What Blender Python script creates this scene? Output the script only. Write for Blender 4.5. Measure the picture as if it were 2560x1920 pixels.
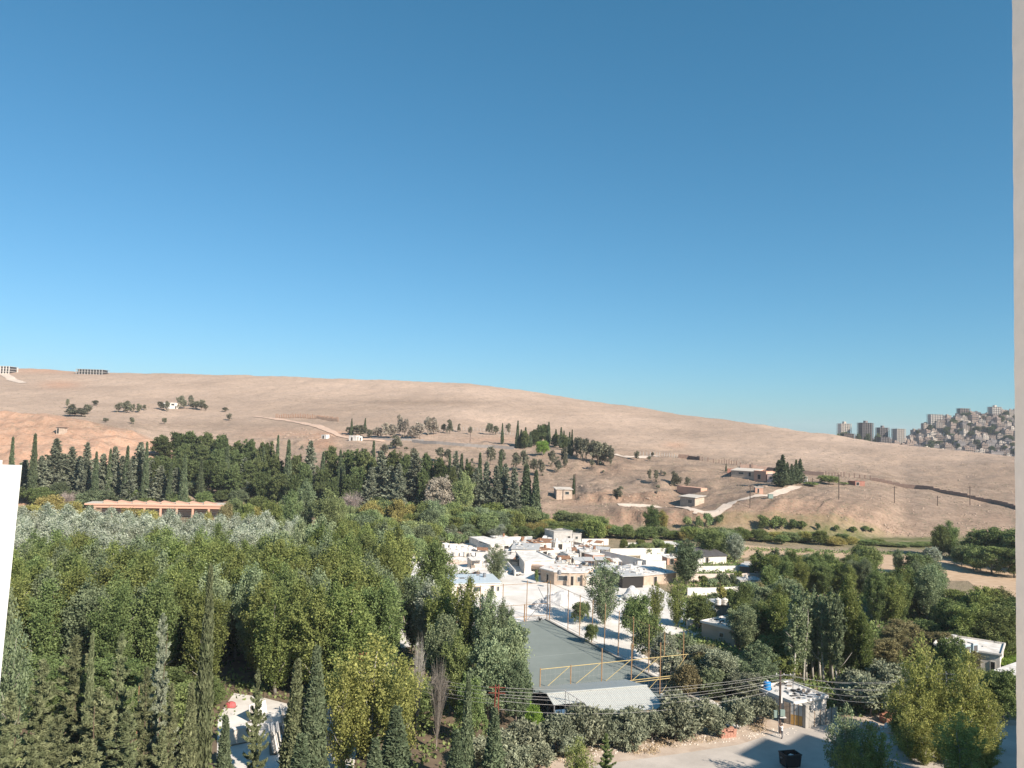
import bpy, math, random
import numpy as np
from mathutils import Vector, Matrix

for _o in list(bpy.data.objects):
    bpy.data.objects.remove(_o)
SC = bpy.context.scene
COL = SC.collection
random.seed(7)

# ------------------------------------------------------------------ camera
EYE = Vector((0.0, 0.0, 36.0))          # upper-floor window, 36 m above the road
FOC = 1971.0                            # focal length in photograph pixels (2560 wide)
CAM_R = Matrix.Rotation(math.radians(90) + math.atan(0.057), 3, 'X') @ Matrix.Rotation(0.03, 3, 'Z')
cam_data = bpy.data.cameras.new('camera')
cam_data.sensor_width = 36.0
cam_data.lens = 36.0 * FOC / 2560.0
cam_data.clip_start = 0.05
cam_data.clip_end = 30000.0
cam = bpy.data.objects.new('camera', cam_data)
cam.matrix_world = Matrix.Translation(EYE) @ CAM_R.to_4x4()
COL.objects.link(cam)
SC.camera = cam

# ------------------------------------------------------------------ sky, sun, exposure
SUN_EL, SUN_AZ = math.radians(34.0), math.radians(135.0)   # azimuth from +Y towards +X
TO_SUN = Vector((math.sin(SUN_AZ) * math.cos(SUN_EL), math.cos(SUN_AZ) * math.cos(SUN_EL), math.sin(SUN_EL)))
world = bpy.data.worlds.new('World')
SC.world = world
world.use_nodes = True
_nt = world.node_tree
_nt.nodes.clear()
_sky = _nt.nodes.new('ShaderNodeTexSky')
_sky.sky_type = 'NISHITA'
_sky.sun_disc = False
_sky.sun_elevation = SUN_EL
_sky.sun_rotation = SUN_AZ
_sky.altitude = 800.0
_sky.air_density = 1.0
_sky.dust_density = 0.8
_sky.ozone_density = 1.6
_bg = _nt.nodes.new('ShaderNodeBackground')
_bg.inputs['Strength'].default_value = 0.078
_wo = _nt.nodes.new('ShaderNodeOutputWorld')
_sp = _nt.nodes.new('ShaderNodeSeparateColor'); _cb = _nt.nodes.new('ShaderNodeCombineColor')      # clear, deep-blue air
_nt.links.new(_sky.outputs[0], _sp.inputs[0])
for _i, (_k_, _g) in enumerate(((0.415, 1.076), (1.08, 0.82), (1.25, 0.86))):
    _pw = _nt.nodes.new('ShaderNodeMath'); _pw.operation = 'POWER'; _pw.inputs[1].default_value = _g
    _ml = _nt.nodes.new('ShaderNodeMath'); _ml.operation = 'MULTIPLY'; _ml.inputs[1].default_value = _k_
    _nt.links.new(_sp.outputs[_i], _pw.inputs[0]); _nt.links.new(_pw.outputs[0], _ml.inputs[0]); _nt.links.new(_ml.outputs[0], _cb.inputs[_i])
_nt.links.new(_cb.outputs[0], _bg.inputs[0])
_nt.links.new(_bg.outputs[0], _wo.inputs[0])
sun_data = bpy.data.lights.new('sun', 'SUN')
sun_data.energy = 5.0
sun_data.angle = math.radians(0.53)
sun_data.color = (1.0, 0.90, 0.78)
sun = bpy.data.objects.new('sun', sun_data)
sun.rotation_euler = TO_SUN.to_track_quat('Z', 'Y').to_euler()
COL.objects.link(sun)
SC.view_settings.view_transform = 'Standard'
SC.view_settings.look = 'None'
SC.view_settings.gamma = 1.0
SC.view_settings.use_curve_mapping = False
SC.view_settings.exposure = 0.74
SC.cycles.max_bounces = 6
SC.cycles.diffuse_bounces = 3
SC.cycles.transparent_max_bounces = 8
SC.cycles.volume_bounces = 0
SC.cycles.use_adaptive_sampling = False
SC.cycles.use_denoising = True

# ------------------------------------------------------------------ measuring helpers
def ray(x, y):
    """world direction through photograph pixel (x, y), scaled so that its Y component is 1"""
    d = CAM_R @ Vector(((x - 1280.0) / FOC, (960.0 - y) / FOC, -1.0))
    return d / d.y

def at(x, y, depth):
    return EYE + ray(x, y) * depth

def flat(x, y, z=0.0):
    """the point at height z seen at photograph pixel (x, y)"""
    d = ray(x, y)
    return EYE + d * ((z - EYE.z) / d.z)

_CI = CAM_R.transposed()
_CIn = np.array([list(r) for r in _CI])
def project(P):
    """numpy (n,3) -> photograph pixels"""
    q = (P - np.array(EYE)) @ _CIn.T
    w = np.maximum(-q[:, 2], 1e-3)
    return 1280 + FOC * q[:, 0] / w, 960 - FOC * q[:, 1] / w

# ------------------------------------------------------------------ materials
MATS = {}
def mat(name, color, rough=0.8, noise=0.0, scale=1.0, color2=None, bump=0.0, metal=0.0, spec=0.3, coord='Object', detail=4.0):
    if name in MATS:
        return MATS[name]
    m = bpy.data.materials.new(name)
    m.use_nodes = True
    nt = m.node_tree
    b = nt.nodes['Principled BSDF']
    b.inputs['Roughness'].default_value = rough
    b.inputs['Metallic'].default_value = metal
    b.inputs['Specular IOR Level'].default_value = spec
    c = (*color, 1)
    if noise > 0 or color2 or bump > 0:
        tc = nt.nodes.new('ShaderNodeTexCoord')
        geo = nt.nodes.new('ShaderNodeNewGeometry')
        tex = nt.nodes.new('ShaderNodeTexNoise')
        tex.inputs['Scale'].default_value = scale
        tex.inputs['Detail'].default_value = detail
        tex.inputs['Roughness'].default_value = 0.65
        nt.links.new(geo.outputs['Position'] if coord == 'World' else tc.outputs[coord], tex.inputs['Vector'])
        ramp = nt.nodes.new('ShaderNodeValToRGB')
        c2 = color2 or tuple(max(0.0, k * (1 - noise)) for k in color)
        ramp.color_ramp.elements[0].position = 0.32
        ramp.color_ramp.elements[1].position = 0.68
        ramp.color_ramp.elements[0].color = (*c2, 1)
        ramp.color_ramp.elements[1].color = c
        nt.links.new(tex.outputs['Fac'], ramp.inputs['Fac'])
        nt.links.new(ramp.outputs['Color'], b.inputs['Base Color'])
        if bump > 0:
            bp = nt.nodes.new('ShaderNodeBump')
            bp.inputs['Strength'].default_value = bump
            nt.links.new(tex.outputs['Fac'], bp.inputs['Height'])
            nt.links.new(bp.outputs['Normal'], b.inputs['Normal'])
    else:
        b.inputs['Base Color'].default_value = c
    MATS[name] = m
    return m

def leaf_mat(name, dark, light, transl=0.25, hue=0.03, val=0.25):
    m = bpy.data.materials.new(name)
    m.use_nodes = True
    nt = m.node_tree
    nt.nodes.clear()
    def lift(c):
        g = sum(c) / 3
        r_ = (c[0] * 1.01, c[1] * 1.0, c[2] * .95)
        return tuple(min(.9, (k * .9 + g * .1) * 1.74) for k in r_)
    dark, light = lift(dark), lift(light)
    at_ = nt.nodes.new('ShaderNodeAttribute'); at_.attribute_name = 'tint'
    ramp = nt.nodes.new('ShaderNodeValToRGB')
    ramp.color_ramp.elements[0].color = (*dark, 1)
    ramp.color_ramp.elements[1].color = (*light, 1)
    nt.links.new(at_.outputs['Fac'], ramp.inputs['Fac'])
    oi = nt.nodes.new('ShaderNodeObjectInfo')
    hsv = nt.nodes.new('ShaderNodeHueSaturation')
    mr = nt.nodes.new('ShaderNodeMapRange')
    mr.inputs['To Min'].default_value = 0.5 - hue * .35
    mr.inputs['To Max'].default_value = 0.5 + hue * 0.7
    nt.links.new(oi.outputs['Random'], mr.inputs['Value'])
    mul = nt.nodes.new('ShaderNodeMath'); mul.operation = 'MULTIPLY'; mul.inputs[1].default_value = 7.31
    fr = nt.nodes.new('ShaderNodeMath'); fr.operation = 'FRACT'
    nt.links.new(oi.outputs['Random'], mul.inputs[0]); nt.links.new(mul.outputs[0], fr.inputs[0])
    mv = nt.nodes.new('ShaderNodeMapRange')
    mv.inputs['To Min'].default_value = 1 - val
    mv.inputs['To Max'].default_value = 1 + val
    nt.links.new(fr.outputs[0], mv.inputs['Value'])
    nt.links.new(mr.outputs[0], hsv.inputs['Hue']); nt.links.new(mv.outputs[0], hsv.inputs['Value'])
    nt.links.new(ramp.outputs[0], hsv.inputs['Color'])
    d = nt.nodes.new('ShaderNodeBsdfDiffuse')
    t = nt.nodes.new('ShaderNodeBsdfTranslucent')
    mx = nt.nodes.new('ShaderNodeMixShader'); mx.inputs[0].default_value = transl
    out = nt.nodes.new('ShaderNodeOutputMaterial')
    nt.links.new(hsv.outputs[0], d.inputs[0]); nt.links.new(hsv.outputs[0], t.inputs[0])
    nt.links.new(d.outputs[0], mx.inputs[1]); nt.links.new(t.outputs[0], mx.inputs[2])
    nt.links.new(mx.outputs[0], out.inputs[0])
    MATS[name] = m
    return m

# ------------------------------------------------------------------ mesh helpers
class MB:
    """collects shapes; build() links them as ONE mesh object"""
    def __init__(self):
        self.v, self.f, self.m = [], [], []
    def add(self, vs, fs, mi=0):
        o = len(self.v)
        self.v += [tuple(p) for p in vs]
        self.f += [tuple(i + o for i in f) for f in fs]
        self.m += [mi] * len(fs)
        return self
    def box(self, x0, y0, z0, x1, y1, z1, mi=0):
        return self.add([(x0, y0, z0), (x1, y0, z0), (x1, y1, z0), (x0, y1, z0), (x0, y0, z1), (x1, y0, z1), (x1, y1, z1), (x0, y1, z1)],
                        [(0, 3, 2, 1), (4, 5, 6, 7), (0, 1, 5, 4), (1, 2, 6, 5), (2, 3, 7, 6), (3, 0, 4, 7)], mi)
    def tube(self, pts, rad, n=6, mi=0, cap=True):
        pts = [Vector(p) for p in pts]
        if not isinstance(rad, (list, tuple)):
            rad = [rad] * len(pts)
        vs, fs = [], []
        for i, p in enumerate(pts):
            a = pts[max(0, i - 1)]; b = pts[min(len(pts) - 1, i + 1)]
            t = (b - a).normalized()
            s = t.cross(Vector((0.31, 0.17, 0.93)) if abs(t.z) < 0.9 else Vector((1, 0, 0))).normalized()
            u = t.cross(s)
            for k in range(n):
                an = 2 * math.pi * k / n
                vs.append(p + (s * math.cos(an) + u * math.sin(an)) * rad[i])
        for i in range(len(pts) - 1):
            for k in range(n):
                fs.append((i * n + k, i * n + (k + 1) % n, (i + 1) * n + (k + 1) % n, (i + 1) * n + k))
        if cap:
            fs.append(tuple(range(n - 1, -1, -1)))
            fs.append(tuple((len(pts) - 1) * n + k for k in range(n)))
        return self.add(vs, fs, mi)
    def mesh(self, name, *mats, smooth=False):
        me = bpy.data.meshes.new(name)
        me.from_pydata(self.v, [], self.f)
        for m in mats:
            me.materials.append(m)
        if len(mats) > 1:
            me.polygons.foreach_set('material_index', self.m)
        if smooth:
            me.polygons.foreach_set('use_smooth', [True] * len(me.polygons))
        me.update()
        return me
    def build(self, name, *mats, parent=None, smooth=False, loc=None, rz=0.0):
        o = bpy.data.objects.new(name, self.mesh(name, *mats, smooth=smooth))
        COL.objects.link(o)
        if loc is not None: o.location = loc
        if rz: o.rotation_euler = (0, 0, rz)
        if parent is not None: o.parent = parent
        return o

def link(name, me, parent=None, loc=(0, 0, 0), rot=(0, 0, 0), scale=(1, 1, 1)):
    o = bpy.data.objects.new(name, me)
    COL.objects.link(o)
    o.location = loc; o.rotation_euler = rot; o.scale = scale
    if parent is not None: o.parent = parent
    return o

def tag(o, label=None, cat=None, group=None, kind=None):
    if label: o['label'] = label
    if cat: o['category'] = cat
    if group: o['group'] = group
    if kind: o['kind'] = kind
    return o

def empty(name, loc=(0, 0, 0), rz=0.0):
    o = bpy.data.objects.new(name, None)
    COL.objects.link(o)
    o.location = loc; o.rotation_euler = (0, 0, rz)
    o.empty_display_size = 0.2
    return o

_CUBES = {}
def cube(name, m, parent, x0, y0, z0, x1, y1, z1, rz=0.0, tilt=0.0):
    """a box part that shares one unit mesh per material"""
    me = _CUBES.get(m.name)
    if me is None:
        b = 0.5
        me = MB().box(-b, -b, -b, b, b, b).mesh('block_' + m.name, m)
        _CUBES[m.name] = me
    return link(name, me, parent, ((x0 + x1) / 2, (y0 + y1) / 2, (z0 + z1) / 2), (tilt, 0, rz), (abs(x1 - x0), abs(y1 - y0), abs(z1 - z0)))

# ------------------------------------------------------------------ terrain
def vnoise(x, y, seed=0):
    xi = np.floor(x).astype(np.int64); yi = np.floor(y).astype(np.int64)
    fx = x - xi; fy = y - yi
    fx = fx * fx * (3 - 2 * fx); fy = fy * fy * (3 - 2 * fy)
    def h(a, b):
        n = (a * 374761393 + b * 668265263 + seed * 982451653) & 0x7fffffff
        n = ((n ^ (n >> 13)) * 1274126177) & 0x7fffffff
        return ((n ^ (n >> 16)) & 0xffff) / 65535.0
    return (h(xi, yi) * (1 - fx) + h(xi + 1, yi) * fx) * (1 - fy) + (h(xi, yi + 1) * (1 - fx) + h(xi + 1, yi + 1) * fx) * fy
def fbm(x, y, seed=0, o=4):
    s = 0; a = 0.5
    for k in range(o):
        s = s + a * vnoise(x, y, seed + k); x = x * 2.03; y = y * 2.03; a *= 0.5
    return s

# column of the photograph, depth of the hill foot, depth of the crest, photograph rows from foot to crest
TT = [0, .03, .06, .13, .22, .31, .43, .61, .79, 1]
PROF = [
 (-300, 295, 850, [1265, 1221, 1186, 1111, 1027, 1032, 1021, 985, 950, 914]),
 (0,    295, 850, [1274, 1230, 1195, 1120, 1033, 1040, 1030, 992, 958, 920]),
 (120,  295, 850, [1277, 1234, 1200, 1124, 1038, 1046, 1033, 996, 962, 923]),
 (200,  295, 850, [1280, 1238, 1205, 1130, 1047, 1052, 1036, 998, 965, 928]),
 (330,  295, 850, [1283, 1242, 1212, 1150, 1074, 1070, 1045, 1005, 970, 931]),
 (400,  295, 850, [1286, 1245, 1218, 1170, 1105, 1090, 1055, 1010, 975, 933]),
 (470,  295, 850, [1288, 1252, 1228, 1195, 1150, 1105, 1065, 1020, 980, 935]),
 (560,  295, 850, [1290, 1262, 1242, 1212, 1165, 1115, 1070, 1025, 982, 938]),
 (800,  295, 850, [1298, 1272, 1250, 1212, 1160, 1112, 1072, 1025, 985, 945]),
 (984,  295, 850, [1304, 1276, 1253, 1214, 1163, 1115, 1074, 1028, 988, 951]),
 (1157, 295, 850, [1310, 1279, 1255, 1215, 1165, 1119, 1078, 1032, 993, 958]),
 (1342, 295, 850, [1314, 1280, 1255, 1215, 1165, 1128, 1090, 1045, 1010, 981]),
 (1505, 295, 820, [1319, 1283, 1260, 1219, 1174, 1140, 1103, 1061, 1030, 1005]),
 (1600, 295, 800, [1322, 1285, 1265, 1222, 1180, 1150, 1115, 1075, 1045, 1018]),
 (1736, 292, 760, [1330, 1284, 1266, 1228, 1190, 1165, 1136, 1094, 1066, 1039]),
 (1898, 290, 700, [1336, 1264, 1246, 1222, 1200, 1180, 1158, 1122, 1090, 1059]),
 (2083, 290, 640, [1340, 1274, 1251, 1231, 1211, 1194, 1171, 1139, 1111, 1086]),
 (2200, 296, 600, [1341, 1292, 1268, 1246, 1224, 1206, 1185, 1154, 1128, 1105]),
 (2236, 298, 590, [1341, 1312, 1286, 1260, 1234, 1212, 1190, 1160, 1133, 1110]),
 (2262, 300, 580, [1341, 1322, 1302, 1271, 1245, 1221, 1198, 1167, 1140, 1114]),
 (2300, 300, 565, [1340, 1322, 1300, 1270, 1245, 1222, 1200, 1170, 1145, 1119]),
 (2400, 300, 540, [1343, 1328, 1310, 1284, 1260, 1238, 1214, 1184, 1155, 1127]),
 (2540, 300, 500, [1347, 1335, 1320, 1296, 1275, 1255, 1230, 1200, 1170, 1143]),
 (2900, 300, 480, [1358, 1346, 1331, 1307, 1286, 1266, 1241, 1211, 1181, 1154]),
]
TOWN = {2083: (1150, 1098), 2200: (1150, 1100), 2300: (1140, 1076), 2400: (1142, 1046), 2540: (1146, 1040), 2900: (1160, 1090)}
YROW = np.concatenate([np.arange(-120, 40, 20.), np.arange(40, 285, 5.), np.arange(285, 520, 2.0), np.arange(520, 900, 3.5), np.arange(900, 1500, 9.), [1560, 1650, 1800, 2100, 2700, 3600, 5200]])
SCOL = np.linspace(-1, 1, 761)
def halfw(y):
    return np.maximum(300.0, 0.95 * y + 60)
_cu, _cd, _cz = [], [], []
for (cx, d0, dr, ys) in PROF:
    D = [d0 + (dr - d0) * t for t in TT]
    Z = [at(cx, y, d).z for y, d in zip(ys, D)]
    Z[0] = 0.0
    zr = Z[-1]
    D = [-1000., 0., 262.] + D; Z = [0., 0., 0.] + Z
    if cx in TOWN:
        y0, y1 = TOWN[cx]
        D += [dr + 60, dr + 250, 1060, 1150, 1400, 1600, 3000, 5200]
        zt = at(cx, y1, 1400).z
        Z += [zr - 1.5, min(zr, 30) - 16, at(cx, y0 + 4, 1060).z - 4, at(cx, y0, 1150).z, zt, zt - 6, 0., -120.]
    else:
        D += [dr + 60, dr + 300, 3000, 5200]
        Z += [zr - 0.8, zr - 6, zr - 40, -120.]
    _cu.append(((cx - 1280) / FOC)); _cd.append(D); _cz.append(Z)
_cu = np.array(_cu)
NR, NC = len(YROW), len(SCOL)
GX = np.outer(halfw(YROW), SCOL); GY = np.repeat(YROW[:, None], NC, 1)
GZ = np.zeros((NR, NC))
for i, y in enumerate(YROW):
    zc = np.array([np.interp(y, d, z) for d, z in zip(_cd, _cz)])
    GZ[i] = np.interp(GX[i] / max(y, 1.0), _cu, zc)
_k = np.array([1, 2, 3, 2, 1]) / 9.0
for _ in range(6):                      # soften the creases between measured columns
    P_ = np.pad(GZ, ((0, 0), (2, 2)), 'edge')
    GZ = sum(_k[j] * P_[:, j:j + NC] for j in range(5))
_hill = np.clip((GY - 292) / 60, 0, 1) * np.clip((1500 - GY) / 200, 0, 1)
GZ += _hill * ((fbm(GX / 42, GY / 42, 3) - 0.47) * 7.0 * np.clip((GY - 300) / 200, 0.3, 1.0) * np.clip((620 - GY) / 200, .5, 1.0) + (fbm(GX / 9, GY / 9, 11, 3) - 0.43) * 1.5)
# gullies cut into the bluff on the right and the broken face of the spur on the left
_px, _py = project(np.stack([GX.ravel(), GY.ravel(), GZ.ravel()], 1))
PX = _px.reshape(GX.shape); PY = _py.reshape(GX.shape)
_bl = np.exp(-((PX - 2020) / 190) ** 2) * np.clip((GY - 291) / 8, 0, 1) * np.clip((345 - GY) / 35, 0, 1)
_r = np.abs(fbm((GX - 0.7 * GY) / 5.5, GY / 60.0, 21, 3) * 1.14 - 0.5) * 2
GZ += _bl * (_r - 0.45) * 3.0
_gul = _bl * np.clip(1.15 - _r * 2.2, 0, 1)
_bk = np.exp(-((PX - 1650) / 170) ** 2) * np.clip((GY - 292) / 5, 0, 1) * np.clip((322 - GY) / 14, 0, 1)
GZ += _bk * (np.abs(fbm(GX / 7.0, GY / 22.0, 44, 3) - 0.45) * 7 - 1.2)
def scarp(x0, x1, ya, yb, h, back):
    """an eroded cut bank: the ground behind a line in the photograph is lifted, with a ragged steep face"""
    global GZ
    line = ya + (yb - ya) * (PX - x0) / (x1 - x0)
    d = line - PY + (fbm(GX / 4.0, GY / 9.0, int(x0), 3) - .45) * 14
    side = np.clip((PX - x0) / 25, 0, 1) * np.clip((x1 - PX) / 25, 0, 1) * (GY > 293) * (GY < 480)
    GZ = GZ + h * side * np.clip(d / 5.0, 0, 1) * np.clip((back - d) / back, 0, 1)
scarp(1440, 1690, 1258, 1254, 2.6, 70.)
scarp(1530, 1880, 1297, 1304, 2.4, 34.)
scarp(1380, 1600, 1172, 1186, 1.6, 40.)
scarp(560, 780, 1108, 1116, 2.2, 40.)
scarp(1620, 1800, 1226, 1232, 1.6, 36.)
_ls = np.clip((GY - 297) / 10, 0, 1) * np.clip((540 - GY) / 120, 0, 1) * np.clip((PX - 430) / 60, 0, 1) * np.clip((2120 - PX) / 150, .18, 1)
GZ += _ls * ((0.42 - np.abs(fbm(GX / 26, GY / 17, 61, 4) - 0.47) * 2.6) * 2.4 + np.sin(GZ * 2.3 + fbm(GX / 30, GY / 30, 5) * 5) * .38)
_sp = np.clip((470 - PX) / 60, 0, 1) * np.clip((GY - 330) / 20, 0, 1) * np.clip((430 - GY) / 20, 0, 1)
GZ += _sp * (np.abs(fbm(GX / 14, GY / 10, 33, 3) - 0.45) * 11 - 1.2 + np.sin(GZ * 1.5 + fbm(GX / 30, GY / 30, 6) * 6) * .5)
GZ[GY < 286] = 0.0

def gz(x, y):
    """terrain height (bilinear in the grid)"""
    i = int(np.clip(np.searchsorted(YROW, y) - 1, 0, NR - 2))
    f = min(max((y - YROW[i]) / (YROW[i + 1] - YROW[i]), 0), 1)
    s = 0
    for (r, w) in ((i, 1 - f), (i + 1, f)):
        c = (x / halfw(YROW[r]) + 1) / 2 * (NC - 1)
        c = min(max(c, 0), NC - 1.001)
        j = int(c); g = c - j
        s += w * (GZ[r, j] * (1 - g) + GZ[r, j + 1] * g)
    return float(s)

def ground(x, y):
    """the terrain point seen at photograph pixel (x, y)"""
    d = ray(x, y)
    t = 60.0
    while t < 2500:
        p = EYE + d * t
        if p.z <= gz(p.x, p.y):
            lo, hi = t - 2.0, t
            for _ in range(12):
                m_ = (lo + hi) / 2
                q = EYE + d * m_
                if q.z <= gz(q.x, q.y): hi = m_
                else: lo = m_
            q = EYE + d * hi
            return Vector((q.x, q.y, gz(q.x, q.y)))
        t += 2.0
    q = EYE + d * 700
    return Vector((q.x, q.y, gz(q.x, q.y)))

# soil zones: red earth, grass, grey scrub (what the ground is made of, plus hill shade painted into the grey)
def blob(cx, cy, rx, ry):
    return np.exp(-((PX - cx) / rx) ** 2 - ((PY - cy) / ry) ** 2)
red = np.zeros_like(GZ); grn = np.zeros_like(GZ); gry = np.zeros_like(GZ)
red += np.clip((480 - PX) / 60, 0, 1) * np.clip((440 - GY) / 20, 0, 1) * np.clip((GY - 292) / 10, 0, 1) * 0.75
for b in ((805, 1112, 36, 18, 1.3), (700, 1085, 90, 12, .5), (110, 926, 120, 8, .7), (150, 962, 50, 10, .8), (1560, 1252, 150, 9, 1.1), (1525, 1176, 50, 12, .8), (1250, 1100, 120, 8, .4),
          (1690, 1113, 30, 8, .6), (2000, 1290, 170, 30, .6), (1880, 1186, 80, 8, .6), (1700, 1297, 190, 13, .9), (1500, 1290, 120, 12, .6), (1560, 1150, 60, 8, .5), (830, 1085, 60, 8, .6), (2300, 1330, 200, 10, .3), (2470, 1300, 80, 20, .35)):
    red += b[4] * blob(*b[:4]) * (GY < 1000)
for b in ((2010, 1285, 150, 16, .5), (2380, 1295, 150, 16, .6), (2440, 1270, 90, 8, .5), (1700, 1296, 170, 9, .5), (1060, 1006, 190, 7, .9), (900, 1022, 110, 6, .6), (300, 1062, 220, 14, .7), (560, 1070, 130, 20, .5), (1520, 1160, 140, 22, .55), (1700, 1190, 130, 25, .5), (1350, 1170, 120, 30, .5), (700, 1000, 300, 12, .25),
          (1720, 1085, 60, 16, .5), (2200, 1130, 80, 10, .3), (2060, 1190, 120, 12, .25), (1010, 1120, 250, 12, .5), (2350, 1290, 130, 14, .5)):
    gry += b[4] * blob(*b[:4]) * (GY < 1000)  # the long thin band paints the shade line of a hill fold
gry += np.clip((GY - 296) / 10, 0, 1) * np.clip((520 - GY) / 110, 0, 1) * np.clip((PX - 470) / 60, 0, 1) * .95
gry += _gul * 1.2; red += _bl * .45  # gully hollows darkened: darker soil plus painted shade
_val = (GY < 300)
grn += _val * 0.45
grn += np.clip((PX - 1900) / 200, 0, 1) * np.clip((GY - 262) / 15, 0, 1) * np.clip((297 + np.clip(PX - 2200, 0, 200) * .04 - GY) / 6, 0, 1) * 0.9
gry += (GY > 1000) * 0.6
u_ = GX / np.maximum(GY, 1)
me = bpy.data.meshes.new('terrain')
_v = np.stack([GX.ravel(), GY.ravel(), GZ.ravel()], 1)
_i = np.arange(NR * NC).reshape(NR, NC)
_q = np.stack([_i[:-1, :-1], _i[:-1, 1:], _i[1:, 1:], _i[1:, :-1]], -1).reshape(-1, 4)
me.vertices.add(len(_v)); me.vertices.foreach_set('co', _v.astype(np.float32).ravel())
me.loops.add(_q.size); me.loops.foreach_set('vertex_index', _q.astype(np.int32).ravel())
me.polygons.add(len(_q)); me.polygons.foreach_set('loop_start', np.arange(0, _q.size, 4, dtype=np.int32))
me.polygons.foreach_set('use_smooth', np.ones(len(_q), dtype=bool))
me.update(); me.validate()
_ca = me.color_attributes.new('zone', 'FLOAT_COLOR', 'POINT')
_ca.data.foreach_set('color', np.stack([np.clip(red, 0, 1), np.clip(grn, 0, 1), np.clip(gry, 0, 1), np.ones_like(red)], -1).astype(np.float32).ravel())

def terrain_material():
    m = bpy.data.materials.new('dry_hillside')
    m.use_nodes = True
    nt = m.node_tree; N = nt.nodes; L = nt.links
    b = N['Principled BSDF']
    b.inputs['Roughness'].default_value = 0.95
    b.inputs['Specular IOR Level'].default_value = 0.1
    geo = N.new('ShaderNodeNewGeometry')
    def noise(scale, detail=5, rough=0.65, stretch=None):
        t = N.new('ShaderNodeTexNoise'); t.inputs['Scale'].default_value = scale; t.inputs['Detail'].default_value = detail; t.inputs['Roughness'].default_value = rough
        if stretch:
            mp = N.new('ShaderNodeMapping'); mp.inputs['Scale'].default_value = stretch
            L.new(geo.outputs['Position'], mp.inputs[0]); L.new(mp.outputs[0], t.inputs['Vector'])
        else:
            L.new(geo.outputs['Position'], t.inputs['Vector'])
        return t.outputs['Fac']
    def ramp(f, p0, c0, p1, c1):
        r = N.new('ShaderNodeValToRGB'); e = r.color_ramp.elements
        e[0].position = p0; e[1].position = p1; e[0].color = (*c0, 1); e[1].color = (*c1, 1)
        L.new(f, r.inputs[0]); return r.outputs[0]
    def mix(fac, a, c):
        x = N.new('ShaderNodeMix'); x.data_type = 'RGBA'
        L.new(fac, x.inputs[0])
        for s, k in ((6, a), (7, c)):
            if isinstance(k, tuple): x.inputs[s].default_value = (*k, 1)
            else: L.new(k, x.inputs[s])
        return x.outputs[2]
    def mth(op, a, c, clamp=False):
        x = N.new('ShaderNodeMath'); x.operation = op; x.use_clamp = clamp
        for s, k in ((0, a), (1, c)):
            if isinstance(k, (int, float)): x.inputs[s].default_value = k
            else: L.new(k, x.inputs[s])
        return x.outputs[0]
    za = N.new('ShaderNodeAttribute'); za.attribute_name = 'zone'
    sep = N.new('ShaderNodeSeparateColor'); L.new(za.outputs['Color'], sep.inputs[0])
    n_big = noise(0.008, 7, 0.6); n_mid = noise(0.16, 8, 0.75); n_fine = noise(0.9, 5, 0.75); n_dots = noise(0.42, 4, 0.7, (1.0, 0.7, 2.5))
    base = ramp(n_big, .35, (.325, .236, .176), .65, (.50, .368, .280))
    base = mix(mth('MULTIPLY', ramp(n_mid, .42, (0, 0, 0), .66, (1, 1, 1)), .5), base, (.29, .215, .165))
    base = mix(mth('MULTIPLY', ramp(n_fine, .48, (0, 0, 0), .72, (1, 1, 1)), .55), base, (.53, .395, .30))
    rf = mth('MULTIPLY', sep.outputs[0], ramp(n_mid, .25, (.35, .35, .35), .6, (1, 1, 1)), True)
    redc = ramp(n_fine, .3, (.36, .175, .10), .75, (.54, .33, .225))
    base = mix(rf, base, redc)
    gf = mth('MULTIPLY', sep.outputs[2], ramp(n_mid, .3, (.3, .3, .3), .65, (1, 1, 1)), True)
    base = mix(gf, base, ramp(n_fine, .35, (.155, .11, .08), .7, (.31, .225, .165)))
    dots = mth('MULTIPLY', ramp(n_dots, .55, (0, 0, 0), .62, (1, 1, 1)), mth('ADD', mth('MULTIPLY', sep.outputs[2], .4), .55))
    base = mix(dots, base, (.22, .175, .125))
    vf = mth('MULTIPLY', sep.outputs[1], ramp(n_mid, .3, (.45, .45, .45), .6, (1, 1, 1)), True)
    base = mix(vf, base, ramp(n_fine, .3, (.085, .10, .035), .75, (.17, .175, .065)))
    L.new(base, b.inputs['Base Color'])
    bp = N.new('ShaderNodeBump'); bp.inputs['Strength'].default_value = 0.8; bp.inputs['Distance'].default_value = 0.9
    L.new(mth('ADD', n_mid, mth('MULTIPLY', n_fine, .35)), bp.inputs['Height'])
    L.new(bp.outputs[0], b.inputs['Normal'])
    return m
me.materials.append(terrain_material())
terrain = link('terrain', me)
tag(terrain, 'dry sandy hillside and valley floor', kind='structure')

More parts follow.
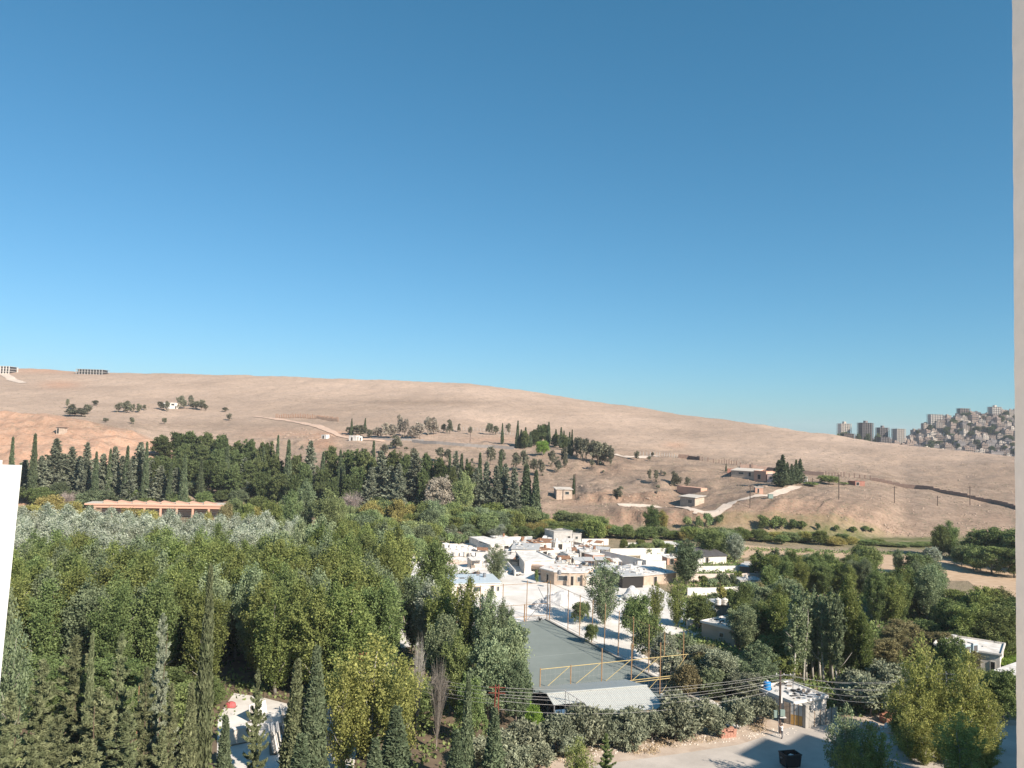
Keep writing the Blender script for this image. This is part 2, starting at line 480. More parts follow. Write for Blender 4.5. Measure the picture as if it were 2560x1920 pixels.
# ------------------------------------------------------------------ tree library
def leaf_cloud(name, pos, axis, size, aspect, outward, rng, clump_tint, m, spread=0.9):
    """one mesh of leaf-sized quads: pos (n,3), axis (n,3) long axis, outward (n,3)"""
    n = len(pos)
    nrm = outward * 0.9 + rng.normal(0, spread, (n, 3)); nrm[:, 2] += 0.25
    ax = axis + rng.normal(0, 0.55, (n, 3))
    ax /= np.linalg.norm(ax, axis=1, keepdims=True) + 1e-6
    nrm -= ax * np.sum(nrm * ax, 1, keepdims=True)
    nrm /= np.linalg.norm(nrm, axis=1, keepdims=True) + 1e-6
    sd = np.cross(ax, nrm)
    s = (size * rng.uniform(0.65, 1.35, n))[:, None]
    a = ax * s * aspect; b = sd * s
    v = np.stack([pos - a * .5, pos + b * .5, pos + a * .55, pos - b * .5], 1).reshape(-1, 3)
    me = bpy.data.meshes.new(name)
    me.vertices.add(4 * n); me.vertices.foreach_set('co', v.astype(np.float32).ravel())
    me.loops.add(4 * n); me.loops.foreach_set('vertex_index', np.arange(4 * n, dtype=np.int32))
    me.polygons.add(n); me.polygons.foreach_set('loop_start', np.arange(0, 4 * n, 4, dtype=np.int32))
    me.update()
    t = me.attributes.new('tint', 'FLOAT', 'FACE')
    t.data.foreach_set('value', np.clip(clump_tint * 0.6 + rng.uniform(0, 1, n) * 0.4, 0, 1).astype(np.float32))
    me.materials.append(m)
    return me

def clumps_to_leaves(name, C, R, D, k, size, aspect, rng, m, h, stretch=(1, 1, 1), spread=0.9, axis_mode='branch'):
    C = np.array(C); R = np.array(R); D = np.array(D)
    n = len(C) * k
    ci = np.repeat(np.arange(len(C)), k)
    g = rng.normal(0, 0.5, (n, 3)) * np.array(stretch)
    pos = C[ci] + g * R[ci][:, None]
    out = g / (np.linalg.norm(g, axis=1, keepdims=True) + 1e-6) * 0.6
    rad = C[ci].copy(); rad[:, 2] = (rad[:, 2] - h * 0.4) * 0.4
    out += rad / (np.linalg.norm(rad, axis=1, keepdims=True) + 1e-6) * 0.7
    tint = rng.uniform(0, 1, len(C))[ci]
    ax = D[ci] if axis_mode == 'branch' else rng.normal(0, 1, (n, 3))
    return leaf_cloud(name, pos, ax, size, aspect, out, rng, tint, m, spread)

BARK = mat('bark_brown', (.16, .115, .08), .9, .45, 3.0, bump=.3)
BARKW = mat('bark_pale', (.50, .46, .40), .9, .4, 2.0, bump=.2)
BARKG = mat('bark_grey', (.27, .235, .20), .9, .4, 3.0)
L_POP = leaf_mat('poplar_leaf', (.05, .072, .02), (.185, .205, .062), .3, .03, .25)
L_YEL = leaf_mat('yellowing_poplar_leaf', (.09, .105, .025), (.30, .295, .09), .35, .010, .15)
L_SIL = leaf_mat('silver_poplar_leaf', (.05, .075, .03), (.34, .36, .30), .2, .02, .2)
L_DPO = leaf_mat('dark_poplar_leaf', (.048, .072, .024), (.168, .20, .072), .28, .03, .25)
L_GPO = leaf_mat('greyish_poplar_leaf', (.055, .075, .04), (.20, .235, .13), .28, .03, .25)
L_CYP = leaf_mat('cypress_leaf', (.035, .052, .028), (.105, .125, .07), .1, .02, .2)
L_GCY = leaf_mat('grey_cypress_leaf', (.055, .068, .045), (.19, .20, .145), .1, .02, .2)
L_OCY = leaf_mat('olive_cypress_leaf', (.036, .046, .02), (.152, .162, .085), .12, .02, .2)
L_PIN = leaf_mat('pine_needle', (.026, .038, .014), (.098, .115, .046), .12, .03, .25)
L_WIL = leaf_mat('willow_leaf', (.065, .09, .035), (.21, .245, .105), .25, .04, .28)
L_OLI = leaf_mat('olive_leaf', (.06, .07, .045), (.215, .225, .155), .15, .02, .2)
L_BRN = leaf_mat('browning_leaf', (.07, .062, .028), (.195, .17, .085), .25, .04, .25)
L_MUS = leaf_mat('mustard_leaf', (.11, .095, .025), (.27, .235, .08), .2, .03, .2)
L_LIM = leaf_mat('bright_green_leaf', (.06, .10, .015), (.21, .28, .05), .35, .02, .2)
L_GRY = leaf_mat('dusty_dead_leaf', (.12, .10, .08), (.27, .235, .195), .1, .02, .2)
L_HIL = leaf_mat('hill_tree_leaf', (.055, .055, .038), (.15, .145, .10), .15, .03, .25)

def trunk_mesh(name, h, r, rng, m, limbs=0, spread=0.3, lean=0.01, top=0.95):
    mb = MB()
    pts = [(0, 0, -0.3)]; rad = [r * 1.25]
    x = y = 0.0
    for i in range(1, 6):
        x += rng.normal(0, lean * h); y += rng.normal(0, lean * h)
        pts.append((x, y, h * top * i / 5)); rad.append(max(r * (1 - i / 5.3), r * .12))
    mb.tube(pts, rad, 6)
    for i in range(limbs):
        t = rng.uniform(.2, .75); z = h * top * t; a = rng.uniform(0, 6.28); L = h * spread * (1.1 - t * .6)
        p0 = Vector((x * t, y * t, z)); p1 = p0 + Vector((math.cos(a) * L, math.sin(a) * L, L * rng.uniform(.5, 1.4)))
        pm = (p0 + p1) / 2 + Vector((0, 0, -L * .08))
        mb.tube([p0, pm, p1], [r * .42 * (1 - t * .5), r * .25, r * .06], 4)
    return mb.mesh(name, m, smooth=True)

LIB = {}   # kind -> list of (crown mesh, trunk mesh, height, width)

def poplar(kind, seeds, h, w, nb, k, size, m, bark, bare=.14, up=1.7, gap=.0, top_pow=.75, limbs=7, rad=.12):
    LIB[kind] = []
    for sd in seeds:
        rng = np.random.default_rng(sd)
        C, R, D = [], [], []
        tops = [(0, 0, 1.0)] + [(rng.normal(0, w * .16), rng.normal(0, w * .16), rng.uniform(.72, .95)) for _ in range(3)]
        for i in range(nb):
            tx, ty, th = tops[rng.integers(0, len(tops))]
            t = bare + (1 - bare) * (i + rng.uniform()) / nb
            if t > th: t = rng.uniform(bare, th)
            prof = (math.sin(math.pi * min(1, (t - bare) / (1 - bare) * .86 + .14)) ** top_pow) * w * .5 * rng.uniform(.6, 1.12)
            a = rng.uniform(0, 6.283)
            d = np.array([math.cos(a), math.sin(a), up]); d /= np.linalg.norm(d)
            z0 = t * h - prof * .75
            nc = max(2, int(2 + prof * 1.3))
            for q in range(nc):
                f = (q + rng.uniform(.3, 1)) / nc
                p = np.array([tx * t + math.cos(a) * prof * f, ty * t + math.sin(a) * prof * f, z0 + prof * f * up * .75])
                p[2] = min(p[2], h * th + .2)
                C.append(p); R.append(rng.uniform(.6, 1.1) * w * rad); D.append(d)
        cm = clumps_to_leaves(kind + '_crown', C, R, D, k, size, 1.25, rng, m, h, (1, 1, 1.5))
        LIB[kind].append((cm, trunk_mesh(kind + '_trunk', h * .93, h * .011 + .05, rng, bark, limbs, .18), h, w))

def conifer(kind, seeds, h, w, nb, k, size, m, bark, prof_pow=.8, droop=-.1, bare=.05, aspect=2.6, rag=.25, clump=.07, tipup=.35, belly=.15, seg=.12):
    LIB[kind] = []
    for sd in seeds:
        rng = np.random.default_rng(sd)
        C, R, D = [], [], []
        for i in range(nb):
            t = bare + (1 - bare) * ((i + rng.uniform()) / nb) ** .92
            tt = (t - bare) / (1 - bare)
            pr = min(1, tt / belly) ** .5 * (1 - tt) ** prof_pow if belly > 0 else (1 - tt) ** prof_pow
            L = (pr * w * .5 + .12) * rng.uniform(1 - rag * 1.6, 1 + rag)
            a = i * 2.39996 + rng.normal(0, .3)
            nc = max(2, int(1.5 + L / (w * seg)))
            for q in range(nc):
                f = (q + rng.uniform(.2, 1.0)) / nc
                z = t * h + L * (droop * f + tipup * f * f) + rng.normal(0, .06)
                C.append((math.cos(a) * L * f, math.sin(a) * L * f, min(z, h)))
                R.append(w * clump * rng.uniform(.7, 1.25) * (0.55 + .6 * (1 - tt)))
                dd = np.array([math.cos(a), math.sin(a), droop + 2 * tipup * f]); D.append(dd / np.linalg.norm(dd))
        cm = clumps_to_leaves(kind + '_crown', C, R, D, k, size, aspect, rng, m, h, (1, 1, .8), .8)
        LIB[kind].append((cm, trunk_mesh(kind + '_trunk', h * .95, h * .012 + .04, rng, bark, 0), h, w))

def column(kind, seeds, h, w, nb, k, size, m, bark):
    LIB[kind] = []
    for sd in seeds:
        rng = np.random.default_rng(sd)
        C, R, D = [], [], []
        ph = rng.uniform(0, 6.28)
        for i in range(nb):
            t = .03 + .97 * rng.uniform() ** .95
            pr = min(1, t / .12) ** .6 * max(0.02, 1 - max(0, (t - .22) / .78) ** 1.15)
            a = rng.uniform(0, 6.283)
            L = (pr * w * .5) * (.62 + .38 * vnoise(np.array([a * 1.2 + ph]), np.array([t * 9.0]), sd)[0]) * math.sqrt(rng.uniform(.35, 1))
            C.append((math.cos(a) * L, math.sin(a) * L, t * h)); R.append(w * .12 * rng.uniform(.7, 1.2) * (.5 + .5 * pr))
            D.append((math.cos(a) * .25, math.sin(a) * .25, 1))
        cm = clumps_to_leaves(kind + '_crown', C, R, D, k, size, 2.4, rng, m, h, (1, 1, 2.0), .7)
        LIB[kind].append((cm, trunk_mesh(kind + '_trunk', h * .9, h * .01 + .04, rng, bark, 0), h, w))

def dome(kind, seeds, h, w, nb, k, size, m, bark, bare=.25, flat_=.8, clump=.13, aspect=1.3, limbs=6, hang=0.0, lobes=6, lo=.28):
    LIB[kind] = []
    for sd in seeds:
        rng = np.random.default_rng(sd)
        C, R, D = [], [], []
        LB = []
        for i in range(lobes):
            a = i * 2.4 + rng.normal(0, .4); r = w * .26 * rng.uniform(.4, 1.15)
            LB.append((math.cos(a) * r, math.sin(a) * r, h * (bare + (1 - bare) * rng.uniform(lo, .72)), w * .27 * rng.uniform(.75, 1.2)))
        LB.append((0, 0, h * (bare + (1 - bare) * .62), w * .3))
        for i in range(nb):
            lx, ly, lz, lr = LB[rng.integers(0, len(LB))]
            d = rng.normal(0, 1, 3); d /= np.linalg.norm(d)
            if d[2] < -.45: d[2] *= -1
            f = rng.uniform(.35, 1.05) ** .5
            vz = (1 - bare) * h * .34
            p = np.array([lx + d[0] * lr * f, ly + d[1] * lr * f, lz + d[2] * vz * f * flat_])
            p[2] = min(max(p[2], h * bare * .55), h)
            C.append(p); R.append(w * clump * rng.uniform(.6, 1.2)); D.append(d + np.array([0, 0, -hang]))
        cm = clumps_to_leaves(kind + '_crown', C, R, D, k, size, aspect, rng, m, h, (1, 1, .75 + hang * .6))
        LIB[kind].append((cm, trunk_mesh(kind + '_trunk', h * .7, h * .016 + .05, rng, bark, limbs, .33, .02), h, w))

def bare_tree(kind, seeds, h, w, m, n=260):
    LIB[kind] = []
    for sd in seeds:
        rng = np.random.default_rng(sd)
        mb = MB()
        for i in range(n):
            a = rng.uniform(0, 6.283); t = rng.uniform(.1, .55); L = w * .5 * rng.uniform(.35, 1.05)
            p0 = Vector((math.cos(a) * L * .12, math.sin(a) * L * .12, h * t)); p1 = Vector((math.cos(a) * L * .6, math.sin(a) * L * .6, h * (t + (1 - t) * .55 * rng.uniform(.6, 1.0))))
            z1 = h * (t + (1 - t) * rng.uniform(.55, 1.0)) * (1 - .25 * (L / (w * .5)) ** 2)
            p2 = Vector((math.cos(a + rng.normal(0, .2)) * L, math.sin(a + rng.normal(0, .2)) * L, z1))
            mb.tube([p0, p1, p2], [h * .005, h * .0035, h * .0015], 3, cap=False)
        LIB[kind].append((mb.mesh(kind + '_crown', m), trunk_mesh(kind + '_trunk', h * .6, h * .02, rng, m, 4, .3), h, w))

# far and middle distance
column('cypress', (1, 2, 3), 18, 3.0, 900, 14, .31, L_CYP, BARK)
conifer('fluffy_cypress', (11, 12, 13, 14), 20, 7.5, 150, 28, .30, L_GCY, BARK, .78, -.1, .04, 2.2, .38, .07, .35, .12)
dome('pine', (21, 22, 23, 24), 14, 8.5, 280, 48, .31, L_PIN, BARK, .02, 1.1, .10, 1.8, 6, 0, 12, .12)
dome('willow', (31, 32, 33, 34), 8, 8.5, 260, 58, .25, L_WIL, BARKG, .08, .95, .11, 1.5, 5, .35, 7)
dome('hill_tree', (41, 42, 43, 44), 8, 5.4, 120, 26, .34, L_HIL, BARK, .03, 1.1, .11, 1.5, 6, 0, 6, .15)
poplar('poplar', (51, 52, 53, 54, 55, 56), 16, 5.6, 160, 40, .205, L_POP, BARKW, .16)
poplar('slim_poplar', (61, 62, 63), 15, 2.6, 100, 24, .225, L_GPO, BARKW, .22, 2.6, limbs=3)
dome('shrub', (71, 72, 73), 2.6, 3.4, 60, 26, .22, L_WIL, BARKG, .02, .95, .14, 1.3, 3, .1, 4)
bare_tree('bare_tree', (81, 82), 10, 9.0, mat('dry_twig', (.33, .27, .24), .9))
# close by
poplar('near_poplar', (91, 92, 93), 14, 7.0, 105, 21, .215, L_YEL, BARKW, .12, 1.8, top_pow=.7, limbs=18, rad=.085)
conifer('near_conifer', (101, 102, 103, 104), 15, 6.4, 96, 34, .17, L_OCY, BARK, .85, -.35, .03, 3.4, .55, .034, .5, .1, .055)
column('near_cypress', (111, 112), 18, 3.0, 1500, 16, .24, L_OCY, BARK)
dome('olive', (121, 122, 123), 4.2, 4.6, 240, 44, .16, L_OLI, BARKG, .04, 1.0, .10, 2.2, 6, .15, 9, .15)
dome('broad_tree', (131, 132, 133), 11, 8.0, 330, 58, .215, L_GPO, BARKG, .08, 1.0, .085, 1.3, 8, .1, 12, .18)

TREES = []
NAMES = dict(cypress='cypress_tree', fluffy_cypress='conifer_tree', pine='pine_tree', willow='willow_tree', hill_tree='hillside_tree', poplar='poplar_tree', slim_poplar='slim_poplar_tree', shrub='shrub',
             bare_tree='bare_tree', near_poplar='poplar_tree', near_conifer='conifer_tree', near_cypress='cypress_tree', olive='olive_tree', broad_tree='broadleaf_tree')
CATS = dict(cypress='cypress', fluffy_cypress='conifer', pine='pine', willow='willow', hill_tree='tree', poplar='poplar', slim_poplar='poplar', shrub='shrub', bare_tree='bare tree', near_poplar='poplar', near_conifer='conifer',
            near_cypress='cypress', olive='olive tree', broad_tree='tree')
_trng = random.Random(5)
def plant(kind, X, Y, height, width=None, desc='', place='', leaf=None, single=None, variant=None, name=None):
    """a tree of its own: an Empty at the foot with trunk and crown"""
    cm, tm, h, w = LIB[kind][variant if variant is not None else _trng.randrange(len(LIB[kind]))]
    sz = height / h
    sx = (width / w) if width else sz * _trng.uniform(.88, 1.14)
    root = empty(name or NAMES[kind], (X, Y, gz(X, Y) - .05), _trng.uniform(0, 6.283))
    root.scale = (sx, sx * _trng.uniform(.92, 1.08), sz)
    t = bpy.data.objects.new('trunk', tm); COL.objects.link(t); t.parent = root
    c = bpy.data.objects.new('crown', cm); COL.objects.link(c); c.parent = root
    if leaf is not None:
        c.material_slots[0].link = 'OBJECT'; c.material_slots[0].material = leaf
    root['category'] = CATS[kind]
    if single:
        root['label'] = single
    TREES.append((root, desc, place, single))
    return root

def tree(kind, x, ytop, ybase=None, D=None, w=None, **kw):
    """a tree measured in the photograph: column, top row, and either the row of its foot or its distance"""
    if D is None:
        p = ground(x, ybase); D = p.y; X = p.x
    else:
        p = at(x, (ytop + 1300) / 2, D); X = p.x
    zt = at(x, ytop, D).z
    hgt = max(zt - gz(X, D), 1.2)
    return plant(kind, X, D, hgt, (w * D / FOC) if w else None, **kw)

ORD = ['first', 'second', 'third', 'fourth', 'fifth', 'sixth', 'seventh', 'eighth', 'ninth', 'tenth', 'eleventh', 'twelfth', 'thirteenth', 'fourteenth', 'fifteenth', 'sixteenth', 'seventeenth', 'eighteenth', 'nineteenth', 'twentieth',
       'twenty-first', 'twenty-second', 'twenty-third', 'twenty-fourth']
def label_trees():
    cl = {}
    for root, desc, place, single in TREES:
        if not single:
            cl.setdefault((desc, place), []).append(root)
    for (desc, place), rs in cl.items():
        rs.sort(key=lambda r: r.location.x / r.location.y)
        for i, r in enumerate(rs):
            if len(rs) == 1:
                r['label'] = desc + ' ' + place
            elif len(rs) <= 24:
                r['label'] = '%s %s from the left %s' % (ORD[i], desc, place)
            else:
                r['label'] = desc + ' ' + place
            if len(rs) > 1:
                r['group'] = desc + ' trees ' + place if 'tree' not in desc and 'shrub' not in desc else desc + ' ' + place

# ------------------------------------------------------------------ ground sheets: yard, road, court, fields, tracks
def sheet(name, label, px, z, m, step=None):
    pts = [flat(x, y, z) for x, y in px]
    me_ = bpy.data.meshes.new(name)
    me_.from_pydata([tuple(p) for p in pts], [], [tuple(range(len(pts)))])
    if me_.polygons[0].normal.z < 0:
        me_.flip_normals()
    me_.materials.append(m)
    o = link(name, me_); tag(o, label, kind='structure'); return o

M_DUST = mat('white_marble_dust', (.80, .77, .73), .95, .0, .16, (.54, .49, .43), .15, coord='World', detail=8)
M_ROAD = mat('dusty_asphalt', (.54, .48, .42), .9, 0, .25, (.40, .355, .31), .1, coord='World', detail=8)
M_SAND = mat('sandy_verge', (.56, .46, .37), .95, 0, .6, (.40, .31, .24), .35, coord='World', detail=8)
M_COURT = mat('green_grey_court', (.235, .262, .24), .85, 0, .11, (.175, .20, .182), .03, coord='World', detail=8)
M_FIELD = mat('dry_field', (.55, .40, .27), .95, 0, .35, (.40, .27, .17), .3, coord='World', detail=8)
M_LAWN = mat('lawn', (.17, .22, .05), .95, 0, .8, (.11, .15, .035), .3, coord='World')
M_EARTH = mat('shaded_earth', (.20, .145, .10), .95, 0, .5, (.11, .085, .055), .3, coord='World', detail=8)  # darker brown than the open soil
M_TRACK = mat('pale_track', (.62, .52, .43), .95, 0, .5, (.50, .40, .32), .2, coord='World')
M_KERB = mat('old_concrete', (.42, .39, .35), .9, .35, 1.2, bump=.2)

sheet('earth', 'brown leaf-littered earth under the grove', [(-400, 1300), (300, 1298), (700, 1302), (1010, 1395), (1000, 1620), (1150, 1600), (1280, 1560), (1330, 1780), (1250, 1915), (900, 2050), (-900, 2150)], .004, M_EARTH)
sheet('stone_yard', 'white dusty ground of the stone yard', [(1000, 1400), (1100, 1368), (1190, 1353), (1300, 1347), (1400, 1347), (1478, 1357), (1515, 1395), (1600, 1440), (1700, 1500), (1800, 1560), (1800, 1585), (1690, 1600), (1600, 1630), (1720, 1712),
       (1800, 1762), (1880, 1795), (1850, 1832), (1700, 1742), (1560, 1664), (1459, 1606), (1366, 1554), (1290, 1566), (1150, 1600), (1000, 1620)], .010, M_DUST)
sheet('slab_yard', 'white ground of the marble slab yard in the foreground', [(585, 1733), (650, 1742), (745, 1766), (900, 1800), (880, 1960), (540, 1960), (545, 1790)], .012, M_DUST)
sheet('verge', 'sandy verge along the road', [(880, 1990), (1250, 1915), (1560, 1868), (1780, 1834), (1930, 1798), (2100, 1795), (2300, 1772), (2420, 1800), (2700, 1800), (2900, 2010)], .014, M_SAND)
sheet('road', 'pale dusty road', [(1000, 2010), (1300, 1945), (1546, 1905), (1700, 1884), (1850, 1861), (1925, 1836), (1985, 1814), (2070, 1806), (2200, 1812), (2330, 1808), (2560, 1815), (2760, 2010)], .022, M_ROAD)
sheet('field', 'dry orange-brown field beyond the plantations', [(1840, 1360), (1990, 1374), (2130, 1380), (2340, 1396), (2560, 1412), (2800, 1440), (2800, 1520), (2480, 1500), (2420, 1452), (2200, 1450), (2170, 1400), (2060, 1400), (1900, 1386), (1840, 1400)], .010, M_FIELD)
sheet('lawn', 'small bright lawn between the poplars', [(2162, 1449), (2204, 1446), (2196, 1502), (2148, 1506)], .014, M_LAWN)
sheet('garden', 'ochre garden soil below the pinkish wall', [(1730, 1456), (1930, 1453), (1940, 1490), (1735, 1490)], .014, M_FIELD)

def drape(name, label, px, width, m, lift=.3):
    P = [ground(x, y) for x, y in px]
    pts = []
    for a, b in zip(P[:-1], P[1:]):
        n = max(2, int((b - a).length / 2.5))
        pts += [a.lerp(b, i / n) for i in range(n)]
    pts.append(P[-1])
    mb = MB(); vs = []
    for i, p in enumerate(pts):
        t = (pts[min(i + 3, len(pts) - 1)] - pts[max(i - 3, 0)]); t.z = 0; t.normalize()
        s = Vector((t.y, -t.x, 0))
        w = width / 2 * random.uniform(.88, 1.1)
        for k in (-1, -.33, .33, 1):
            q = p + s * w * k
            vs.append((q.x, q.y, gz(q.x, q.y) + lift))
    fs = [(i * 4 + k, i * 4 + k + 1, i * 4 + k + 5, i * 4 + k + 4) for i in range(len(pts) - 1) for k in range(3)]
    mb.add(vs, fs)
    o = mb.build(name, m, smooth=True); tag(o, label, kind='structure'); return o
drape('hill_road', 'pale track climbing past the hill houses', [(1545, 1263), (1640, 1269), (1740, 1276), (1795, 1278), (1815, 1268), (1832, 1256), (1862, 1249), (1925, 1241), (1960, 1228), (1995, 1217)], 4.2, M_TRACK)
drape('hill_path', 'pale path at the end of the knoll', [(1535, 1136), (1570, 1142), (1605, 1144), (1640, 1140)], 5, M_TRACK)
drape('terrace_road', 'reddish earth road to the hill terrace', [(640, 1042), (720, 1052), (800, 1068), (840, 1085), (880, 1097), (960, 1104)], 6, mat('reddish_track', (.58, .42, .32), .95, 0, .5, (.48, .33, .24), .2, coord='World'))
drape('ridge_road', 'pale dirt ramp near the ridge buildings', [(8, 934), (30, 950), (58, 958)], 8, M_TRACK)

# sports court ------------------------------------------------------
CA, CB = flat(1700, 1729), flat(1367, 1551)
CU = (CB - CA).normalized(); CV = Vector((-CU.y, CU.x, 0)); CL = (CB - CA).length; CW = 23.0
def court(s, t, z=0.0):
    """s metres along the side fence from the front corner, t metres to the left of it"""
    p = CA + CU * s + CV * t
    return Vector((p.x, p.y, z))
mb = MB(); mb.add([court(-3.5, .25, .03), court(CL + .5, .25, .03), court(CL + .5, CW, .03), court(-3.5, CW, .03)], [(0, 1, 2, 3)])
if (court(0, 1) - court(0, 0)).cross(court(1, 0) - court(0, 0)).z > 0: pass
o = mb.build('sports_court', M_COURT); tag(o, 'green-grey sports court surface', kind='structure')
if o.data.polygons[0].normal.z < 0: o.data.flip_normals()
mb = MB()
M_LINE = mat('worn_white_line', (.36, .385, .36), .9)
for s0, s1, t0, t1 in ((1.0, 1.08, 1.5, 21.5), (CL - 1.2, CL - 1.12, 1.5, 21.5), (CL / 2, CL / 2 + .08, 1.5, 21.5), (1.0, CL - 1.12, 1.42, 1.5), (1.0, CL - 1.12, 21.5, 21.58)):
    mb.add([court(s0, t0, .036), court(s1, t0, .036), court(s1, t1, .036), court(s0, t1, .036)], [(0, 1, 2, 3)])
o = mb.build('court_markings', M_LINE); tag(o, 'faint worn lines on the sports court', kind='structure')
kr = empty('kerb', court(0, 0)); tag(kr, 'concrete kerb along the right side of the court', kind='structure')
kr.rotation_euler = (0, 0, math.atan2(CU.y, CU.x))
nk = 20
for i in range(nk):
    cube('kerb_stone', M_KERB, kr, -3.5 + (CL + 4) * i / nk + .02, -.22, -.05, -3.5 + (CL + 4) * (i + 1) / nk - .02, .20, .26 + random.uniform(-.01, .01))

# ------------------------------------------------------------------ building helpers
M_CREAM = mat('cream_plaster', (.78, .73, .67), .9, 0, .7, (.56, .50, .44), .08, detail=8)
M_WHITE = mat('white_plaster', (.78, .74, .69), .9, 0, .7, (.55, .50, .44), .08, detail=8)
M_STONEW = mat('beige_stone_wall', (.55, .44, .35), .9, 0, .9, (.38, .29, .22), .2, detail=8)
M_GREYW = mat('grey_concrete', (.45, .43, .40), .9, 0, .8, (.35, .33, .31), .15, detail=8)
M_PINKW = mat('pink_render', (.62, .37, .27), .9, 0, .6, (.52, .30, .21), .08, detail=8)
M_REDW = mat('red_brown_render', (.34, .16, .12), .9, .3, .8)
M_BROWNW = mat('brown_dry_stone', (.24, .165, .13), .95, 0, 1.5, (.15, .10, .08), .4)
M_DARK = mat('opening_shade', (.025, .022, .02), .6)  # near-black paint: shade of recesses on flat door leaves and shed walls
M_GLASS = mat('window_glass', (.05, .06, .065), .15, spec=.6)
M_WFRAME = mat('window_frame', (.50, .47, .42), .7)
M_BLUER = mat('pale_blue_metal_roof', (.62, .69, .72), .45, .1, 2.0, metal=.2)
M_GREYR = mat('grey_metal_roof', (.40, .40, .39), .6, 0, .8, (.52, .51, .49), .1)
M_RUST = mat('rusty_sheet', (.36, .19, .11), .85, .4, 2.0)
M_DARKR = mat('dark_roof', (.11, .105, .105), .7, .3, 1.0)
M_ROOFW = mat('whitewashed_roof', (.80, .77, .73), .9, 0, .7, (.50, .46, .41), .1)
M_MARBLE = mat('raw_marble', (.74, .72, .69), .7, 0, 1.4, (.52, .50, .48), .1)
M_WOOD = mat('weathered_wood', (.30, .24, .19), .9, .4, 3.0)
M_YEL = mat('yellow_paint', (.52, .40, .17), .55, .2, 2.0)
M_ORG = mat('rusty_orange_paint', (.38, .23, .12), .6, .3, 2.0)
M_STEEL = mat('dull_steel', (.28, .28, .29), .5, .2, 2.0, metal=.5)
M_BLACK = mat('black_metal', (.02, .02, .022), .5)
M_RUBBER = mat('tyre_rubber', (.02, .02, .02), .8)
M_BLUE = mat('blue_plastic', (.03, .22, .50), .4)
M_BLUEP = mat('faded_blue_panel', (.07, .14, .24), .6, .3, 1.0)
M_REDP = mat('red_paint', (.45, .05, .04), .5)
M_REDPOLE = mat('red_oxide_paint', (.30, .075, .055), .6, .3, 3.0)
M_CARW = mat('white_car_paint', (.75, .75, .74), .25, spec=.5)
M_GREEN = mat('green_enamel', (.24, .31, .27), .5)
M_BRICK = mat('red_brick', (.50, .26, .19), .9, .35, 4.0)
M_LIME = mat('limestone_block', (.62, .55, .47), .9, .25, 2.0, bump=.2)
M_POLE = mat('old_wood_pole', (.12, .085, .07), .9, .4, 3.0)
M_WIRE = mat('wire', (.42, .40, .38), .6)

def prism(name, m, parent, pts, z0, z1):
    n = len(pts); mb = MB()
    mb.add([(p[0], p[1], z0) for p in pts] + [(p[0], p[1], z1) for p in pts], [tuple(range(n - 1, -1, -1)), tuple(range(n, 2 * n))] + [(i, (i + 1) % n, n + (i + 1) % n, n + i) for i in range(n)])
    return mb.build(name, m, parent=parent)

def opening(parent, kind, a, b, f0, f1, z0, z1, frame=M_WFRAME, fill=None):
    """a door or window on the wall from a to b (local 2D), fractions f0..f1; a frame stands proud round a darker leaf"""
    d = (b - a); L = d.length; t = d / L; nrm = Vector((t.y, -t.x))
    ang = math.atan2(t.y, t.x)
    c = a + d * ((f0 + f1) / 2); w = L * (f1 - f0)
    leaf = link(kind, _unit(fill or (M_DARK if kind == 'door' else M_GLASS)), parent, (c.x + nrm.x * .03, c.y + nrm.y * .03, (z0 + z1) / 2), (0, 0, ang), (w, .10, z1 - z0))
    return leaf

def _unit(m):
    me_ = _CUBES.get(m.name)
    if me_ is None:
        b = .5; me_ = MB().box(-b, -b, -b, b, b, b).mesh('block_' + m.name, m); _CUBES[m.name] = me_
    return me_

def framed(parent, kind, a, b, f0, f1, z0, z1, fill=None, fm=M_WFRAME):
    leaf = opening(parent, kind, a, b, f0, f1, z0, z1, fill=fill)
    # frame pieces in the leaf's own (unit) space
    sx, sy, sz = leaf.scale
    fw, fh = .10 / sx, .10 / sz
    for (x, z, w, h) in ((0, .5, 1 + fw, fh), (0, -.5, 1 + fw, fh), (-.5, 0, fw, 1), (.5, 0, fw, 1)):
        link('frame', _unit(fm), leaf, (x, -.3, z), (0, 0, 0), (w, 1.0, h))
    return leaf

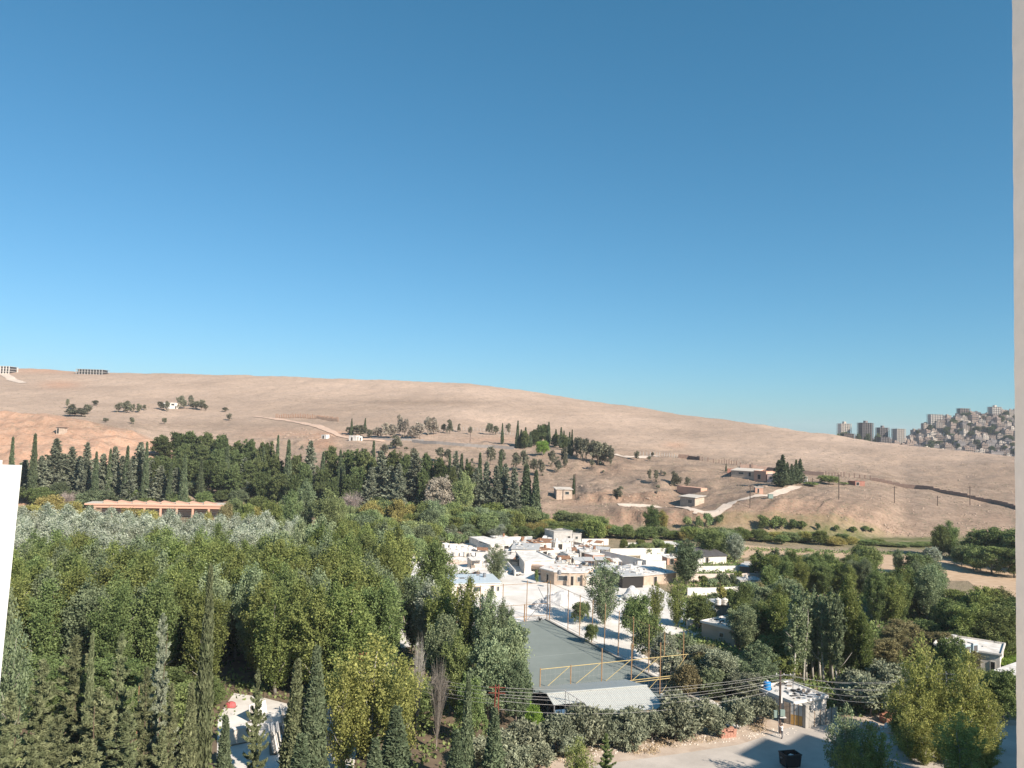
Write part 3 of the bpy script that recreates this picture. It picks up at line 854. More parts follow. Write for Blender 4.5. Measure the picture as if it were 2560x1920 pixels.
def house(name, label, cat, front, depth, h, wall=M_CREAM, roof=M_ROOFW, over=.25, thick=.2, openings=(), parapet=0.0, hill=False, group=None, clutter=0, cl_mats=None, sink=1.6, slope=0.0):
    """walls over a front line given as photograph pixels on the ground, a roof slab, doors and windows"""
    P = [(ground(x, y) if hill else flat(x, y)) for x, y in front]
    if hill:
        D0 = sum(p.y for p in P) / len(P)
    o3 = P[0].copy(); zb = max(p.z for p in P) if hill else 0.0
    root = empty(name, (o3.x, o3.y, zb))
    tag(root, label, cat, group)
    loc = [Vector((p.x - o3.x, p.y - o3.y)) for p in P]
    d = (loc[-1] - loc[0]).normalized(); nb = Vector((-d.y, d.x))
    back = [loc[-1] + nb * depth, loc[0] + nb * depth]
    foot = loc + back
    if hill:
        root.location.z = max(zb, sum(gz(o3.x + q.x, o3.y + q.y) for q in back) / 2 - .7)
    prism('wall', wall, root, foot, -sink, h)
    c = sum(foot, Vector((0, 0))) / len(foot)
    rp = [p + (p - c).normalized() * over for p in foot]
    n = len(rp)
    mb = MB()
    zz = lambda p: h + .01 + slope * max(0, (p - loc[0]).dot(nb)) 
    mb.add([(p[0], p[1], zz(p)) for p in rp] + [(p[0], p[1], zz(p) + thick) for p in rp], [tuple(range(n - 1, -1, -1)), tuple(range(n, 2 * n))] + [(i, (i + 1) % n, n + (i + 1) % n, n + i) for i in range(n)])
    mb.build('roof', roof, parent=root)
    if parapet:
        for i in range(n):
            a, b = rp[i], rp[(i + 1) % n]; t = (b - a); L = t.length; ang = math.atan2(t.y, t.x); m_ = (a + b) / 2
            link('parapet', _unit(wall), root, (m_.x, m_.y, h + thick + parapet / 2), (0, 0, ang), (L + .1, .2, parapet))
    for (seg, kind, f0, f1, z0, z1) in openings:
        seq = foot + [foot[0]]
        framed(root, kind, seq[seg], seq[seg + 1], f0, f1, z0, z1)
    r = random.Random(len(label))
    if clutter and not hill:
        q = loc[0].lerp(loc[-1], r.uniform(.2, .8)) + nb * depth * r.uniform(.4, .8)
        zr_ = h + thick + slope * depth * .6
        MB().tube([(q.x, q.y, zr_ - .1), (q.x, q.y, zr_ + .9)], .38, 10).build('roof_tank', r.choice([M_ROOFW, M_STEEL, M_RUST]), parent=root)
        q2 = loc[0].lerp(loc[-1], r.uniform(.1, .9)) + nb * depth * .3
        MB().tube([(q2.x, q2.y, h), (q2.x, q2.y, h + 1.9)], .03, 4).tube([(q2.x - .5, q2.y, h + 1.8), (q2.x + .5, q2.y, h + 1.8)], .02, 4).build('aerial', M_STEEL, parent=root)
    for i in range(clutter):
        f = r.random(); g = r.uniform(.08, .92)
        p = loc[0].lerp(loc[-1], f) + nb * depth * g
        s = r.uniform(.25, .7)
        q = link('roof_stone', _unit(r.choice(cl_mats or [M_MARBLE, M_DARKR, M_LIME, M_ROOFW])), root, (p.x, p.y, h + thick + slope * g * depth + .07), (0, 0, r.uniform(0, 3)), (s * r.uniform(.8, 1.8), s, r.uniform(.08, .25)))
    return root

def wall_px(name, label, px, h, m=M_WHITE, t=.3, hill=False, cat='wall', piece=4.0, group=None, cap=None):
    """a garden wall: panel after panel along a line of photograph pixels, stepping with the ground"""
    P = [(ground(x, y) if hill else flat(x, y)) for x, y in px]
    root = empty(name, P[0]); tag(root, label, cat, group, 'thing')
    for a, b in zip(P[:-1], P[1:]):
        n = max(1, int(round((b - a).length / piece)))
        ang = math.atan2(b.y - a.y, b.x - a.x)
        for i in range(n):
            p, q = a.lerp(b, i / n), a.lerp(b, (i + 1) / n)
            z0 = (min(gz(p.x, p.y), gz(q.x, q.y)) if hill else 0.0)
            L = math.hypot(q.x - p.x, q.y - p.y)
            hh = h * random.uniform(.97, 1.03)
            link('wall_panel', _unit(m), root, ((p.x + q.x) / 2 - P[0].x, (p.y + q.y) / 2 - P[0].y, z0 - P[0].z + hh / 2 - .3), (0, 0, ang), (L - .02, t * random.uniform(.97, 1.03), hh + .6))
            if cap:
                link('cap_stone', _unit(cap), root, ((p.x + q.x) / 2 - P[0].x, (p.y + q.y) / 2 - P[0].y, z0 - P[0].z + hh + .05), (0, 0, ang), (L - .02, t + .12, .1))
    return root

# ------------------------------------------------------------------ the two walls of the viewer's own building
def own_walls():
    # rough pier on the right, in shade
    e0 = at(2537, 1100, 1.70)
    mb = MB(); n = 90; r = random.Random(3)
    prof = [(0, -.45), (2.2, -.45), (2.2, 0), (0, 0)]
    vs = []
    zs = [i * (46.0 / 30) for i in range(24)] + [34.6 + .04 * i for i in range(80)] + [38 + i for i in range(8)]
    zs = sorted(set(round(z, 3) for z in zs))
    for z in zs:
        jx = r.uniform(-.0009, .0009); jy = r.uniform(-.004, .004)
        for k, (x, y) in enumerate(prof):
            vs.append((x + (jx if k in (0, 3) else 0), y, z))
    fs = []
    for i in range(len(zs) - 1):
        for k in range(4):
            fs.append((i * 4 + k, i * 4 + (k + 1) % 4, (i + 1) * 4 + (k + 1) % 4, (i + 1) * 4 + k))
    fs += [(3, 2, 1, 0), tuple((len(zs) - 1) * 4 + k for k in range(4))]
    mb.add(vs, fs)
    o = mb.build('building_pier', mat('rough_render', (.80, .70, .63), .95, 0, 22.0, (.72, .63, .56), .4, detail=10), loc=(e0.x, e0.y, 0))
    tag(o, 'rough grey-pink wall edge running up the right side', 'wall', kind='thing')
    # white parapet end wall on the left, sunlit, slightly battered, with a raised step behind
    p = at(55, 1163, 2.1)
    root = empty('parapet_wall', (p.x, p.y, 0)); tag(root, 'bright white wall end with a stepped top at the left edge', 'wall', kind='thing')
    mw = mat('bright_white_paint', (.86, .85, .82), .85, 0, 6.0, (.80, .79, .76), .1)
    zt = p.z
    mb = MB()
    lean = .036
    y0, y1 = -.34, 0.0
    z1 = zt - 3.0
    ring = lambda x, z: [(-2.6, y0, z), (x, y0, z), (x, y1, z), (-2.6, y1, z)]
    vs = ring(-lean * 3.0, 0) + ring(-lean * 3.0, z1) + ring(0, zt)
    mb.add(vs, [(3, 2, 1, 0), (0, 1, 5, 4), (1, 2, 6, 5), (2, 3, 7, 6), (3, 0, 4, 7), (4, 5, 9, 8), (5, 6, 10, 9), (6, 7, 11, 10), (7, 4, 8, 11), (8, 9, 10, 11)])
    mb.build('wall', mw, parent=root)
    cube('coping_step', mw, root, -2.6, -.33, zt - .02, -.040, -.02, zt + .013)
own_walls()
bf = MB().box(-3.2, -2.6, -.2, 3.2, 1.66, 0).build('added_balcony_floor', mat('warm_tile', (.72, .62, .52), .7, .15, 3.0), loc=(0, 0, EYE.z - 1.62)); tag(bf, 'added unseen balcony floor bouncing warm light onto the pier', kind='structure')  # unseen slab, added to throw warm sunlight up at the right pier
bw = MB().box(-1.75, -2.6, 0, -1.55, 1.66, 2.9).build('added_balcony_wall', MATS['bright_white_paint'], loc=(0, 0, EYE.z - 1.6)); tag(bw, 'added unseen white side wall bouncing sunlight onto the pier', kind='structure')  # unseen wall, added to reflect sunlight across to the right pier

# ------------------------------------------------------------------ apartment block beside the viewer (out of frame): shades the road
def neighbour():
    base = Vector((25, 86, 0)); a = Vector((.70, .72, 0)).normalized(); nrm = Vector((.72, -.70, 0)).normalized()
    hgt = 40.0; k = hgt / math.tan(SUN_EL)
    sh = Vector((-TO_SUN.x, -TO_SUN.y, 0)).normalized()
    c = base - sh * k
    root = empty('apartment_block', c, math.atan2(a.y, a.x)); tag(root, 'tall apartment block beside the road, shading it', 'building')
    # local x along the road edge, local -y away from the road
    cube('wall', M_CREAM, root, -32, -16, 0, 17, 0, hgt - .3)
    cube('roof', M_GREYW, root, -32.1, -16.1, hgt - .3, 17.1, .1, hgt)
    cube('wing', M_CREAM, root, 17.02, -15.5, 0, 58, -.2, hgt - 10.3)
    cube('wing_roof', M_GREYW, root, 17.12, -15.6, hgt - 10.3, 58.1, -.1, hgt - 10.0)
    cube('stair_hut', M_CREAM, root, 5, -6, hgt, 12, -.3, hgt + 2.0)
    for f in range(8):
        for i in range(12):
            cube('window', M_GLASS, root, -28 + i * 7, -.05, 1.2 + f * 3.3, -26 + i * 7, .05, 2.8 + f * 3.3)
neighbour()

# ------------------------------------------------------------------ court fences
def bar(parent, name, m, a, b, r=.05, n=6):
    return MB().tube([Vector(a), Vector(b)], r, n).build(name, m, parent=parent)

def fence_net(parent, a, b, z0, z1, step=.7, r=.004, m=M_WIRE):
    mb = MB(); L = (b - a).length; n = int(L / step)
    for i in range(n + 1):
        p = a.lerp(b, i / n); mb.tube([(p.x, p.y, z0), (p.x, p.y, z1)], r, 3, cap=False)
    k = int((z1 - z0) / step)
    for i in range(k + 1):
        z = z0 + (z1 - z0) * i / k; mb.tube([(a.x, a.y, z), (b.x, b.y, z)], r, 3, cap=False)
    o = mb.build('net', m, parent=parent); o['kind'] = 'stuff'
    return o

fs_ = empty('court_fence', court(0, 0)); tag(fs_, 'tall post fence along the right side of the court', 'fence', 'fences round the court')
O = court(0, 0)
side = [0, 4.6, 8.6, 13.0, 17.4, 21.8, 26.0, 30.4, 34.8, CL - .2]
for i, s in enumerate(side):
    p = court(s, -.45) - O
    bar(fs_, 'post', M_ORG, p, p + Vector((random.uniform(-.06, .06), 0, 8.2 if i == 0 else 7.3 + random.uniform(-.2, .2))), .075)
for z, r in ((7.0, .035), (3.6, .03), (.5, .03)):
    bar(fs_, 'rail', M_STEEL if z < 7 else M_ORG, court(0, -.45, z) - O, court(CL, -.45, z) - O, r)
fence_net(fs_, court(0, -.45) - O, court(CL, -.45) - O, .4, 7.0)

ff = empty('court_fence', court(0, 0)); tag(ff, 'yellow braced goal-end fence in front of the metal-roofed shelter', 'fence', 'fences round the court')
fp = [0, 4.6, 9.2, 13.8, 18.4, 22.8]
for i, t in enumerate(fp):
    p = court(-1.2, t - .4) - O
    if i > 0: bar(ff, 'post', M_ORG, p, p + Vector((0, 0, (0, 7.4, 7.6, 7.4, 5.6, 5.6)[i])), .08)
for z in (5.45, 2.75, 2.45):
    bar(ff, 'rail', M_YEL, court(-1.2, -.4, z) - O, court(-1.2, 22.4, z) - O, .045)
for t0, z0, t1, z1 in ((4.2, .2, -.2, 5.4), (8.8, 2.6, 4.4, 5.4), (13.4, 2.6, 9.0, 5.4), (18.0, 2.6, 13.6, 5.4), (22.2, 2.6, 18.2, 5.4), (7.0, .4, 4.4, 2.6)):
    bar(ff, 'brace', M_YEL, court(-1.15, t0, z0) - O, court(-1.15, t1, z1) - O, .038)
fence_net(ff, court(-1.2, -.4) - O, court(-1.2, 22.4) - O, .4, 5.4)

fe = empty('court_fence', court(0, 0)); tag(fe, 'rusty goal frame and posts at the far end of the court', 'fence', 'fences round the court')
for t, hgt in ((-.2, 7.4), (4.1, 7.6), (4.5, 3.2), (9, 7.2), (13.5, 7.2), (18, 7.2)):
    p = court(CL + .4, t) - O
    bar(fe, 'post', M_ORG, p, p + Vector((0, 0, hgt)), .08 if hgt > 4 else .13)
for z in (3.1, 7.0, .9):
    bar(fe, 'rail', M_ORG, court(CL + .4, -.2, z) - O, court(CL + .4, 18, z) - O, .045)
for t0, z0, t1, z1 in ((3.9, .3, 1.2, 3.0), (.2, 3.4, 1.8, 6.2), (-.2, 6.4, -1.4, 0)):
    bar(fe, 'brace', M_STEEL, court(CL + .4, t0, z0) - O, court(CL + .4, t1, z1) - O, .05)
mb = MB()
rr = random.Random(4)
for i in range(26):
    a = rr.uniform(0, 6.28); mb.tube([(0, 0, .25), (math.cos(a) * .3, math.sin(a) * .3, .5 + rr.uniform(0, .5)), (math.cos(a) * rr.uniform(.5, .9), math.sin(a) * rr.uniform(.4, .9), rr.uniform(.1, 1.0))], [.04, .03, .01], 3)
o = mb.build('brush_pile', M_BLACK, loc=court(CL - .9, 1.9)); tag(o, 'dark heap of brushwood at the far right corner of the court', 'brush pile')

# ------------------------------------------------------------------ metal-roofed shelter in front of the court
def shelter():
    R0, R1 = flat(1367, 1735, 4.2), flat(1617, 1714, 4.2)
    x = Vector((R1.x - R0.x, R1.y - R0.y, 0)); W = x.length; ang = math.atan2(x.y, x.x)
    root = empty('metal_shelter', (R0.x, R0.y, 0), ang); tag(root, 'open shelter with a grey corrugated metal gable roof', 'shelter')
    ms = mat('galvanised_sheet', (.60, .60, .55), .5, .14, 1.5, metal=.1)
    def sheet_mesh(L, wd, drop):
        mb = MB(); n = 9; vs = []
        for i in range(n):
            xx = wd * i / (n - 1); zz = .035 if i % 2 else -.035
            vs += [(xx, 0, zz), (xx, L, zz - drop)]
        mb.add(vs, [(2 * i, 2 * i + 1, 2 * i + 3, 2 * i + 2) for i in range(n - 1)])
        return mb.mesh('roof_sheet', ms)
    n = 14; wd = W / n
    back = sheet_mesh(5.6, wd * 1.0, .95); fl = sheet_mesh(2.3, wd, .55); fr = sheet_mesh(4.9, wd, 1.15)
    for i in range(n):
        link('roof_sheet', back, root, (i * wd, .03, 4.2 + random.uniform(-.01, .01)))
        me_ = fl if i < 4 else fr
        link('roof_sheet', me_, root, (i * wd + wd, -.03, 4.215 + random.uniform(-.01, .01)), (0, 0, math.pi))
    cube('ridge_cap', ms, root, -.05, -.15, 4.24, W + .05, .15, 4.29)
    for xx in (.15, 4.2, 8.6, W - .15):
        for yy, zt in ((5.4, 3.2), (-4.4 if xx > 4 else -2.1, 3.0 if xx > 4 else 3.55)):
            cube('post', M_STEEL, root, xx - .06, yy - .06, 0, xx + .06, yy + .06, zt)
        cube('post', M_STEEL, root, xx - .06, -.06, 0, xx + .06, .06, 4.1)
        cube('rafter', M_STEEL, root, xx - .04, -.1, 3.95, xx + .04, .1, 4.12)
    cube('panel', M_BLUEP, root, .2, -1.9, 0, 6.6, -1.8, 2.9)
    cube('panel', M_DARKR, root, .2, 5.3, 0, W - .2, 5.36, 2.6)
    cube('bench', M_WOOD, root, 5.2, -3.6, .1, 8.0, -2.8, .7)
    cube('counter', M_WHITE, root, -1.6, -2.4, 0, -.4, -1.6, 1.5)
    return root
shelter()
# leaning steel truss with a wire post in front of the shelter
tr = empty('truss_frame', flat(1414, 1850)); tag(tr, 'dark leaning steel truss in front of the shelter roof', 'steel frame')
O2 = tr.location.copy()
pa, pb = flat(1408, 1724, 5.4), flat(1503, 1785, 2.3)
dl = pb - pa
bar(tr, 'chord', M_STEEL, pa - O2, pb - O2, .06)
bar(tr, 'strut', M_STEEL, pa + dl * .06 - O2, Vector((pa.x + dl.x * .06, pa.y + dl.y * .06, 0)) - O2, .05)
q0 = pa + dl * .12; q1 = pa + dl * .22 - Vector((0, 0, 2.1)); q2 = pa + dl * .36; q3 = pa + dl * .38 - Vector((0, 0, 1.9))
for a_, b_ in ((q0, q1), (q1, q2), (q2, q3)): bar(tr, 'strut', M_STEEL, a_ - O2, b_ - O2, .035)
bar(tr, 'strut', M_STEEL, Vector((pb.x, pb.y, pb.z)) - O2, Vector((pb.x, pb.y, 0)) - O2, .06)

# ------------------------------------------------------------------ utility poles and wires
def lattice_pole(base, h, label, m=M_REDPOLE, w=.55):
    root = empty('lattice_pole', base); tag(root, label, 'pole')
    for s in (-1, 1): bar(root, 'leg', m, (s * w / 2, 0, -.2), (s * w * .32, 0, h), .05, 4)
    n = 9
    for i in range(n):
        z0, z1 = h * i / n, h * (i + 1) / n; s = 1 if i % 2 else -1
        bar(root, 'lacing', m, (s * w * .45, 0, z0), (-s * w * .42, 0, z1), .025, 4)
    for z in (h - .3, h - .9): bar(root, 'crossarm', m, (-.9, 0, z), (.9, 0, z), .04, 4)
    return root
P_RED = flat(1237, 1905)
lattice_pole(P_RED, 8.2, 'red lattice power pole among the trees left of the shelter')
P_LEFT = flat(905, 1800)
lattice_pole(P_LEFT, 8.2, 'second red lattice pole hidden behind the broad yellowing poplar')
P_MAIN = flat(1950, 1834)
def main_pole():
    root = empty('utility_pole', P_MAIN); tag(root, 'dark wooden power pole with a green box beside the person', 'pole')
    bar(root, 'shaft', M_POLE, (0, 0, -.3), (-.05, 0, 7.5), .14, 8)
    for z, y in ((7.0, 0), (6.4, 0), (5.8, 0)):
        bar(root, 'crossarm', M_STEEL, (-.7, -.15, z), (1.7, .25, z), .045, 4)
    for x in (-.5, 0.4, 1.2): bar(root, 'insulator', M_WHITE, (x, 0, 7.02), (x, 0, 7.22), .06, 6)
    bar(root, 'crossarm', M_STEEL, (1.6, .22, 5.3), (1.6, .22, 7.4), .04, 4)
    cube('meter_box', M_GREEN, root, -.1, -.42, 2.2, .45, -.16, 2.95)
    cube('shelf', M_WHITE, root, -.15, -.45, 2.0, .6, -.1, 2.08)
    cube('notice', M_WHITE, root, .02, -.2, 3.7, .2, -.15, 4.6)
    cube('pipe', M_STEEL, root, -.28, -.2, 0, -.2, -.12, 2.2)
    cube('cabinet', M_GREEN, root, -.75, -.1, 1.9, -.3, .25, 2.7)
main_pole()
P_R = flat(2365, 1880)
def right_pole():
    root = empty('utility_pole', P_R); tag(root, 'pale power pole with crossarms among the yellowing poplars', 'pole')
    bar(root, 'shaft', mat('pale_pole', (.45, .42, .39), .9, .3, 2.0), (0, 0, -.3), (0, 0, 9.2), .12, 8)
    for z in (8.9, 8.3): bar(root, 'crossarm', M_STEEL, (-1.1, 0, z), (1.1, 0, z), .04, 4)
right_pole()
WG = 'power lines over the shelter'
def wire(a, b, sag, label, r=.014, group=WG):
    pts = []
    for i in range(15):
        t = i / 14; p = a.lerp(b, t); p.z -= sag * 4 * t * (1 - t); pts.append(p)
    o = MB().tube([p - a for p in pts], r, 4, cap=False).build('power_line', M_WIRE, loc=a)
    tag(o, label, 'wire', group)
LW = ['top wire', 'second wire', 'third wire', 'fourth wire', 'fifth wire', 'lowest wire']
for i, (za, zb, dx) in enumerate(((7.9, 7.0, -.5), (7.5, 7.0, .4), (7.2, 6.4, -.5), (6.9, 6.4, .6), (6.5, 5.8, -.4), (5.6, 5.4, .2))):
    wire(P_RED + Vector((.3, 0, za)), P_MAIN + Vector((dx, 0, zb)), .9 + .12 * i, '%s of the span between the red lattice pole and the wooden pole' % LW[i])
for i, (za, zb) in enumerate(((7.9, 8.4), (7.5, 8.0), (7.1, 7.6), (6.6, 7.0), (6.2, 6.6))):
    wire(P_RED + Vector((-.3, 0, za)), P_LEFT + Vector((.3, 0, za)), .8, '%s of the span running left from the red lattice pole' % LW[i])
for i, (za, zb, dx) in enumerate(((7.05, 8.9, .2), (7.0, 8.9, 1.2), (6.45, 8.3, .4), (6.4, 8.3, 1.2), (5.85, 7.7, 1.6), (5.4, 7.0, 1.6))):
    wire(P_MAIN + Vector((dx, 0, za)), P_R + Vector((-.6 + .2 * i, 0, zb)), 1.0 + .1 * i, '%s of the span right of the wooden pole' % LW[i])
wire(flat(1797, 1823, .1), flat(1920, 1731, 3.4), .05, 'slanting stay cable running up from the olives to the hut roof', .03, None)
wire(flat(2045, 1745, 2.9), flat(2068, 1709, 5.2), .02, 'left guy wire rising above the white-roofed gatehouse', .025, None)
wire(flat(2115, 1760, 2.2), flat(2068, 1709, 5.2), .02, 'right guy wire slanting down behind the gatehouse', .025, None)

# ------------------------------------------------------------------ gatehouse by the road
def roof_hut(name, label, px, h, wall, clutter, thick=.18, extra=None, cat='hut', openings=(), seed=1):
    """px: roof corners (front, right, left) at height h"""
    F_, R_, L_ = [flat(x, y, h) for x, y in px]
    x = (R_ - F_); W = x.length; x.normalize(); D_ = (L_ - F_).length
    y = Vector((-x.y, x.x, 0))
    root = empty(name, (F_.x, F_.y, 0), math.atan2(x.y, x.x)); tag(root, label, cat)
    cube('wall', wall, root, 0, 0, -.2, W, D_, h - .02)
    cube('roof', M_ROOFW, root, -.2, -.2, h - .01, W + .2, D_ + .2, h + thick)
    r = random.Random(seed)
    for (a, b, c, d) in ((-.2, -.2, W + .2, 0), (-.2, D_, W + .2, D_ + .2), (-.2, 0, 0, D_), (W, 0, W + .2, D_)):
        cube('parapet', M_ROOFW, root, a, b, h + thick, c, d, h + thick + .18)
    for i in range(clutter):
        s = r.uniform(.2, .55); px_, py_ = r.uniform(.4, W - .4), r.uniform(.4, D_ - .4)
        m_ = r.choice([M_DARKR, M_DARKR, M_RUBBER, M_MARBLE, M_GREYW, M_WOOD])
        q = cube('roof_scrap', m_, root, px_, py_, h + thick, px_ + s * r.uniform(.8, 2), py_ + s * .8, h + thick + r.uniform(.06, .22)); q.rotation_euler = (0, 0, r.uniform(0, 3.1))
    for (side, kind, f0, f1, z0, z1) in openings:
        a, b = {'front': (Vector((0, 0)), Vector((W, 0))), 'left': (Vector((0, D_)), Vector((0, 0)))}[side]
        framed(root, kind, a, b, f0, f1, z0, z1)
    return root, W, D_
gh, gw, gd = roof_hut('gatehouse', 'white-roofed gatehouse with scrap on its roof beside the road', ((1984, 1760), (2066, 1744), (1899, 1721)), 2.4, M_CREAM, 46, openings=(('left', 'window', .35, .5, 1.2, 2.1), ('front', 'window', .3, .5, 1.2, 2.0)), seed=5)
def tank(name, label, base, r, h, m, cap, cat='tank', group=None):
    root = empty(name, base); tag(root, label, cat, group)
    mb = MB(); pr = [(r * .92, 0), (r, .08 * h), (r, .3 * h), (r * .96, .33 * h), (r, .36 * h), (r, .63 * h), (r * .96, .66 * h), (r, .69 * h), (r, .86 * h), (r * .8, .94 * h), (r * .35, h)]
    n = 16; vs = [(math.cos(2 * math.pi * k / n) * q, math.sin(2 * math.pi * k / n) * q, z) for q, z in pr for k in range(n)]
    fs = [(i * n + k, i * n + (k + 1) % n, (i + 1) * n + (k + 1) % n, (i + 1) * n + k) for i in range(len(pr) - 1) for k in range(n)] + [tuple(range(n - 1, -1, -1)), tuple((len(pr) - 1) * n + k for k in range(n))]
    mb.add(vs, fs); mb.build('tank_body', m, parent=root, smooth=True)
    MB().tube([(0, 0, h), (0, 0, h + .12)], r * .3, 12).build('cap', cap, parent=root)
    return root
tank('water_tank', 'bright blue water barrel on the gatehouse roof', flat(1918, 1724, 2.6), .5, 1.1, M_BLUE, M_WHITE)
gt = empty('yard_gate', flat(1960, 1808)); tag(gt, 'rusty gate with a yellow lower half beside the gatehouse', 'gate')
g0, g1 = flat(1960, 1808), flat(2008, 1818)
gx = g1 - g0; gt.rotation_euler = (0, 0, math.atan2(gx.y, gx.x)); GL = gx.length
cube('gate_leaf', M_WOOD, gt, 0, -.04, .1, GL * .33, .04, 2.6)
cube('gate_leaf', M_GREYR, gt, GL * .34, -.03, 1.3, GL * .97, .03, 2.6)
cube('lower_panel', mat('ochre_board', (.50, .30, .10), .8, .3, 2.0), gt, GL * .34, -.05, .1, GL * .97, .02, 1.3)
for f in (.34, .55, .76, .97): cube('stile', M_WOOD, gt, GL * f - .04, -.07, .05, GL * f + .04, .05, 2.7)
o = empty('gate_pillar', flat(2014, 1819)); tag(o, 'tall concrete pillar right of the yellow gate', 'pillar')
cube('shaft', M_KERB, o, -.28, -.28, -.1, .28, .28, 2.75, rz=.4); cube('cap', M_KERB, o, -.34, -.34, 2.75, .34, .34, 2.88, rz=.4)
pf = empty('palisade_fence', flat(2021, 1820)); tag(pf, 'weathered grey palisade fence right of the gate pillar', 'fence')
p0, p1 = flat(2021, 1820), flat(2092, 1806)
nn = 26
for i in range(nn):
    p = p0.lerp(p1, i / (nn - 1)) - p0
    q = cube('pale', M_KERB if i % 5 else M_WOOD, pf, p.x - .09, p.y - .05, 0, p.x + .09, p.y + .05, 1.9 + random.uniform(-.15, .15), rz=math.atan2((p1 - p0).y, (p1 - p0).x))
# dumpster
dp = flat(1975, 1916)
dm = empty('dumpster', dp, .25); tag(dm, 'black open metal dumpster on the shaded road', 'dumpster')
mb = MB(); t = .05
def tub(a0, b0, a1, b1, z0, z1):
    return [(-a0, -b0, z0), (a0, -b0, z0), (a0, b0, z0), (-a0, b0, z0), (-a1, -b1, z1), (a1, -b1, z1), (a1, b1, z1), (-a1, b1, z1)]
mb.add(tub(.88, .62, .98, .70, .16, 1.42), [(3, 2, 1, 0), (0, 1, 5, 4), (1, 2, 6, 5), (2, 3, 7, 6), (3, 0, 4, 7)])
mb.add(tub(.82, .56, .92, .64, .26, 1.42), [(0, 1, 2, 3), (4, 5, 1, 0), (5, 6, 2, 1), (6, 7, 3, 2), (7, 4, 0, 3)])
mb.build('tub', M_BLACK, parent=dm)
for s in (-1, 1):
    cube('rim', M_BLACK, dm, -1.03, s * .68 - .05, 1.39, 1.03, s * .68 + .05, 1.48); cube('rim', M_BLACK, dm, s * .95 - .05, -.63, 1.39, s * .95 + .05, .63, 1.48)
    cube('handle', M_STEEL, dm, s * 1.0, -.15, 1.0, s * 1.14, .15, 1.06)
    for s2 in (-1, 1): MB().tube([(s * .6, s2 * .4 - .05, .1), (s * .6, s2 * .4 + .05, .1)], .1, 10).build('wheel', M_RUBBER, parent=dm)
q = cube('rubbish_bag', M_WHITE, dm, -.1, -.2, .9, .4, .25, 1.22, rz=.5)
# brick stacks and rubble by the road
def brick_stack(name, label, px, n, m, w=2.2, d=1.2, group=None):
    root = empty(name, flat(*px), .3); tag(root, label, 'brick stack', group)
    r = random.Random(n)
    nx, ny = max(2, int(w / .42)), max(2, int(d / .26))
    for lay in range(n):
        for i in range(nx):
            for j in range(ny):
                if lay > n - 3 and r.random() < .35: continue
                x, y = i * .42 - w / 2 + r.uniform(-.04, .04), j * .26 - d / 2 + r.uniform(-.03, .03)
                cube('brick', m, root, x, y, lay * .19, x + .39, y + .22, lay * .19 + .18, rz=r.uniform(-.12, .12))
brick_stack('brick_stack', 'loose stack of reddish bricks at the foot of the olives', (1817, 1840), 5, M_BRICK)
brick_stack('brick_stack', 'brown-red brick stack behind the shaded road', (2226, 1806), 6, mat('brown_brick', (.36, .17, .11), .9, .35, 4.0), 2.4, 1.3)
def heap(name, label, px, rx, ry, h, m, seed, chips=None, cat='rubble heap', z=0.0):
    r = np.random.default_rng(seed)
    n = 26; m_ = 12; vs = []; fs = []
    ph = r.uniform(0, 100)
    for j in range(m_ + 1):
        f = j / m_
        for k in range(n):
            a = 2 * math.pi * k / n
            nz = float(fbm(np.array([math.cos(a) * 2 * f + ph]), np.array([math.sin(a) * 2 * f + ph]), seed, 4)[0])
            rad = f * (.82 + .4 * nz)
            zz = h * max(0, (1 - f ** 1.3)) * (.65 + .75 * nz) + (float(r.normal(0, .05)) if 0 < f < 1 else 0)
            vs.append((math.cos(a) * rad * rx, math.sin(a) * rad * ry, zz - .05 * (f == 1)))
    for j in range(m_):
        for k in range(n):
            fs.append((j * n + k, j * n + (k + 1) % n, (j + 1) * n + (k + 1) % n, (j + 1) * n + k))
    p = flat(*px)
    root = empty(name, p); tag(root, label, cat)
    MB().add(vs, [f[::-1] for f in fs]).build('mound', m, parent=root)
    rr_ = random.Random(seed)
    for i in range(chips or 0):
        a = rr_.uniform(0, 6.28); f = rr_.uniform(.15, 1.05); s = rr_.uniform(.15, .5)
        zz = h * max(0, 1 - f ** 1.3) * .9
        q = cube('stone', rr_.choice([M_MARBLE, M_LIME, M_MARBLE]), root, math.cos(a) * f * rx, math.sin(a) * f * ry, zz - .05, math.cos(a) * f * rx + s, math.sin(a) * f * ry + s * .8, zz + s * .6)
        q.rotation_euler = (rr_.uniform(-.5, .5), rr_.uniform(-.5, .5), rr_.uniform(0, 3))
    return root
M_RUB = mat('pale_rubble', (.58, .46, .38), .95, 0, 1.6, (.42, .32, .26), .4, detail=8)
M_CHIP = mat('marble_chippings', (.66, .64, .62), .95, 0, .9, (.33, .325, .33), .9, detail=8)  # grey patches add painted shading to the white chips
heap('rubble_heap', 'low pale rubble mound behind the shaded road', (2250, 1830), 2.6, 1.6, 1.3, M_RUB, 3, 30)
heap('rubble_heap', 'long pinkish rubble bank left of the brown-red bricks', (2165, 1822), 2.0, .9, .7, M_RUB, 4, 18)

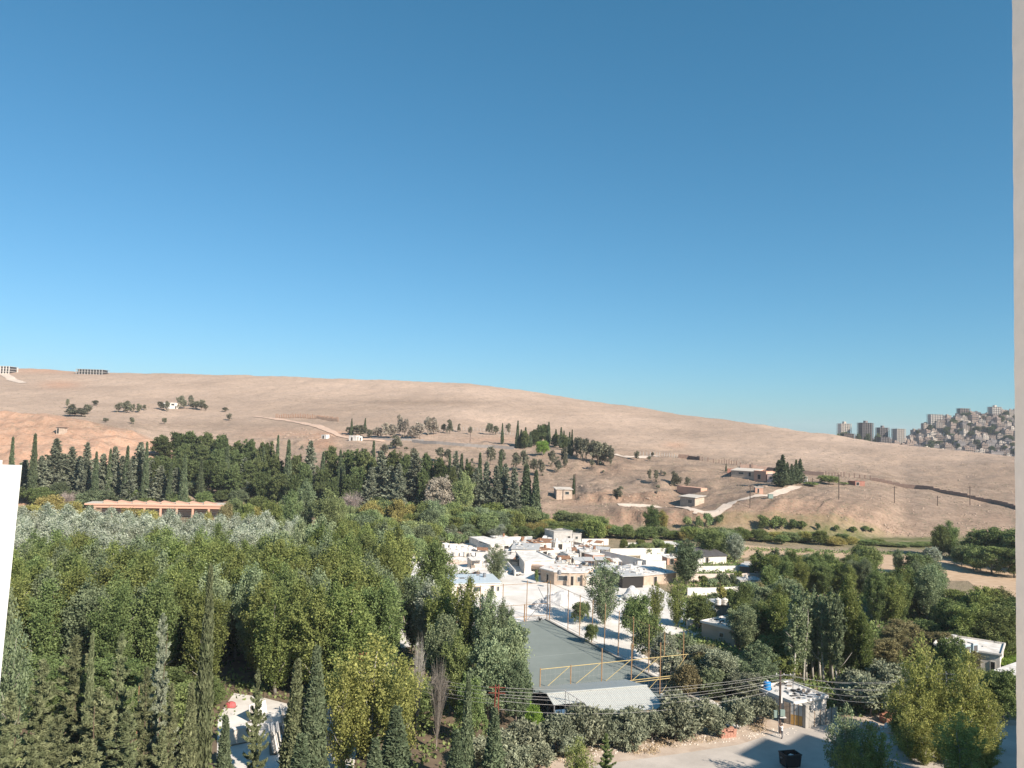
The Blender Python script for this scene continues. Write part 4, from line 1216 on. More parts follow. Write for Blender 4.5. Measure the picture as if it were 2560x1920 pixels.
# person -------------------------------------------------------------
def person():
    p = flat(1955, 1847)
    root = empty('person', p, .9); tag(root, 'person in a white top and dark trousers reaching up beside the power pole', 'person')
    V = [(0, 0, .94), (0, .01, 1.12), (0, 0, 1.36), (0, -.01, 1.50), (0, .01, 1.60), (0, .015, 1.70),
         (.09, 0, .88), (.10, .03, .48), (.11, .0, .09), (.11, .16, .04),
         (-.09, 0, .88), (-.11, -.03, .48), (-.12, -.06, .09), (-.12, .10, .04),
         (.19, 0, 1.40), (.25, .02, 1.13), (.24, .10, .90), (.24, .13, .80),
         (-.19, 0, 1.41), (-.30, .18, 1.48), (-.27, .34, 1.72), (-.26, .38, 1.81)]
    E = [(0, 1), (1, 2), (2, 3), (3, 4), (4, 5), (0, 6), (6, 7), (7, 8), (8, 9), (0, 10), (10, 11), (11, 12), (12, 13), (2, 14), (14, 15), (15, 16), (16, 17), (2, 18), (18, 19), (19, 20), (20, 21)]
    Rr = [.15, .135, .15, .055, .095, .085, .09, .062, .045, .035, .09, .062, .045, .035, .06, .045, .036, .03, .06, .045, .036, .03]
    me_ = bpy.data.meshes.new('body'); me_.from_pydata(V, E, [])
    ob = bpy.data.objects.new('body', me_); COL.objects.link(ob); ob.parent = root
    sk = ob.modifiers.new('skin', 'SKIN'); sk.use_smooth_shade = True
    for i, sv in enumerate(me_.skin_vertices[0].data):
        sv.radius = (Rr[i], Rr[i] * (.72 if i in (0, 1, 2) else 1)); sv.use_root = (i == 0)
    ob.modifiers.new('sub', 'SUBSURF').levels = 2; ob.modifiers['sub'].render_levels = 2
    m = bpy.data.materials.new('clothed_body'); m.use_nodes = True
    nt = m.node_tree; b = nt.nodes['Principled BSDF']; b.inputs['Roughness'].default_value = .85
    tc = nt.nodes.new('ShaderNodeTexCoord'); sp = nt.nodes.new('ShaderNodeSeparateXYZ'); nt.links.new(tc.outputs['Object'], sp.inputs[0])
    mr = nt.nodes.new('ShaderNodeMapRange'); mr.inputs['From Max'].default_value = 2.0; nt.links.new(sp.outputs['Z'], mr.inputs['Value'])
    cr = nt.nodes.new('ShaderNodeValToRGB'); cr.color_ramp.interpolation = 'CONSTANT'
    e = cr.color_ramp.elements
    e[0].position = 0; e[0].color = (.02, .02, .02, 1); e[1].position = .045; e[1].color = (.035, .04, .06, 1)
    for pos, c in ((.485, (.75, .74, .72, 1)), (.745, (.42, .25, .17, 1))):
        x = e.new(pos); x.color = c
    nt.links.new(mr.outputs[0], cr.inputs[0]); nt.links.new(cr.outputs[0], b.inputs['Base Color'])
    me_.materials.append(m)
    hair = MB(); n = 10; vs = [(0, .005, 1.80)]; fs = []
    for j in range(1, 5):
        th = j / 4 * 1.75
        for k in range(n):
            a = 2 * math.pi * k / n; back = .012 if math.sin(a) < 0 else 0
            vs.append((math.cos(a) * math.sin(th) * .098, .0 + math.sin(a) * math.sin(th) * .105 - back, 1.70 + math.cos(th) * .11))
    fs = [(0, 1 + k, 1 + (k + 1) % n) for k in range(n)] + [(1 + j * n + k, 1 + (j + 1) * n + k, 1 + (j + 1) * n + (k + 1) % n, 1 + j * n + (k + 1) % n) for j in range(3) for k in range(n)]
    hair.add(vs, fs).build('hair', M_BLACK, parent=root, smooth=True)
person()

# vehicles -----------------------------------------------------------
def wheel(parent, x, y, r, w=.2):
    o = MB().tube([(x, y - w / 2, r), (x, y + w / 2, r)], r, 14).build('wheel', M_RUBBER, parent=parent)
    MB().tube([(x, y - w / 2 - .01, r), (x, y + w / 2 + .01, r)], r * .55, 10).build('rim', M_STEEL, parent=o)
def car(label, p, rz, paint):
    root = empty('parked_car', p, rz); tag(root, label, 'car')
    prof = [(-2.05, .35), (-2.08, .75), (-1.95, .92), (-1.2, .98), (-.75, 1.42), (.75, 1.46), (1.35, 1.02), (1.95, .92), (2.1, .72), (2.1, .35)]
    n = len(prof); mb = MB(); vs = []
    for y, k in ((-.82, 1), (.82, 1)):
        for i, (x, z) in enumerate(prof): vs.append((x, y * (.8 if z > 1.2 else 1), z))
    mb.add(vs, [tuple(range(n)), tuple(range(2 * n - 1, n - 1, -1))] + [(i, n + i, n + (i + 1) % n, (i + 1) % n) for i in range(n)])
    mb.build('body', paint, parent=root)
    for s in (-1, 1):
        MB().add([(-1.08, s * .80, 1.0), (1.2, s * .80, 1.02), (.7, s * .69, 1.40), (-.7, s * .69, 1.37)], [(0, 1, 2, 3) if s < 0 else (3, 2, 1, 0)]).build('side_window', M_GLASS, parent=root)
        for x in (-1.3, 1.3): wheel(root, x, s * .72, .31)
        cube('headlight', M_WHITE, root, 2.02, s * .6 - .15, .68, 2.13, s * .6 + .15, .8)
    MB().add([(1.33, -.72, 1.05), (1.33, .72, 1.05), (.78, .6, 1.45), (.78, -.6, 1.45)], [(0, 1, 2, 3)]).build('windscreen', M_GLASS, parent=root)
    MB().add([(-1.20, .72, 1.01), (-1.20, -.72, 1.01), (-.78, -.6, 1.41), (-.78, .6, 1.41)], [(0, 1, 2, 3)]).build('rear_window', M_GLASS, parent=root)
    return root
car('white car parked beside the metal-roofed shelter', flat(1682, 1762), math.atan2(CU.y, CU.x) + math.pi * .98, M_CARW)
def truck(label, p, rz, cab, bed, L=4.6, load=None):
    root = empty('small_truck', p, rz); tag(root, label, 'truck', 'trucks in the stone yard')
    cube('chassis', M_BLACK, root, -L / 2, -.5, .45, L / 2, .5, .65)
    mb = MB(); c0 = L / 2 - 1.5
    mb.add([(c0, -.9, .6), (L / 2, -.9, .6), (L / 2, .9, .6), (c0, .9, .6), (c0, -.85, 2.05), (L / 2 - .45, -.85, 2.05), (L / 2 - .45, .85, 2.05), (c0, .85, 2.05), (L / 2, -.9, 1.25), (L / 2, .9, 1.25)],
           [(3, 2, 1, 0), (0, 1, 8, 5, 4), (2, 3, 7, 6, 9), (4, 5, 6, 7), (0, 4, 7, 3), (1, 2, 9, 8)])
    mb.add([(L / 2, -.8, 1.27), (L / 2, .8, 1.27), (L / 2 - .42, .78, 2.0), (L / 2 - .42, -.78, 2.0)], [(0, 1, 2, 3)], 1)
    mb.build('cab', cab, M_GLASS, parent=root)
    cube('bed', bed, root, -L / 2, -.95, .68, c0 - .1, .95, .85)
    for s in (-1, 1):
        cube('side_board', bed, root, -L / 2, s * .92 - .03, .85, c0 - .1, s * .92 + .03, 1.3)
        for x in (-L / 2 + .8, L / 2 - .8): wheel(root, x, s * .75, .38, .25)
    cube('tail_board', bed, root, -L / 2 - .03, -.95, .85, -L / 2 + .03, .95, 1.3)
    if load: cube('load', load, root, -L / 2 + .2, -.8, .86, c0 - .3, .8, 1.7)
truck('white truck parked beside the grey concrete building', flat(1374, 1356), 2.9, M_CARW, M_GREYW, 4.8, M_MARBLE)
truck('pale truck standing in the middle of the white yard', flat(1434, 1390), .4, M_CARW, M_KERB, 4.6)
truck('dusty brown truck left of the stone house', flat(1340, 1428), 2.5, M_RUST, M_WOOD, 5.2, M_RUB)
truck('dark truck parked at the foot of the round-headed yard tree', flat(1226, 1452), .1, M_BLACK, M_BLACK, 3.6)

# ------------------------------------------------------------------ buildings of the stone yard
house('stone_house', 'beige stone house with dark doors facing the rubble heap', 'house', [(1351, 1453), (1385, 1462), (1424, 1464), (1463, 1464)], 7.5, 2.9, M_STONEW, M_ROOFW, .3, .25,
      ((0, 'door', .45, .62, 0, 2.1), (1, 'window', .25, .85, 1.1, 2.2), (2, 'door', .02, .25, 0, 2.2), (2, 'window', .48, .7, .9, 2.0)), clutter=10, cl_mats=[M_ROOFW, M_MARBLE, M_PINKW])
for i, x in enumerate((1424, 1462)):
    o = empty('porch_column', flat(x, 1466)); tag(o, '%s square porch column of the stone house' % ('left' if i == 0 else 'right'), 'column', 'porch columns of the stone house'); cube('shaft', M_STONEW, o, -.2, -.2, 0, .2, .2, 3.05)
    cube('base', M_KERB, o, -.28, -.28, 0, .28, .28, .2)
tank('roof_tank', 'steel water tank on the stone house roof', flat(1398, 1436, 3.4), .45, .9, M_STEEL, M_STEEL)
house('blue_roofed_shed', 'long shed with a pale blue metal roof behind the poplars', 'shed', [(1128, 1492), (1250, 1489)], 8.5, 2.7, M_CREAM, M_BLUER, .35, .12, ((0, 'door', .80, .87, 0, 2.2), (0, 'window', .93, .98, 1.0, 2.0), (0, 'door', .12, .17, 0, 2.0), (0, 'window', .45, .6, 1.0, 2.0)), slope=.03, clutter=5)
house('block_house', 'cream building with a shaded side in the middle of the yard', 'building', [(1289, 1404), (1311, 1434), (1330, 1427)], 6, 2.4, M_CREAM, M_ROOFW, .15, .2, ((0, 'door', .3, .42, 0, 2.0),), parapet=.3)
house('workshop', 'white workshop shed behind the round-headed yard tree', 'shed', [(1226, 1386), (1282, 1382)], 8, 2.6, M_WHITE, M_ROOFW, .2, .15, ((0, 'door', .6, .8, 0, 2.2),), slope=.05)
house('workshop', 'low shed with a dusty grey roof behind the cream building', 'shed', [(1278, 1394), (1345, 1397)], 9, 2.4, M_CREAM, M_GREYR, .3, .12, ((0, 'door', .2, .35, 0, 2.0), (0, 'door', .6, .7, 0, 2.0)), slope=.04, clutter=12)
house('workshop', 'small shed with a rusty edged roof at the back of the yard', 'shed', [(1334, 1378), (1378, 1377)], 6, 2.4, M_WHITE, M_RUST, .25, .12, ((0, 'door', .3, .5, 0, 2.0),), clutter=6)
house('workshop', 'flat white shed at the far left of the yard buildings', 'shed', [(1195, 1368), (1232, 1366)], 6, 2.2, M_WHITE, M_ROOFW, .2, .12, ((0, 'door', .3, .6, 0, 1.9),))
house('workshop', 'flat white shed right of the pale truck', 'shed', [(1420, 1408), (1446, 1407)], 5, 2.3, M_WHITE, M_ROOFW, .2, .12, ((0, 'door', .3, .55, 0, 1.9),), clutter=5)
house('workshop', 'cream shed near the long shaded wall', 'shed', [(1450, 1398), (1480, 1399)], 5, 2.1, M_CREAM, M_ROOFW, .2, .12, ((0, 'door', .1, .5, 0, 1.9),), clutter=6)
house('workshop', 'reddish flat shed in front of the long shaded wall', 'shed', [(1482, 1410), (1510, 1408)], 4, 2.3, M_PINKW, M_ROOFW, .2, .12, ((0, 'window', .2, .5, 1, 1.8),))
house('workshop', 'low white shed left of the cream yard building', 'shed', [(1350, 1396), (1384, 1394)], 5, 2.2, M_WHITE, M_RUST, .2, .1, ((0, 'door', .2, .5, 0, 1.9),), clutter=4)
for lb, fr, dp, hh, w_, rf in (('tiny white store between the workshop and the cream building', [(1262, 1408), (1284, 1407)], 4, 2.0, M_WHITE, M_ROOFW), ('low white lean-to behind the stone house', [(1392, 1428), (1420, 1428)], 4, 2.0, M_WHITE, M_GREYR),
        ('squat cream store right of the dusty truck', [(1362, 1412), (1386, 1412)], 4, 1.9, M_CREAM, M_ROOFW), ('flat store below the grey concrete building', [(1388, 1374), (1424, 1374)], 4, 2.0, M_WHITE, M_ROOFW), ('small store with a rusty roof below the annex', [(1446, 1382), (1474, 1384)], 4, 1.9, M_CREAM, M_RUST),
        ('low white store at the left end of the shaded wall', [(1470, 1392), (1496, 1394)], 3, 1.9, M_WHITE, M_ROOFW), ('narrow white store behind the low grey-roofed shed', [(1290, 1374), (1328, 1374)], 5, 2.1, M_WHITE, M_ROOFW), ('flat roofed store at the back left of the yard', [(1240, 1362), (1276, 1361)], 5, 2.0, M_CREAM, M_ROOFW),
        ('cream lean-to right of the stone house', [(1466, 1464), (1500, 1462)], 5, 2.2, M_CREAM, M_GREYR), ('pale store behind the loose tree', [(1512, 1440), (1548, 1440)], 6, 2.2, M_WHITE, M_ROOFW), ('grey lean-to right of the pale store', [(1552, 1436), (1590, 1442)], 5, 2.0, M_GREYW, M_GREYR),
        ('low pink store inside the gardens', [(1668, 1412), (1700, 1412)], 4, 1.8, M_PINKW, M_ROOFW), ('long low roof along the long pinkish wall', [(1850, 1470), (1906, 1470)], 4, 1.8, M_WHITE, M_GREYR)):
    house('store_shed', lb, 'shed', fr, dp, hh, w_, rf, .2, .12, ((0, 'door', .2, .5, 0, 1.7),), clutter=7)
house('concrete_building', 'grey concrete building with a taller left block at the back of the yard', 'building', [(1384, 1358), (1430, 1356)], 6, 3.4, M_GREYW, M_KERB, .05, .15, ((0, 'door', .75, .9, 0, 2.1),), parapet=.25)
house('concrete_annex', 'lower grey annex right of the concrete building', 'building', [(1431, 1356), (1453, 1355)], 5, 2.5, M_GREYW, M_KERB, .05, .12, ((0, 'window', .3, .6, 1, 1.9),), parapet=.2)
house('dusty_shed', 'grey-roofed open shed with a dark front behind the loose tree', 'shed', [(1556, 1471), (1607, 1469)], 12, 2.7, M_DARK, M_GREYR, .4, .12, (), slope=.02, clutter=26)  # closed walls painted near-black as the shade of an open interior
house('dusty_shed', 'long shed with a dusty white roof right of the open one', 'shed', [(1609, 1464), (1690, 1456)], 10, 2.3, M_STONEW, M_ROOFW, .4, .12, ((0, 'door', .3, .4, 0, 1.9),), slope=.02, clutter=26)
house('garden_house', 'small white house with two dark windows among the garden walls', 'house', [(1660, 1386), (1697, 1386)], 6, 2.9, M_WHITE, M_ROOFW, .4, .15, ((0, 'window', .25, .42, .9, 2.2), (0, 'window', .6, .78, .9, 2.2)))
house('dark_roofed_house', 'house with a dark sloping roof behind the garden walls', 'house', [(1758, 1411), (1816, 1409)], 8, 2.2, M_WHITE, M_DARKR, .5, .15, ((0, 'door', .1, .22, 0, 2.0),), slope=.14)
house('garden_shed', 'low dark-roofed shed at the end of the garden walls', 'shed', [(1850, 1432), (1925, 1440)], 4, 1.7, M_BROWNW, M_GREYR, .3, .1, (), slope=.05)
for nm, lb, px, h, m in (('garden_wall', 'short white wall left of the first garden bushes', [(1454, 1363), (1521, 1363)], 2.0, M_WHITE), ('garden_wall', 'white wall among the bushes near the small white house', [(1557, 1373), (1598, 1373)], 2.0, M_WHITE),
                         ('garden_wall', 'long white wall left of the small white house', [(1519, 1389), (1672, 1388)], 2.1, M_WHITE), ('garden_wall', 'long grey-shaded wall slanting through the yard', [(1503, 1400), (1560, 1414), (1616, 1428)], 2.8, M_CREAM),
                         ('garden_wall', 'pale wall behind the dusty white shed roof', [(1593, 1426), (1664, 1425)], 2.4, M_CREAM), ('garden_wall', 'long pinkish wall across the middle of the gardens', [(1720, 1456), (1932, 1453)], 2.0, mat('pinkish_render', (.66, .55, .48), .9, 0, .8, (.55, .45, .39), .1)),
                         ('garden_wall', 'white wall with pillars behind the long pinkish wall', [(1716, 1432), (1850, 1430)], 1.7, M_WHITE), ('garden_wall', 'white wall in front of the long pinkish wall', [(1718, 1490), (1826, 1488), (1880, 1486)], 1.8, M_WHITE),
                         ('garden_wall', 'white wall below the small white house', [(1600, 1402), (1712, 1400)], 1.8, M_WHITE), ('garden_wall', 'short white wall between the dark roof and the poplar', [(1730, 1412), (1756, 1412)], 1.8, M_WHITE),
                         ('garden_wall', 'white yard wall left of the slab store', [(1100, 1400), (1118, 1384)], 1.5, M_WHITE), ('garden_wall', 'low white wall across the back of the yard', [(1200, 1357), (1330, 1353)], 1.6, M_WHITE), ('garden_wall', 'white wall beside the open shed', [(1500, 1452), (1552, 1462)], 1.9, M_WHITE),
                         ('garden_wall', 'slanting white wall between the yard tree and the cream building', [(1268, 1416), (1288, 1440)], 1.4, M_WHITE), ('garden_wall', 'white wall right of the white-roofed hut', [(1904, 1566), (1960, 1556)], 1.6, M_WHITE), ('garden_wall', 'white wall at the far end of the gardens', [(1860, 1418), (1940, 1424)], 1.6, M_WHITE),
                         ('garden_wall', 'short shaded wall beside the concrete annex', [(1434, 1372), (1470, 1380)], 2.2, M_STONEW), ('garden_wall', 'low white wall beside the white-roofed hut', [(1716, 1570), (1776, 1568)], 1.4, M_WHITE)):
    wall_px(nm, lb, px, h, m, group='walls of the yard and gardens')
ct = house('metal_container', 'grey ribbed metal container under two drums', 'container', [(1787, 1546), (1822, 1546)], 5, 2.7, M_GREYR, M_GREYR, .02, .08, ())
a_, b_ = flat(1787, 1546), flat(1822, 1546)
for i in range(11):
    cube('rib', M_STEEL, ct, (b_ - a_).x * i / 10 - .04, -.06, .1, (b_ - a_).x * i / 10 + .04, 0, 2.6)
for i, x in enumerate((1795, 1812)):
    tank('white_drum', '%s white drum on the metal container' % ('left' if i == 0 else 'right'), flat(x, 1512, 2.8), .62, 1.25, M_WHITE, M_WHITE, 'drum', 'drums on the container')
roof_hut('white_roofed_hut', 'square hut with a littered white roof among the trees', ((1837, 1577), (1902, 1562), (1776, 1553)), 2.7, M_STONEW, 44, openings=(('left', 'window', .55, .68, 1.0, 1.8),), seed=9)
house('flat_roofed_house', 'long white flat-roofed house behind the yellowing poplars', 'house', [(2340, 1662), (2420, 1676), (2500, 1690)], 8, 3.0, M_CREAM, M_ROOFW, .3, .2, ((1, 'door', .7, .85, 0, 2.0), (1, 'window', .2, .4, 1, 2)), parapet=.25, clutter=6)
for i, (x, y) in enumerate(((2413, 1634), (2432, 1631))):
    o = empty('air_cooler', flat(x, y, 3.2), .4); tag(o, '%s pale blue-grey cooler box on the white flat roof' % ('left' if i == 0 else 'right'), 'air cooler', 'cooler boxes on the flat roof')
    cube('casing', mat('pale_blue_grey', (.42, .50, .54), .5), o, -.55, -.5, .1, .55, .5, 1.5); cube('lid', M_WHITE, o, -.6, -.55, 1.5, .6, .55, 1.58); cube('grille', M_DARKR, o, -.4, -.53, .3, .4, -.5, 1.2)
    for s in (-1, 1): cube('foot', M_STEEL, o, s * .45 - .05, -.45, 0, s * .45 + .05, .45, .1)
house('terrace_house', 'pinkish terrace building with roof railings at the right edge', 'house', [(2486, 1722), (2600, 1752)], 9, 2.5, M_CREAM, M_ROOFW, .3, .2, ((0, 'door', .2, .35, 0, 2.0), (0, 'window', .5, .65, 1, 2)))
rl = empty('roof_railing', flat(2495, 1700, 2.7)); tag(rl, 'grey pipe railing on the terrace building', 'railing')
r0, r1 = flat(2492, 1690, 2.7), flat(2590, 1712, 2.7)
for z in (.5, 1.0): bar(rl, 'rail', M_STEEL, r0 - rl.location + Vector((0, 0, z)), r1 - rl.location + Vector((0, 0, z)), .04)
for i in range(6):
    p = r0.lerp(r1, i / 5) - rl.location; bar(rl, 'post', M_STEEL, p, p + Vector((0, 0, 1.0)), .04)

# stone stock and rubble in the yard ---------------------------------
heap('rubble_heap', 'biggest white marble rubble heap in front of the stone house', (1405, 1508), 5.4, 3.6, 2.7, M_CHIP, 11, 60)
heap('rubble_heap', 'white rubble heap against the far end of the court', (1352, 1520), 2.2, 2.6, 1.9, M_CHIP, 12, 30)
heap('rubble_heap', 'smooth grey-white heap beside the open shed', (1585, 1496), 3.2, 2.4, 2.6, M_CHIP, 13, 16)
heap('rubble_heap', 'low white heap right of the smooth grey-white one', (1622, 1528), 2.0, 1.6, 1.2, M_CHIP, 14, 14)
heap('rubble_heap', 'stony heap above the blue-roofed shed', (1130, 1452), 4.2, 2.0, 1.1, M_CHIP, 15, 50)
heap('rubble_heap', 'brownish spoil heap left of the round-headed tree', (1138, 1408), 4.5, 2.0, .9, M_RUB, 16, 20)
heap('rubble_heap', 'pale heap glimpsed between the grove and the yard', (1018, 1545), 2.4, 1.6, 1.2, M_RUB, 17, 20)
_r = random.Random(8)
def slab_stack(label, p, rz, n, L, hgt, group, tilt=.16):
    root = empty('slab_stack', p, rz); tag(root, label, 'slab stack', group)
    cube('rack', M_WOOD, root, -L / 2, -.1, 0, L / 2, n * .13 + .1, .15)
    for i in range(n):
        q = cube('slab', _r.choice([M_MARBLE, M_MARBLE, M_LIME, M_ROOFW]), root, -L / 2 * _r.uniform(.8, 1), i * .14, .15, L / 2 * _r.uniform(.8, 1), i * .14 + .09, .15 + hgt * _r.uniform(.85, 1.05)); q.rotation_euler = (-tilt, 0, 0)
k = 0
for row, (xa, xb, y, n) in enumerate(((1118, 1215, 1372, 7), (1122, 1222, 1381, 8), (1130, 1225, 1391, 8))):
    for i in range(n):
        x = xa + (xb - xa) * i / (n - 1)
        slab_stack('%s stack of white slabs from the left in the %s row of the slab store' % (ORD[i], ('back', 'middle', 'front')[row]), flat(x, y + (x - xa) * .05), _r.uniform(-.5, .5) + (1.2 if (i + row) % 3 == 0 else 0), _r.randint(5, 9), _r.uniform(2.0, 3.2), _r.uniform(1.0, 1.6), 'stacks in the slab store')
for i in range(54):
    x, y = _r.uniform(1240, 1500), _r.uniform(1358, 1440)
    if 1285 < x < 1335 and y > 1398: continue
    p = flat(x, y); s = _r.uniform(.5, 1.5)
    o = link('stone_block', _unit(_r.choice([M_MARBLE, M_LIME, M_ROOFW, M_GREYW])), None, (p.x, p.y, s * .3), (0, 0, _r.uniform(0, 3)), (s * _r.uniform(1, 2), s, s * .6))
    tag(o, 'rough pale stone block lying among the yard sheds', 'stone block', 'rough blocks lying in the yard')
SCR = ['left of the yard tree', 'behind the yard tree', 'beside the workshop sheds', 'near the stone house', 'beside the cream building', 'below the concrete building', 'near the pale truck', 'beside the long shaded wall', 'at the back of the yard', 'behind the stone house', 'beside the dusty truck', 'between the sheds', 'near the flat white sheds', 'by the slab store', 'above the blue-roofed shed', 'near the smooth grey heap']
for i, (x, y) in enumerate(((1205, 1408), (1262, 1396), (1282, 1390), (1370, 1440), (1300, 1438), (1400, 1366), (1448, 1394), (1492, 1396), (1320, 1362), (1432, 1436), (1352, 1420), (1398, 1398), (1416, 1420), (1185, 1400), (1195, 1438), (1560, 1505))):
    root = empty('scrap_pile', flat(x, y), _r.uniform(0, 3)); tag(root, 'pile of scrap sheets and stone ' + SCR[i], 'scrap pile', 'scrap piles in the stone yard')
    for k in range(9):
        a, b = _r.uniform(-1.4, 1.4), _r.uniform(-1, 1); L, w_ = _r.uniform(.4, 1.8), _r.uniform(.2, .7); z = _r.uniform(0, .5)
        q = cube('scrap_piece', _r.choice([M_RUST, M_GREYW, M_WOOD, M_MARBLE, M_STEEL, M_DARKR, M_LIME]), root, a, b, z, a + L, b + w_, z + _r.uniform(.06, .5)); q.rotation_euler = (_r.uniform(-.3, .3), _r.uniform(-.3, .3), _r.uniform(0, 3))
def lean_to(label, p, rz, W, D_, h, rf, seed):
    r = random.Random(seed)
    root = empty('open_lean_to', p, rz); tag(root, label, 'lean-to', 'open lean-tos in the stone yard')
    for x in (0.1, W - .1):
        for y, hh in ((.1, h), (D_ - .1, h + .35)): cube('post', M_WOOD, root, x - .06, y - .06, 0, x + .06, y + .06, hh)
    n = max(2, int(W / 1.1))
    for i in range(n):
        q = cube('roof_sheet', rf if r.random() < .75 else r.choice([M_RUST, M_GREYR, M_ROOFW]), root, W * i / n - .02, -.2, h + .16, W * (i + 1) / n - .04, D_ + .2, h + .21); q.rotation_euler = (math.atan2(.35, D_), 0, 0); q.location.z += r.uniform(-.03, .03)
    if r.random() < .7: cube('back_wall', r.choice([M_WHITE, M_GREYW, M_CREAM]), root, 0, D_ - .15, 0, W, D_, h + .2)
    for k in range(4): cube('stored_block', r.choice([M_MARBLE, M_LIME, M_WOOD]), root, r.uniform(.3, W - 1), r.uniform(.3, D_ - 1), 0, r.uniform(.3, W - 1) + .8, r.uniform(.3, D_ - 1) + .6, r.uniform(.4, 1.1))
for ri, (rn, xs, y) in enumerate((('back', (1212, 1246, 1300, 1336, 1404, 1462), 1366), ('middle', (1196, 1258, 1318, 1356, 1412, 1436, 1476), 1388), ('front', (1176, 1264, 1336, 1400, 1440, 1486, 1524), 1418))):
    for i, x in enumerate(xs):
        lean_to('%s open lean-to from the left in the %s of the stone yard' % (ORD[i], rn), flat(x + _r.uniform(-5, 5), y + _r.uniform(-5, 6)), _r.choice([0, 0, .3, -.4, 1.2]) + _r.uniform(-.15, .15), _r.uniform(3, 5.5), _r.uniform(2.4, 3.6), _r.uniform(1.6, 2.2), _r.choice([M_ROOFW, M_ROOFW, M_GREYR, M_RUST]), i + 40 * ri)
# foreground slab racks
for i, (x, y, n, L, hh, rz) in enumerate(((722, 1822, 7, 3.2, 2.2, 1.9), (838, 1812, 6, 2.8, 2.0, 1.9), (700, 1872, 8, 3.2, 2.3, 1.9), (650, 1800, 5, 2.6, 1.8, 1.2), (828, 1868, 7, 3.0, 2.2, 1.9), (600, 1860, 6, 2.8, 1.6, .6))):
    slab_stack('%s rack of leaning marble slabs from the left in the foreground slab yard' % ORD[[2, 5, 3, 1, 4, 0][i]], flat(x, y), rz, n, L, hh, 'racks in the foreground slab yard', .22)
for i in range(14):
    p = flat(_r.uniform(590, 840), _r.uniform(1800, 1915)); s = _r.uniform(.5, 1.3)
    o = link('stone_block', _unit(_r.choice([M_MARBLE, M_ROOFW])), None, (p.x, p.y, s * .25), (0, 0, _r.uniform(0, 3)), (s * _r.uniform(1, 2), s, s * .5)); tag(o, 'white offcut block on the ground of the foreground slab yard', 'stone block', 'offcuts in the foreground slab yard')
tp = empty('tarp_bundle', flat(577, 1768)); tag(tp, 'rounded red cover beside the foreground slab yard', 'tarp')
mb = MB(); n = 12
pr = [(.62, 0), (.64, .3), (.55, .55), (.3, .68), (.03, .7)]
vs = [(math.cos(2 * math.pi * k / n) * q * (1.0 + .08 * math.sin(3 * k)), math.sin(2 * math.pi * k / n) * q * .7, z) for q, z in pr for k in range(n)]
mb.add(vs, [(i * n + k, i * n + (k + 1) % n, (i + 1) * n + (k + 1) % n, (i + 1) * n + k) for i in range(4) for k in range(n)]); mb.build('cover', mat('red_tarp', (.50, .12, .12), .6, .2, 3.0), parent=tp)
cube('base_board', M_WOOD, tp, -.7, -.5, -.02, .7, .5, .05)
# lattice panel on a rusty frame among the conifers
lp = flat(362, 1850); lt = empty('mesh_screen', lp, .2); tag(lt, 'white mesh screen on rusty posts among the foreground conifers', 'metal frame')
zt0 = at(362, 1708, lp.y).z; zt1 = at(362, 1686, lp.y).z
for x in (-.9, -.1, .6): bar(lt, 'post', M_RUST, (x, 0, 0), (x, 0, zt0), .05)
bar(lt, 'brace', M_RUST, (-.9, 0, zt0 * .25), (.6, 0, zt0 * .55), .03)
for i in range(6): bar(lt, 'bar', M_WHITE, (-.35 + i * .19, 0, zt0 - .1), (-.35 + i * .19, 0, zt1), .02, 4)
for i in range(6): bar(lt, 'bar', M_WHITE, (-.4, 0, zt0 - .1 + (zt1 - zt0 + .1) * i / 5), (.65 if i < 3 else 1.1, 0, zt0 - .1 + (zt1 - zt0 + .1) * i / 5), .02, 4)

# ------------------------------------------------------------------ things on the hill
def pavilion():
    a, b = at(236, 1302, 283), at(561, 1290, 290)
    W = math.hypot(b.x - a.x, b.y - a.y); root = empty('pavilion', (a.x, a.y, 0), math.atan2(b.y - a.y, b.x - a.x)); tag(root, 'long pink open pavilion with a flat roof and wedge skylights', 'pavilion')
    zr = 4.6
    cube('roof', M_PINKW, root, -3.5, -.6, zr, W + .5, 7.5, zr + .55); cube('roof_deck', M_LIME, root, -3.3, -.4, zr + .55, W + .3, 7.3, zr + .62)
    cube('beam', M_PINKW, root, -.4, -.3, zr - .9, W + .2, .2, zr - .02)
    cube('back_wall', M_STONEW, root, 0, 6.8, -.2, W, 7.1, zr - .02)
    n = 9
    for i in range(n):
        x = W * i / (n - 1); cube('column', M_PINKW, root, x - .35, -.25, -.2, x + .35, .25, zr - .9)
    for i in range(8):
        x = 2.5 + i * (W - 5) / 8
        MB().add([(0, 0, 0), (4.2, 0, 0), (4.2, 3.5, 0), (0, 3.5, 0), (0, 0, .9), (0, 3.5, .9)], [(3, 2, 1, 0), (0, 1, 4), (2, 3, 5), (1, 2, 5, 4), (3, 0, 4, 5)]).build('skylight', M_PINKW, parent=root, loc=(x, .6, zr + .62))
    for i in range(n - 1):
        x = W * i / (n - 1) + .5
        for k in range(5): cube('louvre', M_DARKR, root, x, -.02, .5 + k * .6, x + W / (n - 1) - 1.0, .03, .62 + k * .6)
pavilion()
HM = [M_ROOFW, M_LIME]
house('hill_house', 'pale-roofed hut behind the willows at the foot of the slope', 'house', [(1391, 1249), (1430, 1247)], 6, 3.0, M_STONEW, M_LIME, .6, .2, ((0, 'window', .55, .8, 1.0, 2.2),), hill=True, slope=.08)
house('hill_house', 'small house with a pale overhanging roof beside the hill road', 'house', [(1700, 1266), (1737, 1266)], 6, 3.0, M_STONEW, M_LIME, .8, .2, ((0, 'window', .55, .8, .8, 2.1),), hill=True, slope=.1)
